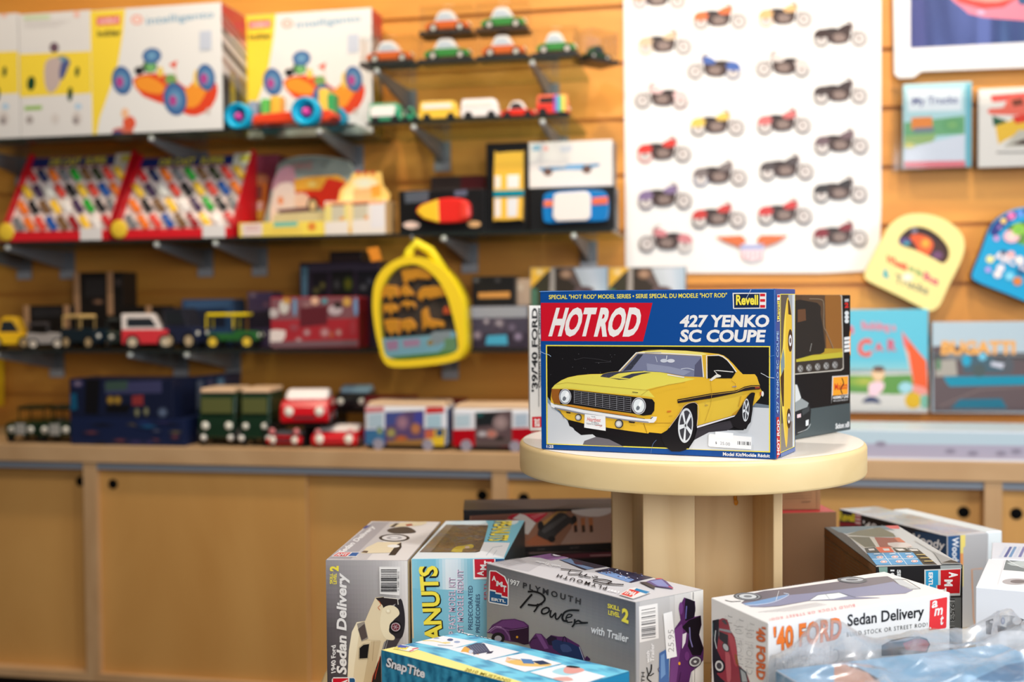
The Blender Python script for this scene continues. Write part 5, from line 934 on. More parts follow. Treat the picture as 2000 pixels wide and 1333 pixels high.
def buggy_art(a, x, y, k, name='intelligento'):
    K = lambda *p: [(x + p[i] * k, y + p[i + 1] * k) for i in range(0, len(p), 2)]
    e = lambda u, v, r1, r2, c, rot=0: a.ell(x + u * k, y + v * k, r1 * k, r2 * k, c, rot)
    a.to('printed_panel'); a.pg(K(0, 0, 66, -4, 62, 40, 52, 100, 36, 150, 18, 200, 12, 232, 0, 238), SETY)
    a.to('maker_lettering'); a.pg(K(12, 11, 56, 8, 56, 24, 12, 27), (226, 90, 100)); a.tx('miniland', K(16, 14, 52, 11, 52, 20, 16, 23), (250, 220, 210), .03); a.tx('builder', K(14, 36, 58, 33, 58, 46, 14, 48), (60, 66, 40), .03)
    a.to('title_lettering'); e(88, 16, 11, 9, (236, 150, 130)); e(88, 16, 8, 6, (240, 214, 206)); a.tx(name, K(106, 11, 232, -2, 232, 16, 106, 30), (110, 160, 190), .01)
    a.to('buggy_picture'); RO, OR = (222, 70, 40), (240, 150, 50)
    a.pg(K(80, 130, 104, 118, 150, 120, 190, 150, 230, 130, 240, 150, 228, 180, 200, 196, 176, 192, 150, 178, 100, 160), RO, 2); a.pg(K(86, 128, 110, 122, 140, 140, 130, 156, 90, 146), OR, 2); a.pg(K(176, 150, 214, 120, 222, 140, 204, 176, 180, 180), OR, 2); a.ell(x + 226 * k, y + 138 * k, 6 * k, 14 * k, (90, 170, 80), .5)
    e(112, 104, 14, 12, (60, 90, 60)); e(114, 104, 9, 12, (120, 180, 110)); e(92, 112, 9, 8, (40, 40, 44)); e(152, 128, 12, 10, (120, 160, 90)); e(132, 114, 6, 10, (232, 200, 90)); a.ell(x + 200 * k, y + 126 * k, 6 * k, 16 * k, (236, 196, 90)); a.pg(K(148, 100, 164, 92, 160, 108), (226, 80, 50)); a.ln(K(160, 104, 162, 130), 1.2 * k, (226, 160, 140))
    for u, v, r1, r2 in ((116, 84, 18, 15), (60, 130, 19, 27), (160, 165, 22, 31), (218, 124, 17, 25)):
        a.soft(x + u * k, y + v * k, r1 * k, r2 * k, (60, 96, 150), (120, 170, 200), -.15)
        if v > 90: e(u - 4, v + 3, 7, 10, HUB)
    e(62, 226, 20, 8, (206, 110, 90)); e(74, 210, 12, 13, (222, 90, 60)); e(52, 230, 10, 6, (90, 84, 130)); e(66, 192, 7, 10, (240, 190, 150))
    a.to('small_panel'); a.pg(K(206, 38, 228, 36, 228, 72, 206, 74), (196, 202, 216)); e(222, 188, 4, 6, (206, 190, 180))
def stripes(t, a, d):
    b = side_art(t, a, d); s_ = b.to('side_artwork'); L = a.dim[0]; H = a.dim[1]
    def q(x0, x1, h0, h1, c, sl=.14):
        P = [t.matrix_basis @ Vector((L + .0004, -d / 2 + d * x, H * max(.004, min(.996, h)))) for x, h in ((x0, h0), (x1, h0 - sl * (x1 - x0)), (x1, h1 - sl * (x1 - x0)), (x0, h1))]
        b.layer += 1; b.mb().face(P, c)
    q(0, 1, 1, .78, (200, 70, 66), 0); q(0, 1, .93, .86, (238, 170, 160)); q(0, 1, .84, .8, (216, 206, 200)); q(0, 1, .80, .77, (30, 26, 26)); q(0, 1, .77, .45, (206, 196, 192)); q(0, 1, .70, .64, (90, 66, 60)); q(0, 1, .58, .54, (200, 150, 130)); q(0, 1, .45, 0, (26, 24, 24), .0); q(.3, .5, .5, 0, SETY); q(.75, 1, .5, 0, SETY)
    b.done()
t, a = wbox('building_set_box', 'large white box with a buggy picture and yellow corner, left of the toy buggy', 'toy box', 178, 434, 12.5, 254, .285, .15, {'all': (230, 228, 225), 'right': (40, 34, 34), 'left': SETY}, Z1, 'buggy building set boxes'); buggy_art(a, 176, 22, 1.04); a.done(); stripes(t, a, .15)
t, a = wbox('building_set_box', 'large white box with a buggy picture standing behind the toy buggy', 'toy box', 473, 727, 23, 252, .125, .09, {'all': (230, 228, 225), 'right': (40, 34, 34), 'left': SETY}, Z1, 'buggy building set boxes'); buggy_art(a, 473, 30, 1.0); a.done(); stripes(t, a, .09)
# the built toy buggy
BWM, BHM = mat((0, 168, 210), .35), mat((228, 70, 160), .35)
s0, zc = wp(555, 240, .235); t = wthing('toy_buggy', 'assembled toy buggy with fat turquoise wheels and pink hubs on the shelf', 'toy car', s0, .225, Z1 + .0002)
def wsz(u, v, w): q = wp(u, v, w); return q[0] - s0, q[1] - Z1
m = MB(); x0, x1 = wsz(470, 230, .22)[0], wsz(662, 230, .22)[0]; m.prism([(x0, .018), (x1 - .02, .018), (x1, .03), (x1 - .01, .046), (x1 - .06, .05), (x0 + .07, .044), (x0 + .03, .038)], -.03, .03, mat((232, 70, 36), .35)); m.build('chassis', t, bevel=.004)
for u, v, w, rr in ((466, 212, .265, 27), (598, 204, .275, 29.5), (526, 202, .165, 24), (652, 206, .17, 26)):
    x, z = wsz(u, v, w); r = rr * wsc(u, w); z = r; y = .225 - w
    m = MB(); m.lathe([(r * .34, y + .016 - .0), (r * .5, y - .004), (r * .62, y - .008), (r * .8, y - .018), (r * .95, y - .012), (r, y + .004), (r * .95, y + .024), (r * .7, y + .028), (0, y + .028)], BWM, 32, 'y', (x, 0, z)); wl = m.build('wheel', t)
    m = MB(); m.lathe([(0, y - .010), (r * .22, y - .009), (r * .3, y), (r * .34, y + .017), (0, y + .018)], BHM, 20, 'y', (x, 0, z)); m.build('hub', wl)
for u, v0, v1, hw_, c, nm in ((525, 196, 232, 9, (100, 190, 90), 'green_block'), (545, 190, 232, 10, (240, 190, 70), 'yellow_block'), (638, 176, 228, 10, (244, 196, 80), 'yellow_seat_block'), (652, 186, 230, 8, (60, 160, 90), 'rear_block'), (500, 200, 230, 9, (150, 160, 180), 'front_block')):
    x, za = wsz(u, v1, .21); _, zb_ = wsz(u, v0, .21); h = hw_ * wsc(u, .21); m = MB(); m.box(x - h, x + h, -.01, .03, .04, max(.05, zb_), c); m.build(nm, t, bevel=.004)

# ------------------------------------------------------------------ SECOND SHELF: TRAYS OF TOY CARS
CARC = {'r': ('red', (200, 40, 44)), 'k': ('black', (36, 34, 36)), 'o': ('orange', (240, 120, 40)), 'w': ('white', (232, 224, 218)), 'g': ('green', (40, 160, 50)), 'n': ('brown', (120, 86, 54)), 'y': ('yellow', (246, 196, 60)), 'b': ('blue', (34, 84, 160)), 'p': ('purple', (74, 52, 84)), 'e': ('grey', (120, 120, 122)), 'd': ('dark green', (54, 60, 38)), 'm': ('maroon', (150, 30, 36)), 's': ('scarlet', (226, 74, 60)), 'i': ('navy', (34, 44, 84))}
ROWS = ('rioegndsy', 'ypwskysbo', 'oknywpgke', 'eosbnmywr')
def car_mesh(c, L=.054, Wd=.0175, H=.013):
    m = MB(); b = mat(c, .25, coat=.4)
    m.prism([(-L / 2, .002), (L / 2, .002), (L / 2, .006), (L * .28, .0085), (L * .14, H), (-L * .22, H), (-L * .34, .0085), (-L / 2, .007)], -Wd / 2, Wd / 2, b)
    m.prism([(L * .27, .0088), (L * .15, H * .97), (L * .10, H * .97), (L * .2, .0088)], -Wd / 2 + .001, Wd / 2 - .001, mat((24, 26, 30), .15))
    for x in (-L * .3, L * .3):
        for y in (-Wd / 2 - .0006, Wd / 2 - .002): m.cyl((x, y, .004), .004, .0026, RUB, 'y', 10)
    return m
PROT = {}
def tray(ub0, ub1, which):
    wf, wb_ = .285, .13; s0, s1 = wp(ub0, 460, wf)[0], wp(ub1, 460, wf)[0]; Lx = s1 - s0; sm = (s0 + s1) / 2
    hz = wp((ub0 + ub1) / 2 + 26, 308, wb_)[1] - Z2
    t = wthing('toy_car_tray', 'slanted red display tray holding four rows of small toy cars, the ' + which, 'display tray', sm, (wf + wb_) / 2, Z2 + .0006, 'slanted trays of toy cars')
    D = (wf - wb_) / 2; m = MB(); l = Lx / 2 - .003; Z2_ = 0
    m.prism([(-D, 0), (D, 0), (D, hz), (D - .006, hz), (-D + .012, .022), (-D, .022)], -l, l, mat((206, 24, 34), .4), 'x'); m.build('tray_body', t)
    for sg in (-1, 1): m = MB(); m.prism([(-D, 0), (D + .001, 0), (D + .001, hz + .012), (D - .02, hz + .012), (-D, .036)], sg * l - .002, sg * l + .002, mat((200, 20, 34), .4), 'x'); m.build('side_cheek', t)
    p0, p1 = Vector((0, -D + .012, .0225)), Vector((0, D - .006, hz)); ax = (p1 - p0); HL = ax.length; ax.normalize(); nr = Vector((0, -ax.z, ax.y)); 
    m = MB(); e = .0006
    def pt(x, k): return Vector((x, 0, 0)) + p0 + ax * (k * HL) + nr * e
    m.face([pt(-l + .004, .03), pt(l - .004, .03), pt(l - .004, .86), pt(-l + .004, .86)], (228, 206, 200))
    m.build('white_insert', t)
    m = MB(); dv = mat((236, 226, 222), .3)
    for i in range(9):
        x = -l + .042 + (Lx - .084) * i / 8
        q = [Vector((max(-l + .005, min(l - .005, x + dx - .20 * (k - .4))), 0, 0)) + p0 + ax * (k * HL) + nr * h for k, dx, h in ((.05, -.003, .001), (.05, .003, .001), (.84, .003, .001), (.84, -.003, .001), (.05, -.003, .006), (.05, .003, .006), (.84, .003, .006), (.84, -.003, .006))]
        m.hexa(q, dv)
    m.build('dividers', t, merge=False)
    m = MB(); m.face([pt(-l + .004, .87), pt(l - .05, .87), pt(l - .05, 1.0), pt(-l + .004, 1.0)], (22, 44, 110)); vs, fs = text_mesh('DIE CAST  SUPER', .04)
    e = .0012; m.mesh([pt(-l + .06 + x * (Lx - .15), .885 + .10 * y) for x, y in vs], fs, (226, 206, 60)); m.build('header_lettering', t, merge=False)
    m = MB(); e = .002; m.face([pt(l - .055, .80), pt(l - .003, .84), pt(l - .001, 1.02), pt(l - .062, 1.02)], (226, 220, 206)); e = .003; m.face([pt(l - .04, .9), pt(l - .012, .9), pt(l - .012, .99), pt(l - .04, .99)], (226, 214, 90)); m.build('corner_sticker', t, merge=False)
    m = MB(); m.face([(-l + .03, -D - .0006, .004), (l - .09, -D - .0006, .004), (l - .09, -D - .0006, .02), (-l + .03, -D - .0006, .02)], (226, 34, 44)); m.build('red_front_band', t)
    m = MB(); m.box(l - .085, l - .02, -D - .0016, -D - .0003, .0004, .034, (236, 230, 226)); m.build('price_card', t)
    m = MB(); m.lathe([(0, -D - .003), (.022, -D - .003), (.026, -D - .0015), (0, -D - .0012)], mat((246, 204, 60), .4), 14, 'y', (-l + .014, 0, .028)); m.build('yellow_burst', t)
    Mw = t.matrix_basis; rowname = ('top', 'second', 'third', 'bottom')
    for r_, row in enumerate(ROWS):
        k = .745 - r_ * .21
        for c_, ch in enumerate(row):
            nm, col = CARC[ch]; x = -l + .026 + (Lx - .058) * c_ / 8 - .02 * (k - .4) + .004
            if ch not in PROT: PROT[ch] = car_mesh(col)
            cl, sl_ = .76, .65; R3 = Matrix(((sl_, cl, 0), (ax.y * -cl, ax.y * sl_, nr.y), (ax.z * -cl, ax.z * sl_, nr.z))).to_4x4()
            M = Mw @ Matrix.Translation(Vector((x, 0, 0)) + p0 + ax * (k * HL) + nr * .0012) @ R3
            o = PROT[ch].build('toy_car', None) if not isinstance(PROT[ch], bpy.types.Object) else PROT[ch].copy()
            if o.name not in COL.objects: COL.objects.link(o)
            PROT[ch] = o if not isinstance(PROT[ch], bpy.types.Object) else PROT[ch]
            o.matrix_basis = M
            side = 'left' if which.startswith('left') else 'right'
            tag(o, '%s toy car in %s row of the %s tray, number %d from left' % (nm, rowname[r_], side, c_ + 1), 'toy car', 'toy cars in the slanted trays')
tray(2, 214, 'left one'); tray(222, 456, 'right one')

# ------------------------------------------------------------------ SECOND SHELF: CARTONS
t, a = wbox('display_carton', 'dark red display carton between the right toy car tray and the red truck card', 'display carton', 466, 545, 303, 462, .125, .09, (110, 34, 52), Z2)
a.to('printed_front'); a.pg([(470, 308), (486, 306), (486, 345), (470, 350)], (200, 20, 50)); a.pg([(486, 306), (543, 303), (543, 345), (490, 348)], (120, 50, 70)); a.soft(508, 352, 18, 14, (150, 96, 70), (196, 130, 90)); a.pg([(468, 362), (522, 358), (520, 460), (468, 460)], (206, 120, 40)); a.pg([(485, 364), (514, 362), (512, 390), (486, 392)], (130, 70, 60)); a.pg([(476, 398), (514, 394), (512, 410), (476, 416)], (246, 206, 190)); a.pg([(474, 416), (514, 410), (514, 428), (474, 432)], (244, 190, 70)); a.done()
# card with the red truck, on a yellow base
t, a = wbox('display_carton', 'yellow display carton with a tall printed card showing a red truck', 'display carton', 466, 634, 434, 466, .285, .13, {'all': (244, 214, 96)}, Z2, part='yellow_base')
a.to('base_lettering'); a.pg([(472, 438), (512, 436), (512, 460), (474, 462)], (236, 214, 206)); [a.ln([(480, 443 + i * 6), (506, 442 + i * 6)], 1.6, (206, 120, 110)) for i in range(2)]; a.pg([(536, 430), (584, 428), (580, 442), (534, 444)], (110, 190, 170)); a.pg([(590, 430), (630, 428), (630, 462), (590, 464)], (248, 220, 90)); a.soft(609, 443, 9, 9, (236, 170, 60), (226, 110, 60)); a.ln([(530, 452), (586, 449)], 1.8, (226, 180, 70)); a.done()
pic = [(522, 452), (526, 392), (536, 350), (548, 322), (570, 308), (610, 304), (650, 308), (684, 318), (692, 345), (688, 400), (668, 444), (640, 450)]
s0_, z0_ = t.location.x, 0
inv = t.matrix_basis.inverted(); m = MB(); w_ = .17; P = outline(pic, 3)
F = [inv @ W(*(lambda q: (q[0], w_, q[1]))(wp(u, v, w_))) for u, v in P]; m.prism([(p.x, p.z) for p in F], F[0].y, F[0].y + .003, (150, 160, 154)); m.build('picture_card', t)
a = Art(W(0, w_, 0), EN, t); a.to('truck_picture')
a.pg([(540, 330), (556, 312), (600, 306), (660, 310), (684, 322), (680, 345), (560, 340)], (118, 126, 122), 2); a.tx('GARAGE', [(568, 318), (610, 316), (610, 330), (568, 332)], (150, 90, 90), .02); a.pg([(530, 372), (548, 330), (574, 328), (574, 372)], (190, 140, 156), 2); a.pg([(528, 440), (534, 372), (560, 356), (576, 366), (576, 410), (560, 440)], (238, 214, 206), 2); a.ell(548, 392, 5, 8, (240, 140, 80)); a.pg([(574, 352), (600, 346), (660, 342), (676, 352), (672, 376), (576, 374)], (232, 166, 60), 1); a.soft(610, 360, 12, 7, (236, 180, 70), (244, 226, 150)); a.pg([(600, 372), (574, 374), (590, 388), (620, 400), (632, 410), (668, 396), (676, 356), (640, 348), (626, 372)], (214, 50, 32), 1); a.pg([(576, 380), (600, 380), (606, 404), (580, 410)], (240, 200, 180), 2); a.ell(611, 401, 11, 15, (60, 34, 30)); a.ell(611, 401, 7, 10, (226, 196, 150)); a.pg([(540, 410), (600, 404), (604, 416), (548, 420)], (110, 76, 84)); a.pg([(536, 418), (640, 412), (640, 432), (530, 436)], (206, 196, 160)); a.done()
t, a = wbox('display_carton', 'small white display carton with two windows and an orange header', 'display carton', 634, 752, 392, 458, .285, .10, {'all': (238, 226, 214), 'right': (236, 190, 130)}, Z2)
a.to('printed_front'); a.pg([(636, 396), (700, 386), (750, 384), (750, 398), (636, 402)], (248, 180, 130)); a.pg([(634, 402), (694, 398), (692, 430), (634, 434)], (236, 216, 130)); a.pg([(648, 400), (672, 399), (672, 430), (648, 432)], (206, 196, 170)); a.pg([(648, 399), (673, 398), (673, 402), (648, 403)], (150, 90, 50)); a.pg([(690, 398), (718, 396), (718, 428), (690, 430)], (206, 196, 170)); a.pg([(688, 397), (720, 395), (720, 400), (688, 402)], (150, 80, 50)); a.pg([(664, 424), (672, 424), (672, 430), (664, 431)], (232, 150, 50)); a.pg([(712, 422), (719, 421), (719, 428), (712, 429)], (232, 150, 50)); a.pg([(680, 402), (688, 402), (688, 456), (680, 456)], (246, 216, 150)); a.pg([(682, 446), (686, 444), (686, 456), (682, 456)], (232, 170, 40)); a.pg([(725, 400), (750, 398), (750, 444), (725, 446)], (232, 226, 226)); a.done()
m = MB(); inv = t.matrix_basis.inverted(); w_ = .262; P = [(660, 394), (664, 372), (684, 350), (690, 338), (744, 336), (748, 362), (762, 380), (760, 392)]
F = [inv @ W(*(lambda q: (q[0], w_, q[1]))(wp(u, v, w_))) for u, v in P]; m.prism([(p.x, p.z) for p in F], F[0].y, F[0].y + .003, (244, 200, 110)); m.build('header_card', t)
a = Art(W(0, w_, 0), EN, t); a.to('header_picture'); a.soft(712, 358, 26, 12, (236, 220, 170), (226, 226, 206)); a.pg([(672, 372), (692, 356), (694, 392), (668, 392)], (246, 224, 150)); a.pg([(690, 372), (730, 366), (736, 390), (690, 392)], (240, 180, 120)); a.pg([(724, 364), (744, 360), (744, 384), (726, 388)], (240, 160, 60)); [a.ell(700 + i * 14, 338, 5, 4, (206, 90, 50)) for i in range(3)]; a.done()
BXK = (18, 17, 18)
def inset_car(label, pts, w, th, col, root_z, extra):
    """toy car seen from above through a box window: rounded outline with real thickness"""
    us = [p[0] for p in pts]; um = sum(us) / len(us); s, _ = wp(um, sum(p[1] for p in pts) / len(pts), w)
    t = wthing('toy_car', label, 'toy car', s, w - th / 2, root_z); inv = t.matrix_basis.inverted()
    P = outline(pts, 4); F = [inv @ W(*(lambda q: (q[0], w, q[1]))(wp(u, v, w))) for u, v in P]
    m = MB(); m.prism([(p.x, p.z) for p in F], -th / 2, th / 2, mat(col, .25, coat=.5)); m.build('car_body', t, bevel=.006, seg=3)
    for nm, q, c, lift in extra:
        Q = [inv @ W(*(lambda k: (k[0], w, k[1]))(wp(u, v, w))) for u, v in q]; m = MB(); m.prism([(p.x, p.z) for p in Q], -th / 2 - lift, -th / 2 + .004, mat(c, .25, coat=.4)); m.build(nm, t, bevel=.002)
    return t
t, a = wbox('toy_car_box', 'black box with a yellow and red racing car in its window', 'toy box', 779, 946, 371, 447, .25, .09, BXK, Z2)
a.to('box_lettering'); a.pg([(790, 376), (838, 373), (836, 394), (792, 397)], (84, 90, 100)); a.pg([(888, 373), (912, 371), (912, 382), (888, 384)], (90, 96, 116)); a.ell(804, 440, 16, 7, (236, 206, 190)); a.ell(926, 438, 13, 6, (226, 176, 120)); a.done()
inset_car('yellow-nosed red racing car showing in the black box window', [(812, 414), (820, 401), (850, 390), (880, 386), (912, 392), (918, 410), (916, 426), (900, 434), (858, 436), (826, 428)], .278, .026, (226, 44, 36), wp(860, 436, .278)[1], [('yellow_nose', [(814, 414), (822, 402), (856, 389), (858, 435), (828, 427)], (244, 196, 50), .003), ('rear_wing', [(900, 394), (914, 396), (914, 424), (900, 428)], (232, 66, 52), .004)])
t, a = wbox('toy_car_box', 'tall black box with a long yellow car in its window', 'toy box', 950, 1031, 279, 441, .22, .08, BXK, Z2); a.to('window_cutout'); a.pg([(962, 296), (1026, 292), (1022, 432), (962, 434)], (30, 28, 28)); a.done()
inset_car('long yellow toy car held upright by a teal band in the tall black box', [(966, 304), (972, 299), (1018, 296), (1022, 304), (1020, 420), (1014, 428), (968, 430), (964, 420)], .243, .022, (244, 190, 70), wp(990, 430, .243)[1], [('white_window', [(966, 344), (978, 343), (978, 368), (966, 369)], (236, 226, 214), .001), ('white_hood', [(990, 342), (1014, 341), (1014, 368), (990, 369)], (238, 232, 228), .001), ('teal_band', [(964, 373), (1023, 371), (1023, 384), (964, 386)], (0, 130, 150), .003), ('side_panel', [(966, 388), (978, 387), (978, 424), (966, 425)], (232, 224, 220), .001), ('tail_panel', [(990, 387), (1012, 386), (1010, 424), (990, 425)], (226, 224, 226), .001)])
t, a = wbox('toy_car_box', 'black box with a blue and orange striped toy car, under the white car box', 'toy box', 1034, 1201, 366, 440, .245, .09, BXK, Z2); zt9 = Z2 + .0003 + a.dim[1]; a.done()
inset_car('blue toy car with white roof and orange stripe in the lower black box', [(1060, 394), (1066, 378), (1100, 373), (1150, 371), (1180, 374), (1188, 392), (1187, 424), (1176, 432), (1120, 434), (1068, 436), (1060, 422)], .272, .026, (20, 120, 190), wp(1120, 435, .272)[1], [('white_roof', [(1082, 381), (1092, 377), (1146, 374), (1154, 382), (1154, 424), (1146, 431), (1088, 433), (1080, 424)], (236, 228, 222), .006), ('orange_stripe', [(1062, 392), (1080, 391), (1080, 404), (1062, 405)], (240, 120, 80), .002), ('orange_tail_stripe', [(1156, 387), (1187, 384), (1187, 399), (1156, 401)], (236, 112, 80), .002)])
t, a = wbox('toy_car_box', 'white box with a flat blue car silhouette, on top of a black one', 'toy box', 1033, 1196, 276, 363, .245, .09, {'all': (232, 224, 218), 'right': (40, 36, 36), 'left': (60, 58, 66)}, zt9)
a.to('car_picture'); a.pg([(1050, 328), (1080, 326), (1100, 326), (1170, 319), (1172, 324), (1140, 332), (1100, 332), (1060, 336)], (84, 140, 180)); a.pg([(1106, 322), (1142, 320), (1142, 330), (1104, 332)], (120, 170, 210)); a.ell(1070, 336, 9, 8, (90, 66, 60)); a.ell(1146, 331, 9, 8, (90, 66, 60)); a.ell(1070, 336, 4, 4, (130, 100, 90)); a.ell(1146, 331, 4, 4, (130, 100, 90)); a.pg([(1040, 284), (1056, 283), (1056, 294), (1040, 295)], (140, 180, 200)); a.ell(1066, 290, 5, 5, (240, 170, 160)); a.pg([(1092, 286), (1118, 284), (1116, 296), (1096, 298)], (206, 206, 214)); a.done()
t, a = wbox('toy_box', 'low dark red box end behind the black racing car box', 'toy box', 842, 946, 344, 430, .10, .06, (96, 26, 30), Z2); a.to('printed_front'); a.pg([(842, 346), (900, 344), (900, 380), (842, 380)], (58, 44, 40)); a.done()

# ------------------------------------------------------------------ small shelves at top centre
def vehicle(t, L, Wd, H, body, roof, style='sedan', wheel=(206, 200, 192), glass=(60, 66, 74), rw=None, parts=True):
    """toy vehicle, nose toward +x, sitting on z=0"""
    b, rf, gl = mat(body, .25, coat=.5), mat(roof, .3), mat(glass, .1)
    rw = rw or H * .2; z0 = rw * .7; y = Wd / 2
    if style == 'sedan':
        P = [(-.5, .0), (.5, 0), (.5, .22), (.44, .34), (.2, .42), (-.24, .42), (-.42, .36), (-.5, .2)]; C = [(-.3, .4), (-.2, .86), (-.12, 1), (.06, 1), (.14, .9), (.26, .4)]
    elif style == 'beetle':
        P = [(-.5, -.1), (.5, -.1), (.52, .2), (.5, .44), (.42, .6), (.24, .68), (-.3, .68), (-.46, .55), (-.52, .2)]; C = [(-.36, .66), (-.26, .95), (-.18, 1), (.0, 1), (.08, .95), (.24, .66)]
    elif style == 'van':
        P = [(-.5, 0), (.5, 0), (.5, .3), (.48, .5), (-.5, .5)]; C = [(-.5, .5), (-.47, .96), (-.42, 1), (.34, 1), (.42, .92), (.48, .5)]
    elif style == 'truck':
        P = [(-.5, 0), (.5, 0), (.5, .3), (.46, .44), (.26, .48), (-.5, .48)]; C = [(-.5, .46), (-.5, 1), (.08, 1), (.12, .94), (.26, .46)]
    elif style == 'vintage':
        P = [(-.46, .06), (.5, .06), (.5, .42), (.46, .5), (.1, .56), (.08, .5), (-.1, .5), (-.46, .56)]; C = [(-.44, .88), (-.46, .95), (-.36, 1), (.06, 1), (.12, .95), (.1, .88)]
    else:
        P = [(-.4, .1), (.5, .1), (.5, .4), (.1, .44), (.06, .34), (-.4, .34)]; C = [(-.42, .9), (-.42, 1), (.3, 1), (.3, .9)]
    hz = H - z0; m = MB(); m.prism([(x * L, z0 + z * hz) for x, z in P], -y, y, b); m.build('body', t, bevel=min(L, Wd) * .05, seg=3)
    m = MB(); k = .86 if style in ('sedan', 'vintage', 'beetle') else .97; m.prism([(x * L, z0 + z * hz) for x, z in C], -y * k, y * k, rf); m.build('roof', t, bevel=Wd * .05, seg=2)
    m = MB()
    if style == 'sedan': m.prism([(x * L, z0 + z * hz) for x, z in ((-.22, .45), (-.16, .85), (.05, .85), (.2, .45))], -y * k - .0006, y * k + .0006, gl)
    elif style == 'beetle': m.prism([(x * L, z0 + z * hz) for x, z in ((-.26, .7), (-.2, .92), (.04, .92), (.2, .7))], -y * k - .0006, y * k + .0006, gl)
    elif style in ('van', 'truck'): m.prism([(x * L, z0 + z * hz) for x, z in ((-.4, .56), (-.4, .86), (.3 if style == 'van' else .05, .86), (.36 if style == 'van' else .16, .56))], -y * k - .0006, y * k + .0006, gl)
    else:
        for x in (-.42, .06): m.box(x * L - .0015, x * L + .0015, -y * .84, -y * .78, z0 + .5 * hz, z0 + .9 * hz, rf); m.box(x * L - .0015, x * L + .0015, y * .78, y * .84, z0 + .5 * hz, z0 + .9 * hz, rf)
    m.build('windows' if style in ('sedan', 'van', 'truck', 'beetle') else 'roof_posts', t)
    for x in (-.3, .31):
        for sg in (-1, 1):
            m = MB(); yy = sg * (y + .001) - (0 if sg > 0 else -.0) ; a0, a1 = (yy - .008, yy) if sg > 0 else (yy, yy + .008)
            m.lathe([(0, a0), (rw, a0), (rw, a1), (0, a1)], RUB, 18, 'y', (x * L, 0, rw), smooth=False)
            f = a1 + .0004 if sg > 0 else a0 - .0004
            m.lathe([(0, f), (rw * .62, f), (rw * .62, (a0 + a1) / 2)], mat(wheel, .3), 16, 'y', (x * L, 0, rw), smooth=False); m.build('wheel', t)
    m = MB()
    for sg in (-1, 1): m.ball((L * .5, sg * y * .62, z0 + .28 * hz), Wd * .1, mat((236, 230, 214), .15), .5)
    m.build('headlamps', t); return t
CASE = None
def case(u0, u1, vb, z, w, lab, carlab, colr, roof):
    global CASE
    s0, s1 = wp(u0, vb, w)[0], wp(u1, vb, w)[0]; sm = (s0 + s1) / 2; L = (s1 - s0); hh = 56 * wsc(u0, w); D = .07
    t = wthing('display_case', lab, 'display case', sm, w - D / 2, z + .0003, 'clear display cases on the short shelf')
    m = MB(); m.box(-L / 2 + .002, L / 2 - .002, -D / 2, D / 2, 0, .010, mat((40, 36, 34), .4)); m.build('case_base', t, bevel=.001)
    m = MB(); m.box(-L / 2 + .004, L / 2 - .004, -D / 2 + .002, D / 2 - .002, .0102, hh, ACRY); m.build('clear_cover', t)
    c = wthing('toy_car', carlab, 'toy car', sm, w - D / 2, z + .0107, 'toy cars in clear display cases'); vehicle(c, L * .80, .040, hh * .74, colr, roof, 'sedan', (226, 216, 200), (206, 214, 220)); return z + hh + .0006
OG, GN, CRM = (232, 110, 50), (70, 150, 70), (240, 230, 220)
zt_ = 0
for u0, u1, c, l1, l2 in ((700, 810, OG, 'clear display case at the left end of the short top shelf', 'orange and white toy car in the left end display case'), (814, 924, GN, 'clear display case, second from left on the short top shelf', 'green and white toy car, second case from left'), (928, 1032, OG, 'clear display case, third from left on the short top shelf', 'orange and white toy car, third case from left'), (1036, 1130, GN, 'clear display case, fourth from left on the short top shelf', 'green and white toy car, fourth case from left')):
    zt_ = case(u0, u1, 118, Z4, .285, l1, l2, c, CRM)
case(816, 922, 62, zt_, .275, 'clear display case stacked on top, the left one', 'orange and white toy car in the left stacked case', OG, CRM)
case(926, 1032, 62, zt_, .275, 'clear display case stacked on top, the right one', 'green and white toy car in the right stacked case', GN, CRM)
t = wthing('display_case', 'clear display case at the right end turned end-on', 'display case', wp(1164, 112, .16)[0], .16, Z4 + .0003, 'clear display cases on the short shelf', .9)
m = MB(); m.box(-.05, .05, -.035, .035, 0, .01, mat((40, 36, 34), .4)); m.build('case_base', t); m = MB(); m.box(-.048, .048, -.033, .033, .0102, .082, ACRY); m.build('clear_cover', t)
c = wthing('toy_car', 'dark green toy car in the end-on case at right', 'toy car', wp(1164, 112, .16)[0], .16, Z4 + .0107, 'toy cars in clear display cases', .9); vehicle(c, .08, .032, .036, (30, 70, 50), (40, 80, 60), 'sedan')
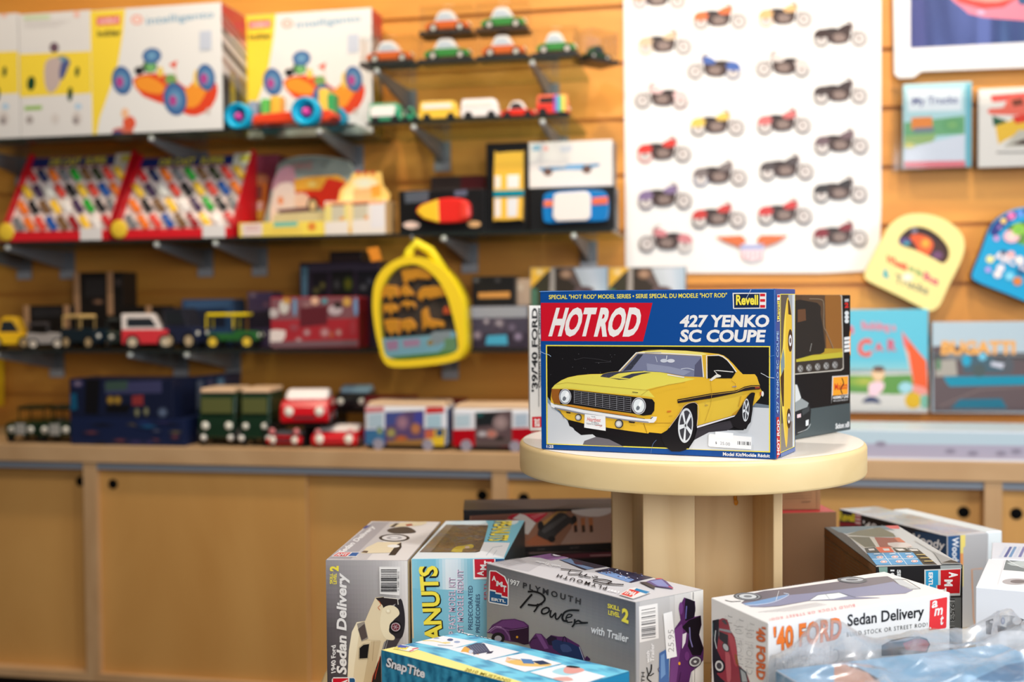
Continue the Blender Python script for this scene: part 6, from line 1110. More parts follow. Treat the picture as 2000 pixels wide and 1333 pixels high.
for u0, u1, vt, c, rf, st_, lab in ((724, 787, 204, (60, 160, 120), (70, 170, 130), 'van', 'green toy van with a white side panel, left end of the row'), (790, 819, 211, (50, 150, 110), (60, 160, 120), 'sedan', 'small green toy car beside the green van'), (822, 898, 200, (244, 196, 70), (248, 206, 90), 'van', 'yellow toy bus in the row of small vans'), (903, 976, 195, (236, 228, 224), (238, 232, 228), 'van', 'white toy van in the middle of the row'), (980, 1046, 199, (220, 50, 36), (236, 226, 220), 'sedan', 'red toy car with a white roof beside the white van'), (1050, 1112, 187, (226, 60, 50), (240, 110, 80), 'van', 'red toy van with a rainbow end, right end of the row')):
    w = .26; s0, s1 = wp(u0, 222, w)[0], wp(u1, 222, w)[0]; H = wp((u0 + u1) / 2, vt, w)[1] - Z5
    t = wthing('toy_van' if st_ == 'van' else 'toy_car', lab, 'toy van' if st_ == 'van' else 'toy car', (s0 + s1) / 2, w, Z5 + .0003, 'small toy vans on the short shelf')
    vehicle(t, s1 - s0, .034, H, c, rf, st_, (40, 38, 38), (236, 226, 216) if u0 in (724, 822, 903) else (60, 50, 50))
    if u0 == 724: m = MB(); L = s1 - s0; m.box(-L * .44, L * .3, -.0195, -.0182, H * .35, H * .8, (240, 234, 228)); m.build('white_panel', t)
    if u0 == 1050:
        L = s1 - s0
        for i, q in enumerate(((150, 80, 160), (90, 160, 210), (110, 190, 110), (240, 210, 90), (240, 160, 90))): m = MB(); m.box(L * (.04 + i * .09), L * (.13 + i * .09), -.0196, -.0182, H * .2, H * .95, q); m.build('rainbow_band', t)

# ================================================================== WALL: POSTER, PRINT, BOOKS
def sheet(name, label, cat, pts, w, th, c, part, group=None, depth_label=None):
    """flat-fronted item of real thickness hanging on the wall: outline in picture pixels at offset w"""
    um = sum(p[0] for p in pts) / len(pts); vm = sum(p[1] for p in pts) / len(pts); s, z = wp(um, vm, w); zl = min(wp(u, v, w)[1] for u, v in pts)
    t = wthing(name, label, cat, s, w, zl, group); inv = t.matrix_basis.inverted()
    F = [inv @ W(*(lambda q: (q[0], w, q[1]))(wp(u, v, w))) for u, v in pts]; m = MB(); m.prism([(p.x, p.z) for p in F], 0, th, c); m.build(part, t, bevel=min(.002, th * .3))
    return t, Art(W(0, w, 0), EN, t)
t, a = sheet('motorcycle_poster', 'large white poster printed with rows of motorcycles, hanging on the slatted wall', 'poster', [(1217, -200), (1721, -215), (1721, 400), (1719, 470), (1692, 530), (1600, 534), (1222, 534)], .006, .0015, (242, 240, 238), 'paper_sheet')
def bike(u, v, c1, c2, flip=1, k=1.0, wheel=(96, 84, 84), front=None):
    X = lambda *p: [(u + flip * p[i] * k, v + p[i + 1] * k) for i in range(0, len(p), 2)]
    rw = 15 * k; dk = (70, 54, 52)
    for x, y, r, c in ((-36, 12, rw, c2), (38, 10, rw * 1.05, front or wheel)):
        a.ell(u + flip * x * k, v + y * k, r, r, c); a.ell(u + flip * x * k, v + y * k, r * .76, r * .76, (214, 208, 206)); a.ell(u + flip * x * k, v + y * k, r * .25, r * .25, (130, 116, 114))
    a.pg(X(-50, 8, -46, -6, -30, -10, -14, -4, -20, 6), c1, 2); a.pg(X(-20, -4, 0, -10, 18, -14, 22, 2, 14, 18, -14, 20, -24, 8), dk, 2); a.pg(X(-12, 2, 6, 0, 12, 12, -8, 16), (136, 118, 112), 2); a.pg(X(-4, -10, 14, -20, 26, -18, 22, -6, 4, -4), c1, 2); a.pg(X(-28, -10, -8, -12, 0, -6, -18, -2), (50, 40, 40), 2); a.ln(X(20, -22, 30, 0, 40, 10), 2.2 * k, (150, 132, 130)); a.ln(X(12, -26, 20, -24, 26, -18), 2 * k, (96, 80, 80))
BKS = [(1285, -8, (206, 150, 120), (120, 90, 110), 1), (1405, 32, (220, 110, 60), (60, 40, 36), 1), (1532, 28, (222, 176, 120), (206, 170, 130), 1), (1640, 66, (60, 44, 42), (50, 36, 34), 1), (1297, 82, (206, 180, 150), (200, 176, 146), 1), (1396, 130, (70, 100, 170), (60, 70, 110), -1), (1530, 125, (210, 200, 196), (50, 42, 42), -1), (1640, 178, (66, 54, 54), (66, 52, 50), 1), (1293, 187, (226, 190, 190), (110, 60, 60), -1), (1400, 240, (226, 190, 90), (44, 34, 34), 1), (1530, 236, (206, 110, 110), (80, 60, 60), 1), (1296, 292, (216, 60, 52), (200, 110, 104), 1), (1642, 276, (110, 90, 96), (66, 50, 50), 1), (1405, 338, (120, 110, 110), (90, 100, 130), 1), (1535, 326, (80, 72, 74), (70, 60, 60), 1), (1640, 370, (50, 46, 48), (40, 36, 38), 1), (1298, 383, (130, 110, 150), (90, 70, 90), 1), (1403, 420, (196, 60, 56), (46, 42, 42), 1), (1532, 413, (200, 60, 60), (56, 48, 48), 1), (1302, 467, (206, 130, 136), (190, 184, 182), -1), (1640, 456, (130, 44, 54), (70, 60, 62), 1)]
for u, v, c1, c2, fl in BKS: a.to('printed_motorcycle'); bike(u, v, c1, c2, fl)
a.to('winged_emblem'); a.pg([(1396, 463), (1448, 460), (1458, 470), (1446, 484), (1420, 474)], (214, 110, 60), 1); a.pg([(1540, 460), (1486, 460), (1478, 470), (1490, 484), (1518, 474)], (214, 110, 60), 1); a.pg([(1446, 478), (1492, 477), (1492, 492), (1486, 506), (1470, 512), (1452, 506), (1446, 492)], (236, 220, 226)); a.pg([(1446, 478), (1492, 477), (1492, 488), (1446, 489)], (170, 176, 214)); [a.ln([(1452 + i * 9, 491), (1452 + i * 9, 507)], 3, (236, 160, 170)) for i in range(5)]; a.done()
t, a = sheet('matted_print', 'white-matted print of a red car on blue, at the top right', 'picture', [(1743, -160), (2120, -170), (2120, 128), (1800, 140), (1784, 152), (1756, 153), (1747, 146)], .03, .012, (232, 230, 230), 'mat_board')
a.to('printed_picture'); a.pg([(1778, -140), (2090, -148), (2090, 78), (1778, 94)], (94, 110, 176)); a.grad([(1778, -140), (2090, -148), (2090, 78), (1778, 94)], [(104, 106, 176), (92, 118, 178), (96, 134, 176)], True, 12)
a.pg([(1835, -40), (1850, -10), (1880, 16), (1920, 34), (2090, 34), (2090, -60), (1900, -70)], (222, 130, 150), 2); a.pg([(1850, -30), (1870, 4), (1920, 18), (1960, 14), (1990, -6), (2090, -20), (2090, -60), (1900, -60)], (226, 70, 64), 1); a.pg([(1860, -20), (1900, 0), (1950, 4), (1985, -12), (1950, -30)], (240, 150, 140), 2); a.ell(1916, 24, 8, 5, (190, 170, 200)); a.ell(1998, 0, 10, 10, (60, 90, 130)); a.done()
def held_book(label, u0, u1, vt, vb, base, grp, name='picture_book'):
    t, a = wbox(name, label, 'book', u0, u1, vt, vb, .05, .018, {'all': base, 'right': (150, 196, 204)}, None, grp, 'book_block', .002); return t, a
t, a = held_book('small light blue picture book with an orange truck, in a clear wall holder', 1764, 1898, 162, 328, (176, 214, 220), 'books in clear wall holders')
a.to('cover_lettering'); a.pg([(1772, 176), (1878, 174), (1878, 216), (1774, 218)], (226, 234, 240), 1); a.tx('My Trucks', [(1782, 190), (1870, 187), (1870, 206), (1782, 210)], (96, 100, 150), .02)
a.to('cover_picture'); a.pg([(1766, 240), (1884, 226), (1884, 262), (1766, 268)], (110, 170, 120)); a.soft(1860, 244, 20, 14, (96, 160, 110), (130, 180, 110)); a.pg([(1780, 230), (1820, 228), (1822, 250), (1780, 254)], (232, 136, 60)); a.pg([(1784, 250), (1824, 248), (1824, 258), (1784, 260)], (120, 130, 140)); a.pg([(1766, 266), (1830, 262), (1820, 280), (1766, 290)], (150, 180, 110)); a.pg([(1766, 290), (1884, 262), (1884, 314), (1766, 316)], (214, 220, 232), 1); a.soft(1776, 284, 12, 6, (190, 196, 130), (236, 220, 110)); a.pg([(1766, 316), (1885, 314), (1885, 328), (1766, 328)], (226, 120, 130)); a.pg([(1886, 164), (1898, 163), (1897, 327), (1886, 328)], (110, 180, 196)); a.done()
t, a = held_book('small white picture book with a bright collage cover, at the right edge', 1911, 2050, 171, 326, (232, 226, 218), 'books in clear wall holders')
a.to('cover_picture'); a.pg([(1934, 186), (1938, 200), (2040, 190), (2040, 178)], (226, 90, 80)); a.pg([(1934, 212), (1960, 210), (1975, 190), (2040, 200), (2040, 222), (1936, 224)], (236, 110, 90), 2); a.pg([(1975, 196), (1996, 192), (2000, 204), (1980, 208)], (120, 60, 40)); a.pg([(1938, 226), (1966, 236), (1964, 244), (1940, 246)], (40, 90, 60)); a.pg([(1944, 246), (1990, 230), (2040, 230), (2040, 262), (1986, 262), (1960, 276), (1950, 282)], (238, 190, 60)); a.pg([(1976, 228), (2040, 216), (2040, 232), (1984, 242)], (226, 60, 40)); a.pg([(1960, 288), (1990, 254), (2040, 256), (2040, 286)], (196, 190, 176), 1); a.pg([(1974, 282), (2000, 272), (2040, 274), (2040, 284)], (70, 44, 36)); a.ln([(1946, 298), (1990, 298), (2040, 294)], 3, (120, 116, 110)); a.done()
for u0, u1, vt, vb, lab in ((1748, 1904, 158, 330, 'clear acrylic wall holder around the light blue book'), (1905, 2062, 168, 328, 'clear acrylic wall holder around the white collage book')):
    s0, z0 = wp(u0, vb, .062); s1, z1 = wp(u1, vt, .062)[0], wp((u0 + u1) / 2, vt, .062)[1]; L = (s1 - s0) / 2; H = z1 - z0
    t = wthing('acrylic_holder', lab, 'book holder', (s0 + s1) / 2, 0, z0 - .004, 'clear acrylic holders on the wall')
    m = MB(); m.box(-L, L, -.064, -.0005, 0, .0035, ACRY); m.build('bottom_ledge', t); m = MB(); m.box(-L, L, -.064, -.061, .0036, H * .9, ACRY); m.build('front_sheet', t); m = MB(); m.box(-L, L, -.004, -.0005, .0036, H, ACRY); m.build('back_sheet', t)
# handle-shaped board books
YP = crop(1640, 380, 5.128)
def ringbook(label, out, hole, w, th, c, rim_c):
    um = sum(p[0] for p in out) / len(out); s, _ = wp(um, 500, w); zl = min(wp(u, v, w)[1] for u, v in out)
    t = wthing('board_book', label, 'book', s, w, zl, 'handle-shaped board books'); inv = t.matrix_basis.inverted()
    f = lambda P: [(lambda q: (q.x, q.z))(inv @ W(*(lambda q: (q[0], w, q[1]))(wp(u, v, w)))) for u, v in P]
    n = 72
    def res(P):
        P = spline(P, 8); d = [0]
        for i in range(len(P)): d.append(d[-1] + math.dist(P[i], P[(i + 1) % len(P)]))
        o = []
        for k in range(n):
            x = d[-1] * k / n; i = max(j for j in range(len(P)) if d[j] <= x + 1e-9); q = (x - d[i]) / max(1e-9, d[i + 1] - d[i]); a_, b_ = P[i], P[(i + 1) % len(P)]; o.append((a_[0] + (b_[0] - a_[0]) * q, a_[1] + (b_[1] - a_[1]) * q))
        return o
    O, Hh = f(res(out)), f(res(hole)); m = MB()
    j0 = min(range(n), key=lambda j: math.dist(Hh[j], O[0])); Hh = Hh[j0:] + Hh[:j0]
    ar = lambda P: sum(P[i][0] * P[(i + 1) % n][1] - P[(i + 1) % n][0] * P[i][1] for i in range(n))
    if ar(O) * ar(Hh) < 0: Hh = [Hh[0]] + Hh[1:][::-1]
    for y, c_ in ((0, c), (th, c)):
        vs = [(p[0], y, p[1]) for p in O] + [(p[0], y, p[1]) for p in Hh]; m.mesh(vs, [(i, (i + 1) % n, n + (i + 1) % n, n + i) for i in range(n)], c_)
    for P in (O, Hh): vs = [(p[0], 0, p[1]) for p in P] + [(p[0], th, p[1]) for p in P]; m.mesh(vs, [(i, (i + 1) % n, n + (i + 1) % n, n + i) for i in range(n)], rim_c, True)
    m.build('cover_board', t); return t, Art(W(0, w, 0), EN, t), (O, Hh, th)
yo = YP(250, 800, 262, 845, 300, 876, 600, 1020, 870, 1160, 910, 1170, 960, 1150, 1010, 1095, 1100, 900, 1200, 700, 1250, 540, 1225, 400, 1100, 280, 960, 215, 800, 190, 640, 212, 510, 300, 440, 420, 340, 610)
yh = YP(590, 455, 650, 372, 740, 325, 860, 335, 980, 402, 1070, 500, 1100, 580, 1085, 655, 1030, 690, 930, 640, 760, 560, 620, 512)
t, a, (O, Hh, th) = ringbook('pale yellow handle-shaped board book tilted on the wall beside the poster', yo, yh, .05, .03, (244, 228, 150), (236, 214, 130))
m = MB(); m.prism([(x, z) for x, z in Hh], th * .35, th * .45, (70, 44, 40)); m.build('recessed_picture', t)
a2 = Art(W(0, .05 - th * .33, 0), EN, t); a2.to('engine_picture'); a2.pg(YP(700, 420, 800, 400, 900, 440, 940, 500, 920, 560, 880, 610, 790, 570, 760, 500), (226, 90, 40), 2); a2.soft(*YP(860, 490)[0], 12, 12, (236, 110, 50), (246, 190, 60)); a2.ell(*YP(650, 470)[0], 12, 7, (90, 70, 130)); a2.ell(*YP(670, 492)[0], 6, 4, (40, 150, 170)); a2.ell(*YP(748, 360)[0], 6, 6, (150, 140, 160)); a2.ell(*YP(980, 610)[0], 10, 8, (110, 70, 110)); a2.done()
a.to('cover_lettering'); q = YP(455, 600, 1000, 850, 970, 920, 440, 680); a.tx('Wheels', YP(470, 600, 690, 690, 670, 770, 455, 680), (226, 90, 60), .05); a.tx('on the', YP(700, 690, 840, 770, 820, 830, 690, 760), (90, 150, 90), .04); a.tx('Bus', YP(850, 770, 1000, 840, 980, 920, 835, 850), (206, 70, 110), .04); a.tx('&', YP(430, 740, 500, 760, 500, 850, 430, 830), (40, 170, 180), .05); a.tx('Trucks', YP(560, 790, 900, 930, 880, 1010, 545, 880), (130, 130, 110), .03); a.soft(*YP(680, 830)[0], 12, 9, (240, 232, 190), (250, 248, 236)); a.done()
bo = YP(1325, 800, 1345, 850, 1410, 890, 1700, 1005, 1950, 1105, 2010, 1100, 2060, 1040, 2230, 600, 2260, 460, 2200, 330, 2100, 230, 1960, 150, 1850, 130, 1700, 165, 1560, 260, 1490, 370, 1420, 560)
bh = YP(1660, 400, 1700, 320, 1780, 285, 1900, 280, 2050, 360, 2130, 480, 2100, 570, 1960, 540, 1760, 480)
t, a, (O, Hh, th) = ringbook('blue handle-shaped board book with star dots, cut by the right edge', bo, bh, .055, .035, (20, 160, 210), (30, 50, 110))
m = MB(); m.prism([(x, z) for x, z in Hh], th * .35, th * .45, (120, 180, 80)); m.build('recessed_picture', t)
a.to('cover_picture'); a.pg(YP(1500, 385, 1560, 275, 1700, 185, 1850, 150, 1900, 170, 1760, 240, 1680, 300, 1600, 380, 1560, 420), (44, 56, 130), 2)
for u, v, r, c in ((1720, 215, 8, (226, 110, 170)), (1810, 195, 8, (90, 140, 220)), (1640, 265, 6, (240, 200, 110)), (1600, 330, 4, (150, 110, 170)), (1570, 440, 6, (190, 140, 200)), (1640, 590, 7, (60, 70, 100)), (1715, 605, 8, (240, 170, 170)), (1800, 660, 9, (240, 226, 220)), (1505, 650, 8, (226, 220, 150)), (1610, 740, 8, (230, 220, 226)), (1580, 800, 8, (236, 220, 220)), (1485, 755, 6, (170, 150, 220)), (1700, 820, 9, (120, 200, 226)), (1780, 870, 9, (210, 120, 50)), (1820, 760, 10, (20, 90, 140))): a.soft(*YP(u, v)[0], r, r * .95, c, tuple(min(255, x + 20) for x in c))
a.to('cover_lettering'); a.tx('ABC 123', YP(1560, 560, 1960, 720, 1930, 800, 1540, 640), (236, 226, 232), .05); a.to('inner_figures'); a.soft(*YP(1720, 420)[0], 16, 13, (236, 180, 200), (246, 220, 200)); a.soft(*YP(1790, 350)[0], 14, 12, (150, 200, 70), (120, 190, 80)); a.done()
# two large books on the lower ledge
t, a = wbox('picture_book', 'sky blue picture book with red CAR lettering, right of the black window box', 'book', 1600, 1813, 605, 806, .055, .018, {'all': (96, 190, 214), 'right': (26, 30, 34)}, None, 'books on the lower ledge', 'book_block', .002)
KY = crop(1640, 580, 5.128); ZLB = t.location.z
a.to('cover_picture'); a.pg(KY(-200, 720, 890, 740, 885, 1180, -200, 1180), (206, 208, 206)); a.grad(KY(-200, 620, 860, 620, 860, 760, -200, 760), [(96, 190, 214), (150, 200, 206)], False, 8); a.pg(KY(-200, 780, 400, 790, 720, 780, 880, 800, 760, 960, 560, 980, 100, 960, -200, 950), (96, 150, 76), 1); a.soft(*KY(250, 850)[0], 40, 12, (110, 160, 70), (180, 184, 80)); a.pg(KY(620, 340, 690, 430, 830, 600, 870, 640, 885, 960, 740, 880, 700, 700, 640, 480), (230, 96, 50)); a.pg(KY(620, 340, 690, 440, 680, 520, 640, 480), (226, 110, 110)); a.pg(KY(640, 480, 690, 560, 740, 880, 700, 720), (206, 190, 180)); a.pg(KY(700, 880, 820, 900, 880, 930, 880, 990, 740, 970), (226, 150, 140), 2)
a.ell(*KY(735, 1040)[0], 16, 16, (214, 176, 40)); a.ell(*KY(850, 1050)[0], 9, 14, (120, 180, 160)); a.soft(*KY(660, 910)[0], 14, 11, (150, 206, 220), (166, 214, 226)); a.soft(*KY(385, 770)[0], 13, 15, (226, 190, 150), (240, 210, 170)); a.ell(*KY(390, 725)[0], 12, 6, (110, 80, 70)); a.pg(KY(290, 880, 360, 850, 440, 860, 440, 920, 380, 980, 300, 990), (240, 206, 220), 2); a.pg(KY(220, 1060, 270, 1010, 340, 1000, 400, 1040, 410, 1070, 330, 1060), (66, 76, 110), 2)
a.to('cover_lettering'); a.tx("I'm", KY(-130, 250, 130, 245, 140, 370, -120, 375), (226, 90, 110), .04); a.tx('Building a', KY(215, 245, 565, 260, 560, 370, 225, 350), (226, 130, 150), .03); a.tx('C', KY(180, 425, 320, 415, 320, 600, 180, 605), (232, 90, 70), .05); a.tx('A', KY(350, 460, 430, 460, 440, 545, 350, 545), (222, 90, 100), .05); a.tx('R', KY(478, 425, 570, 430, 570, 545, 480, 545), (206, 96, 120), .05); a.done()
t, a = wbox('picture_book', 'grey picture book with a blue racing car, at the right end of the ledge', 'book', 1820, 2040, 629, 806, .055, .018, {'all': (176, 196, 208), 'left': (26, 26, 28)}, ZLB - .0003, 'books on the lower ledge', 'book_block', .002)
a.to('cover_picture'); a.pg(KY(930, 500, 1100, 480, 1500, 560, 2040, 560, 2040, 1150, 940, 1150), (96, 84, 88)); a.grad(KY(930, 560, 2040, 560, 2040, 640, 930, 640), [(150, 164, 170), (110, 108, 112)], False, 6); a.pg(KY(960, 640, 1160, 630, 1180, 790, 960, 800), (166, 162, 154)); a.ell(*KY(990, 680)[0], 5, 12, (90, 130, 100)); a.pg(KY(1040, 800, 2000, 790, 1990, 880, 1100, 900, 1060, 850), (24, 140, 170)); a.pg(KY(1110, 1120, 1200, 1030, 1620, 1020, 1680, 1120), (30, 110, 136)); a.pg(KY(1230, 620, 1330, 560, 1460, 560, 1560, 640, 1700, 660, 1700, 760, 1240, 760), (70, 96, 110), 1); a.ell(*KY(1270, 640)[0], 9, 11, (40, 160, 196)); a.ell(*KY(1395, 740)[0], 13, 13, (76, 90, 92)); a.ell(*KY(1690, 690)[0], 11, 17, (84, 90, 98)); a.pg(KY(1520, 650, 1650, 670, 1630, 720, 1510, 690), (196, 200, 216)); a.ell(*KY(1430, 600)[0], 8, 8, (110, 190, 220)); a.ln(KY(1000, 1100, 1400, 930, 1900, 900), 3, (120, 106, 106))
a.to('cover_lettering'); a.tx('BUGATTI', KY(1020, 440, 1760, 440, 1760, 580, 1010, 585), (232, 170, 90), .05); a.done()
s0, s1 = wp(1580, 806, .07)[0], wp(2060, 806, .07)[0]; t = wthing('acrylic_ledge', 'clear ledge on the wall under the two large picture books', 'ledge', (s0 + s1) / 2, 0, ZLB - .0062)
m = MB(); L = (s1 - s0) / 2; m.box(-L, L, -.075, -.0005, 0, .006, ACRY); m.build('ledge_plate', t); m = MB(); m.box(-L, L, -.075, -.072, .0062, .022, ACRY); m.build('front_lip', t)
# long flat box on the worktop at right
t, a = wbox('flat_box', 'long flat pale blue and white box lying on the worktop at right', 'box', 1600, 2090, 843, 922, .41, .20, {'all': (206, 214, 226), 'top': (196, 214, 224)}, ZT, bevel=.002)
a.to('printed_front'); a.pg([(1600, 840), (2090, 850), (2090, 872), (1600, 866)], (186, 206, 216)); a.pg([(1600, 866), (2090, 872), (2090, 900), (1600, 892)], (176, 170, 188)); a.pg([(1600, 892), (2090, 900), (2090, 930), (1600, 916)], (214, 222, 232)); [a.soft(u, v, 12, 6, (160, 154, 172), (136, 130, 146)) for u, v in ((1720, 868), (1856, 882), (1900, 886), (1955, 886), (1985, 882))]; a.done()

# ================================================================== THIRD SHELF
t, a = wbox('tin_lunch_box', 'red and white illustrated tin lunch box on the shelf left of the hanging backpack', 'lunch box', 527, 700, 580, 674, .27, .09, {'all': (150, 40, 50), 'right': (120, 10, 26), 'top': (120, 70, 80)}, Z3 + .0, part='tin_body', bevel=.006)
a.to('printed_front'); a.pg([(530, 584), (696, 580), (696, 622), (530, 626)], (130, 84, 90)); R2 = random.Random(4)
for u, v, r1, r2, c in ((555, 600, 10, 14, (206, 200, 190)), (534, 612, 10, 9, (196, 186, 182)), (560, 588, 8, 6, (200, 150, 70)), (576, 600, 4, 18, (110, 150, 180)), (615, 588, 8, 8, (226, 180, 150)), (634, 588, 6, 6, (90, 150, 160)), (655, 606, 14, 10, (196, 180, 184)), (678, 590, 8, 9, (206, 160, 80)), (660, 596, 8, 7, (60, 46, 44)), (600, 596, 8, 6, (150, 110, 110)), (696, 600, 5, 18, (110, 150, 190))): a.soft(u, v, r1, r2, c, c)
a.pg([(530, 626), (700, 622), (700, 664), (530, 670)], (168, 44, 52)); a.pg([(586, 602), (640, 598), (640, 634), (586, 640)], (96, 36, 44), 1); a.pg([(520, 648), (558, 646), (550, 670), (526, 674)], (232, 216, 208), 2)
for u, v, r1, r2, c in ((600, 650, 9, 9, (190, 176, 176)), (584, 666, 9, 9, (196, 186, 184)), (635, 650, 12, 12, (200, 170, 170)), (662, 650, 8, 9, (190, 170, 160)), (575, 640, 10, 8, (150, 80, 90)), (690, 640, 6, 16, (176, 60, 70)), (648, 654, 4, 9, (206, 120, 60))): a.soft(u, v, r1, r2, (160, 60, 66), c)
a.pg([(528, 668), (700, 664), (698, 676), (534, 680)], (120, 90, 96)); a.done()
t, a = wbox('toy_box', 'dark purple window box with yellow toys, behind the red lunch box', 'toy box', 586, 742, 512, 676, .17, .09, {'all': (48, 36, 50), 'left': (80, 110, 130)}, Z3)
a.to('window_cutout'); a.pg([(588, 522), (602, 522), (600, 580), (590, 582)], (84, 116, 134)); a.pg([(604, 516), (740, 512), (740, 530), (604, 532)], (64, 54, 70)); a.pg([(610, 534), (640, 532), (638, 580), (610, 582)], (30, 24, 30)); a.pg([(648, 530), (690, 528), (690, 580), (648, 582)], (28, 26, 24)); a.pg([(698, 530), (740, 528), (740, 578), (698, 580)], (30, 28, 34)); a.soft(618, 568, 8, 8, (60, 56, 40), (110, 100, 50)); a.soft(630, 558, 6, 8, (70, 64, 40), (116, 106, 50)); a.soft(680, 555, 9, 14, (60, 70, 24), (116, 104, 24)); a.soft(658, 556, 7, 12, (44, 42, 42), (80, 78, 78)); a.soft(710, 562, 8, 7, (60, 58, 60), (106, 106, 110)); a.soft(722, 550, 7, 8, (50, 50, 56), (80, 80, 90)); a.done(); zz5 = Z3 + .0003 + a.dim[1]
t, a = wbox('toy_box', 'small black box stacked on the dark purple window box', 'toy box', 644, 706, 491, 512, .16, .07, (36, 28, 28), zz5); a.to('printed_front'); a.pg([(648, 500), (704, 498), (704, 512), (648, 512)], (58, 42, 42)); a.done()
t, a = sheet('hanging_card', 'small orange card hanging from the shelf edge beside the backpack', 'card', [(716, 486), (738, 482), (746, 508), (726, 512)], .305, .002, (226, 140, 44), 'printed_card')
t, a = wbox('toy_box', 'purple toy box just left of the red lunch box', 'toy box', 484, 530, 571, 672, .20, .08, (70, 56, 84), Z3); a.to('printed_front'); a.soft(494, 576, 9, 8, (80, 66, 90), (130, 110, 124)); a.soft(520, 595, 8, 7, (80, 60, 80), (130, 90, 110)); a.pg([(486, 610), (528, 606), (528, 640), (486, 644)], (40, 32, 44)); a.done()
t, a = wbox('toy_box', 'dull blue box standing behind the green tractor', 'toy box', 356, 456, 585, 676, .12, .08, (60, 88, 122), Z3); a.to('printed_front'); a.pg([(362, 590), (450, 586), (450, 600), (364, 602)], (76, 106, 140)); a.pg([(360, 606), (440, 604), (440, 640), (362, 640)], (46, 50, 66)); a.done()
# tall dark vehicles with tan corner posts
TAN = (196, 146, 104)
def postbox(label, u0, u1, vt, w, posts, extra=()):
    t, a = wbox('toy_wagon', label, 'toy vehicle', u0, u1, vt, 672, w, .08, (34, 28, 24), Z3, 'dark toy wagons with tan posts', 'wagon_body')
    L, H, D = a.dim
    for k, u in enumerate(posts):
        x = (u - (u0 + u1) / 2) * 2 * L / (u1 - u0); m = MB(); m.box(x - .009, x + .009, -D / 2 - .006, -D / 2 - .0005, H * .42, H, TAN); m.build('corner_post', t, bevel=.002)
    return t, a
t, a = postbox('tall dark toy wagon with two tan posts, at the back of the vintage row', 146, 240, 532, .10, (152, 217)); a.to('side_panel'); a.soft(192, 590, 14, 6, (60, 46, 40), (196, 140, 100)); a.pg([(166, 545), (206, 545), (206, 578), (166, 580)], (56, 50, 48)); a.soft(231, 552, 8, 10, (50, 44, 42), (100, 86, 80)); a.done()
t, a = postbox('low dark toy wagon with two tan posts, left of the tall one', 46, 142, 597, .12, (54, 132)); a.to('side_panel'); a.pg([(64, 604), (120, 602), (120, 618), (64, 620)], (50, 46, 46)); a.done()
t, a = postbox('low dark toy wagon with one tan post, right of the tall one', 226, 314, 598, .11, (292,)); a.done()
def sv(label, u0, u1, vt, w, body, roof, st_, turn=0.0, wheel=(206, 176, 130), name='toy_car', cat='toy car', z=None, wd=.06, glass=(40, 44, 48), rw=None, grp='vintage toy vehicles on the third shelf'):
    z = Z3 if z is None else z; s0, s1 = wp(u0, 660, w)[0], wp(u1, 660, w)[0]; H = wp((u0 + u1) / 2, vt, w)[1] - z
    t = wthing(name, label, cat, (s0 + s1) / 2, w, z + .0003, grp, turn); vehicle(t, s1 - s0, wd, H, body, roof, st_, wheel, glass, rw); return t
sv('yellow vintage toy car at the left end of the shelf', -14, 66, 619, .25, (244, 190, 30), (230, 176, 30), 'sedan', .3)
sv('pale-nosed vintage toy car beside the yellow one', 58, 122, 630, .25, (150, 140, 132), (60, 52, 50), 'vintage', .5, (206, 190, 170))
sv('dark teal vintage toy car with a cream roof', 122, 214, 615, .25, (16, 36, 46), (226, 186, 116), 'vintage', -.3)
sv('dark green vintage toy car with brass wheels', 204, 252, 622, .22, (16, 36, 26), (22, 30, 26), 'vintage', -.9, (226, 180, 100))
sv('white and red toy delivery truck in the middle of the vintage row', 248, 340, 613, .25, (210, 50, 56), (230, 216, 206), 'truck', .35, (200, 180, 150), 'toy_truck', 'toy truck')
sv('dark toy truck with a red-edged sign, beside the delivery truck', 326, 402, 602, .24, (34, 40, 66), (40, 40, 48), 'truck', -.25, (216, 190, 150), 'toy_truck', 'toy truck')
sv('green toy tractor under a yellow canopy', 404, 508, 612, .25, (40, 96, 44), (246, 214, 10), 'tractor', .1, (226, 190, 60), 'toy_tractor', 'toy tractor')
# right half of the third shelf
t, a = wbox('toy_box', 'toy motorcycle box with a grey top band, right of the hanging backpack', 'toy box', 906, 1032, 598, 676, .26, .08, (54, 46, 58), Z3); a.to('printed_front'); a.pg([(908, 600), (1030, 598), (1030, 622), (908, 624)], (150, 152, 158)); a.pg([(908, 622), (1030, 620), (1030, 650), (908, 652)], (70, 64, 78))
for u, v, r, c in ((932, 655, 11, (180, 160, 164)), (1012, 658, 10, (166, 150, 176)), (950, 628, 8, (190, 180, 184)), (975, 632, 12, (170, 160, 164)), (918, 636, 8, (206, 150, 130)), (1000, 640, 9, (120, 110, 130)), (970, 645, 9, (60, 56, 70))): a.soft(u, v, r, r, (80, 70, 84), c)
a.pg([(952, 656), (990, 654), (992, 674), (948, 674)], (70, 160, 190), 1); a.done(); zb6 = Z3 + .0003 + a.dim[1]
t, a = wbox('toy_box', 'small black and orange box on top of the motorcycle box', 'toy box', 922, 1006, 540, 597, .25, .07, (26, 24, 24), zb6); a.to('printed_front'); a.pg([(934, 572), (996, 570), (996, 582), (934, 583)], (200, 140, 70)); a.soft(930, 548, 9, 6, (40, 38, 38), (120, 116, 112)); a.soft(972, 548, 7, 5, (40, 38, 38), (90, 84, 84)); a.done()
t, a = wbox('toy_box', 'narrow tan box end beside the black and orange box', 'toy box', 1008, 1034, 545, 597, .22, .06, (190, 160, 136), zb6); a.to('printed_front'); a.soft(1016, 562, 7, 8, (196, 170, 146), (216, 194, 170)); a.done()
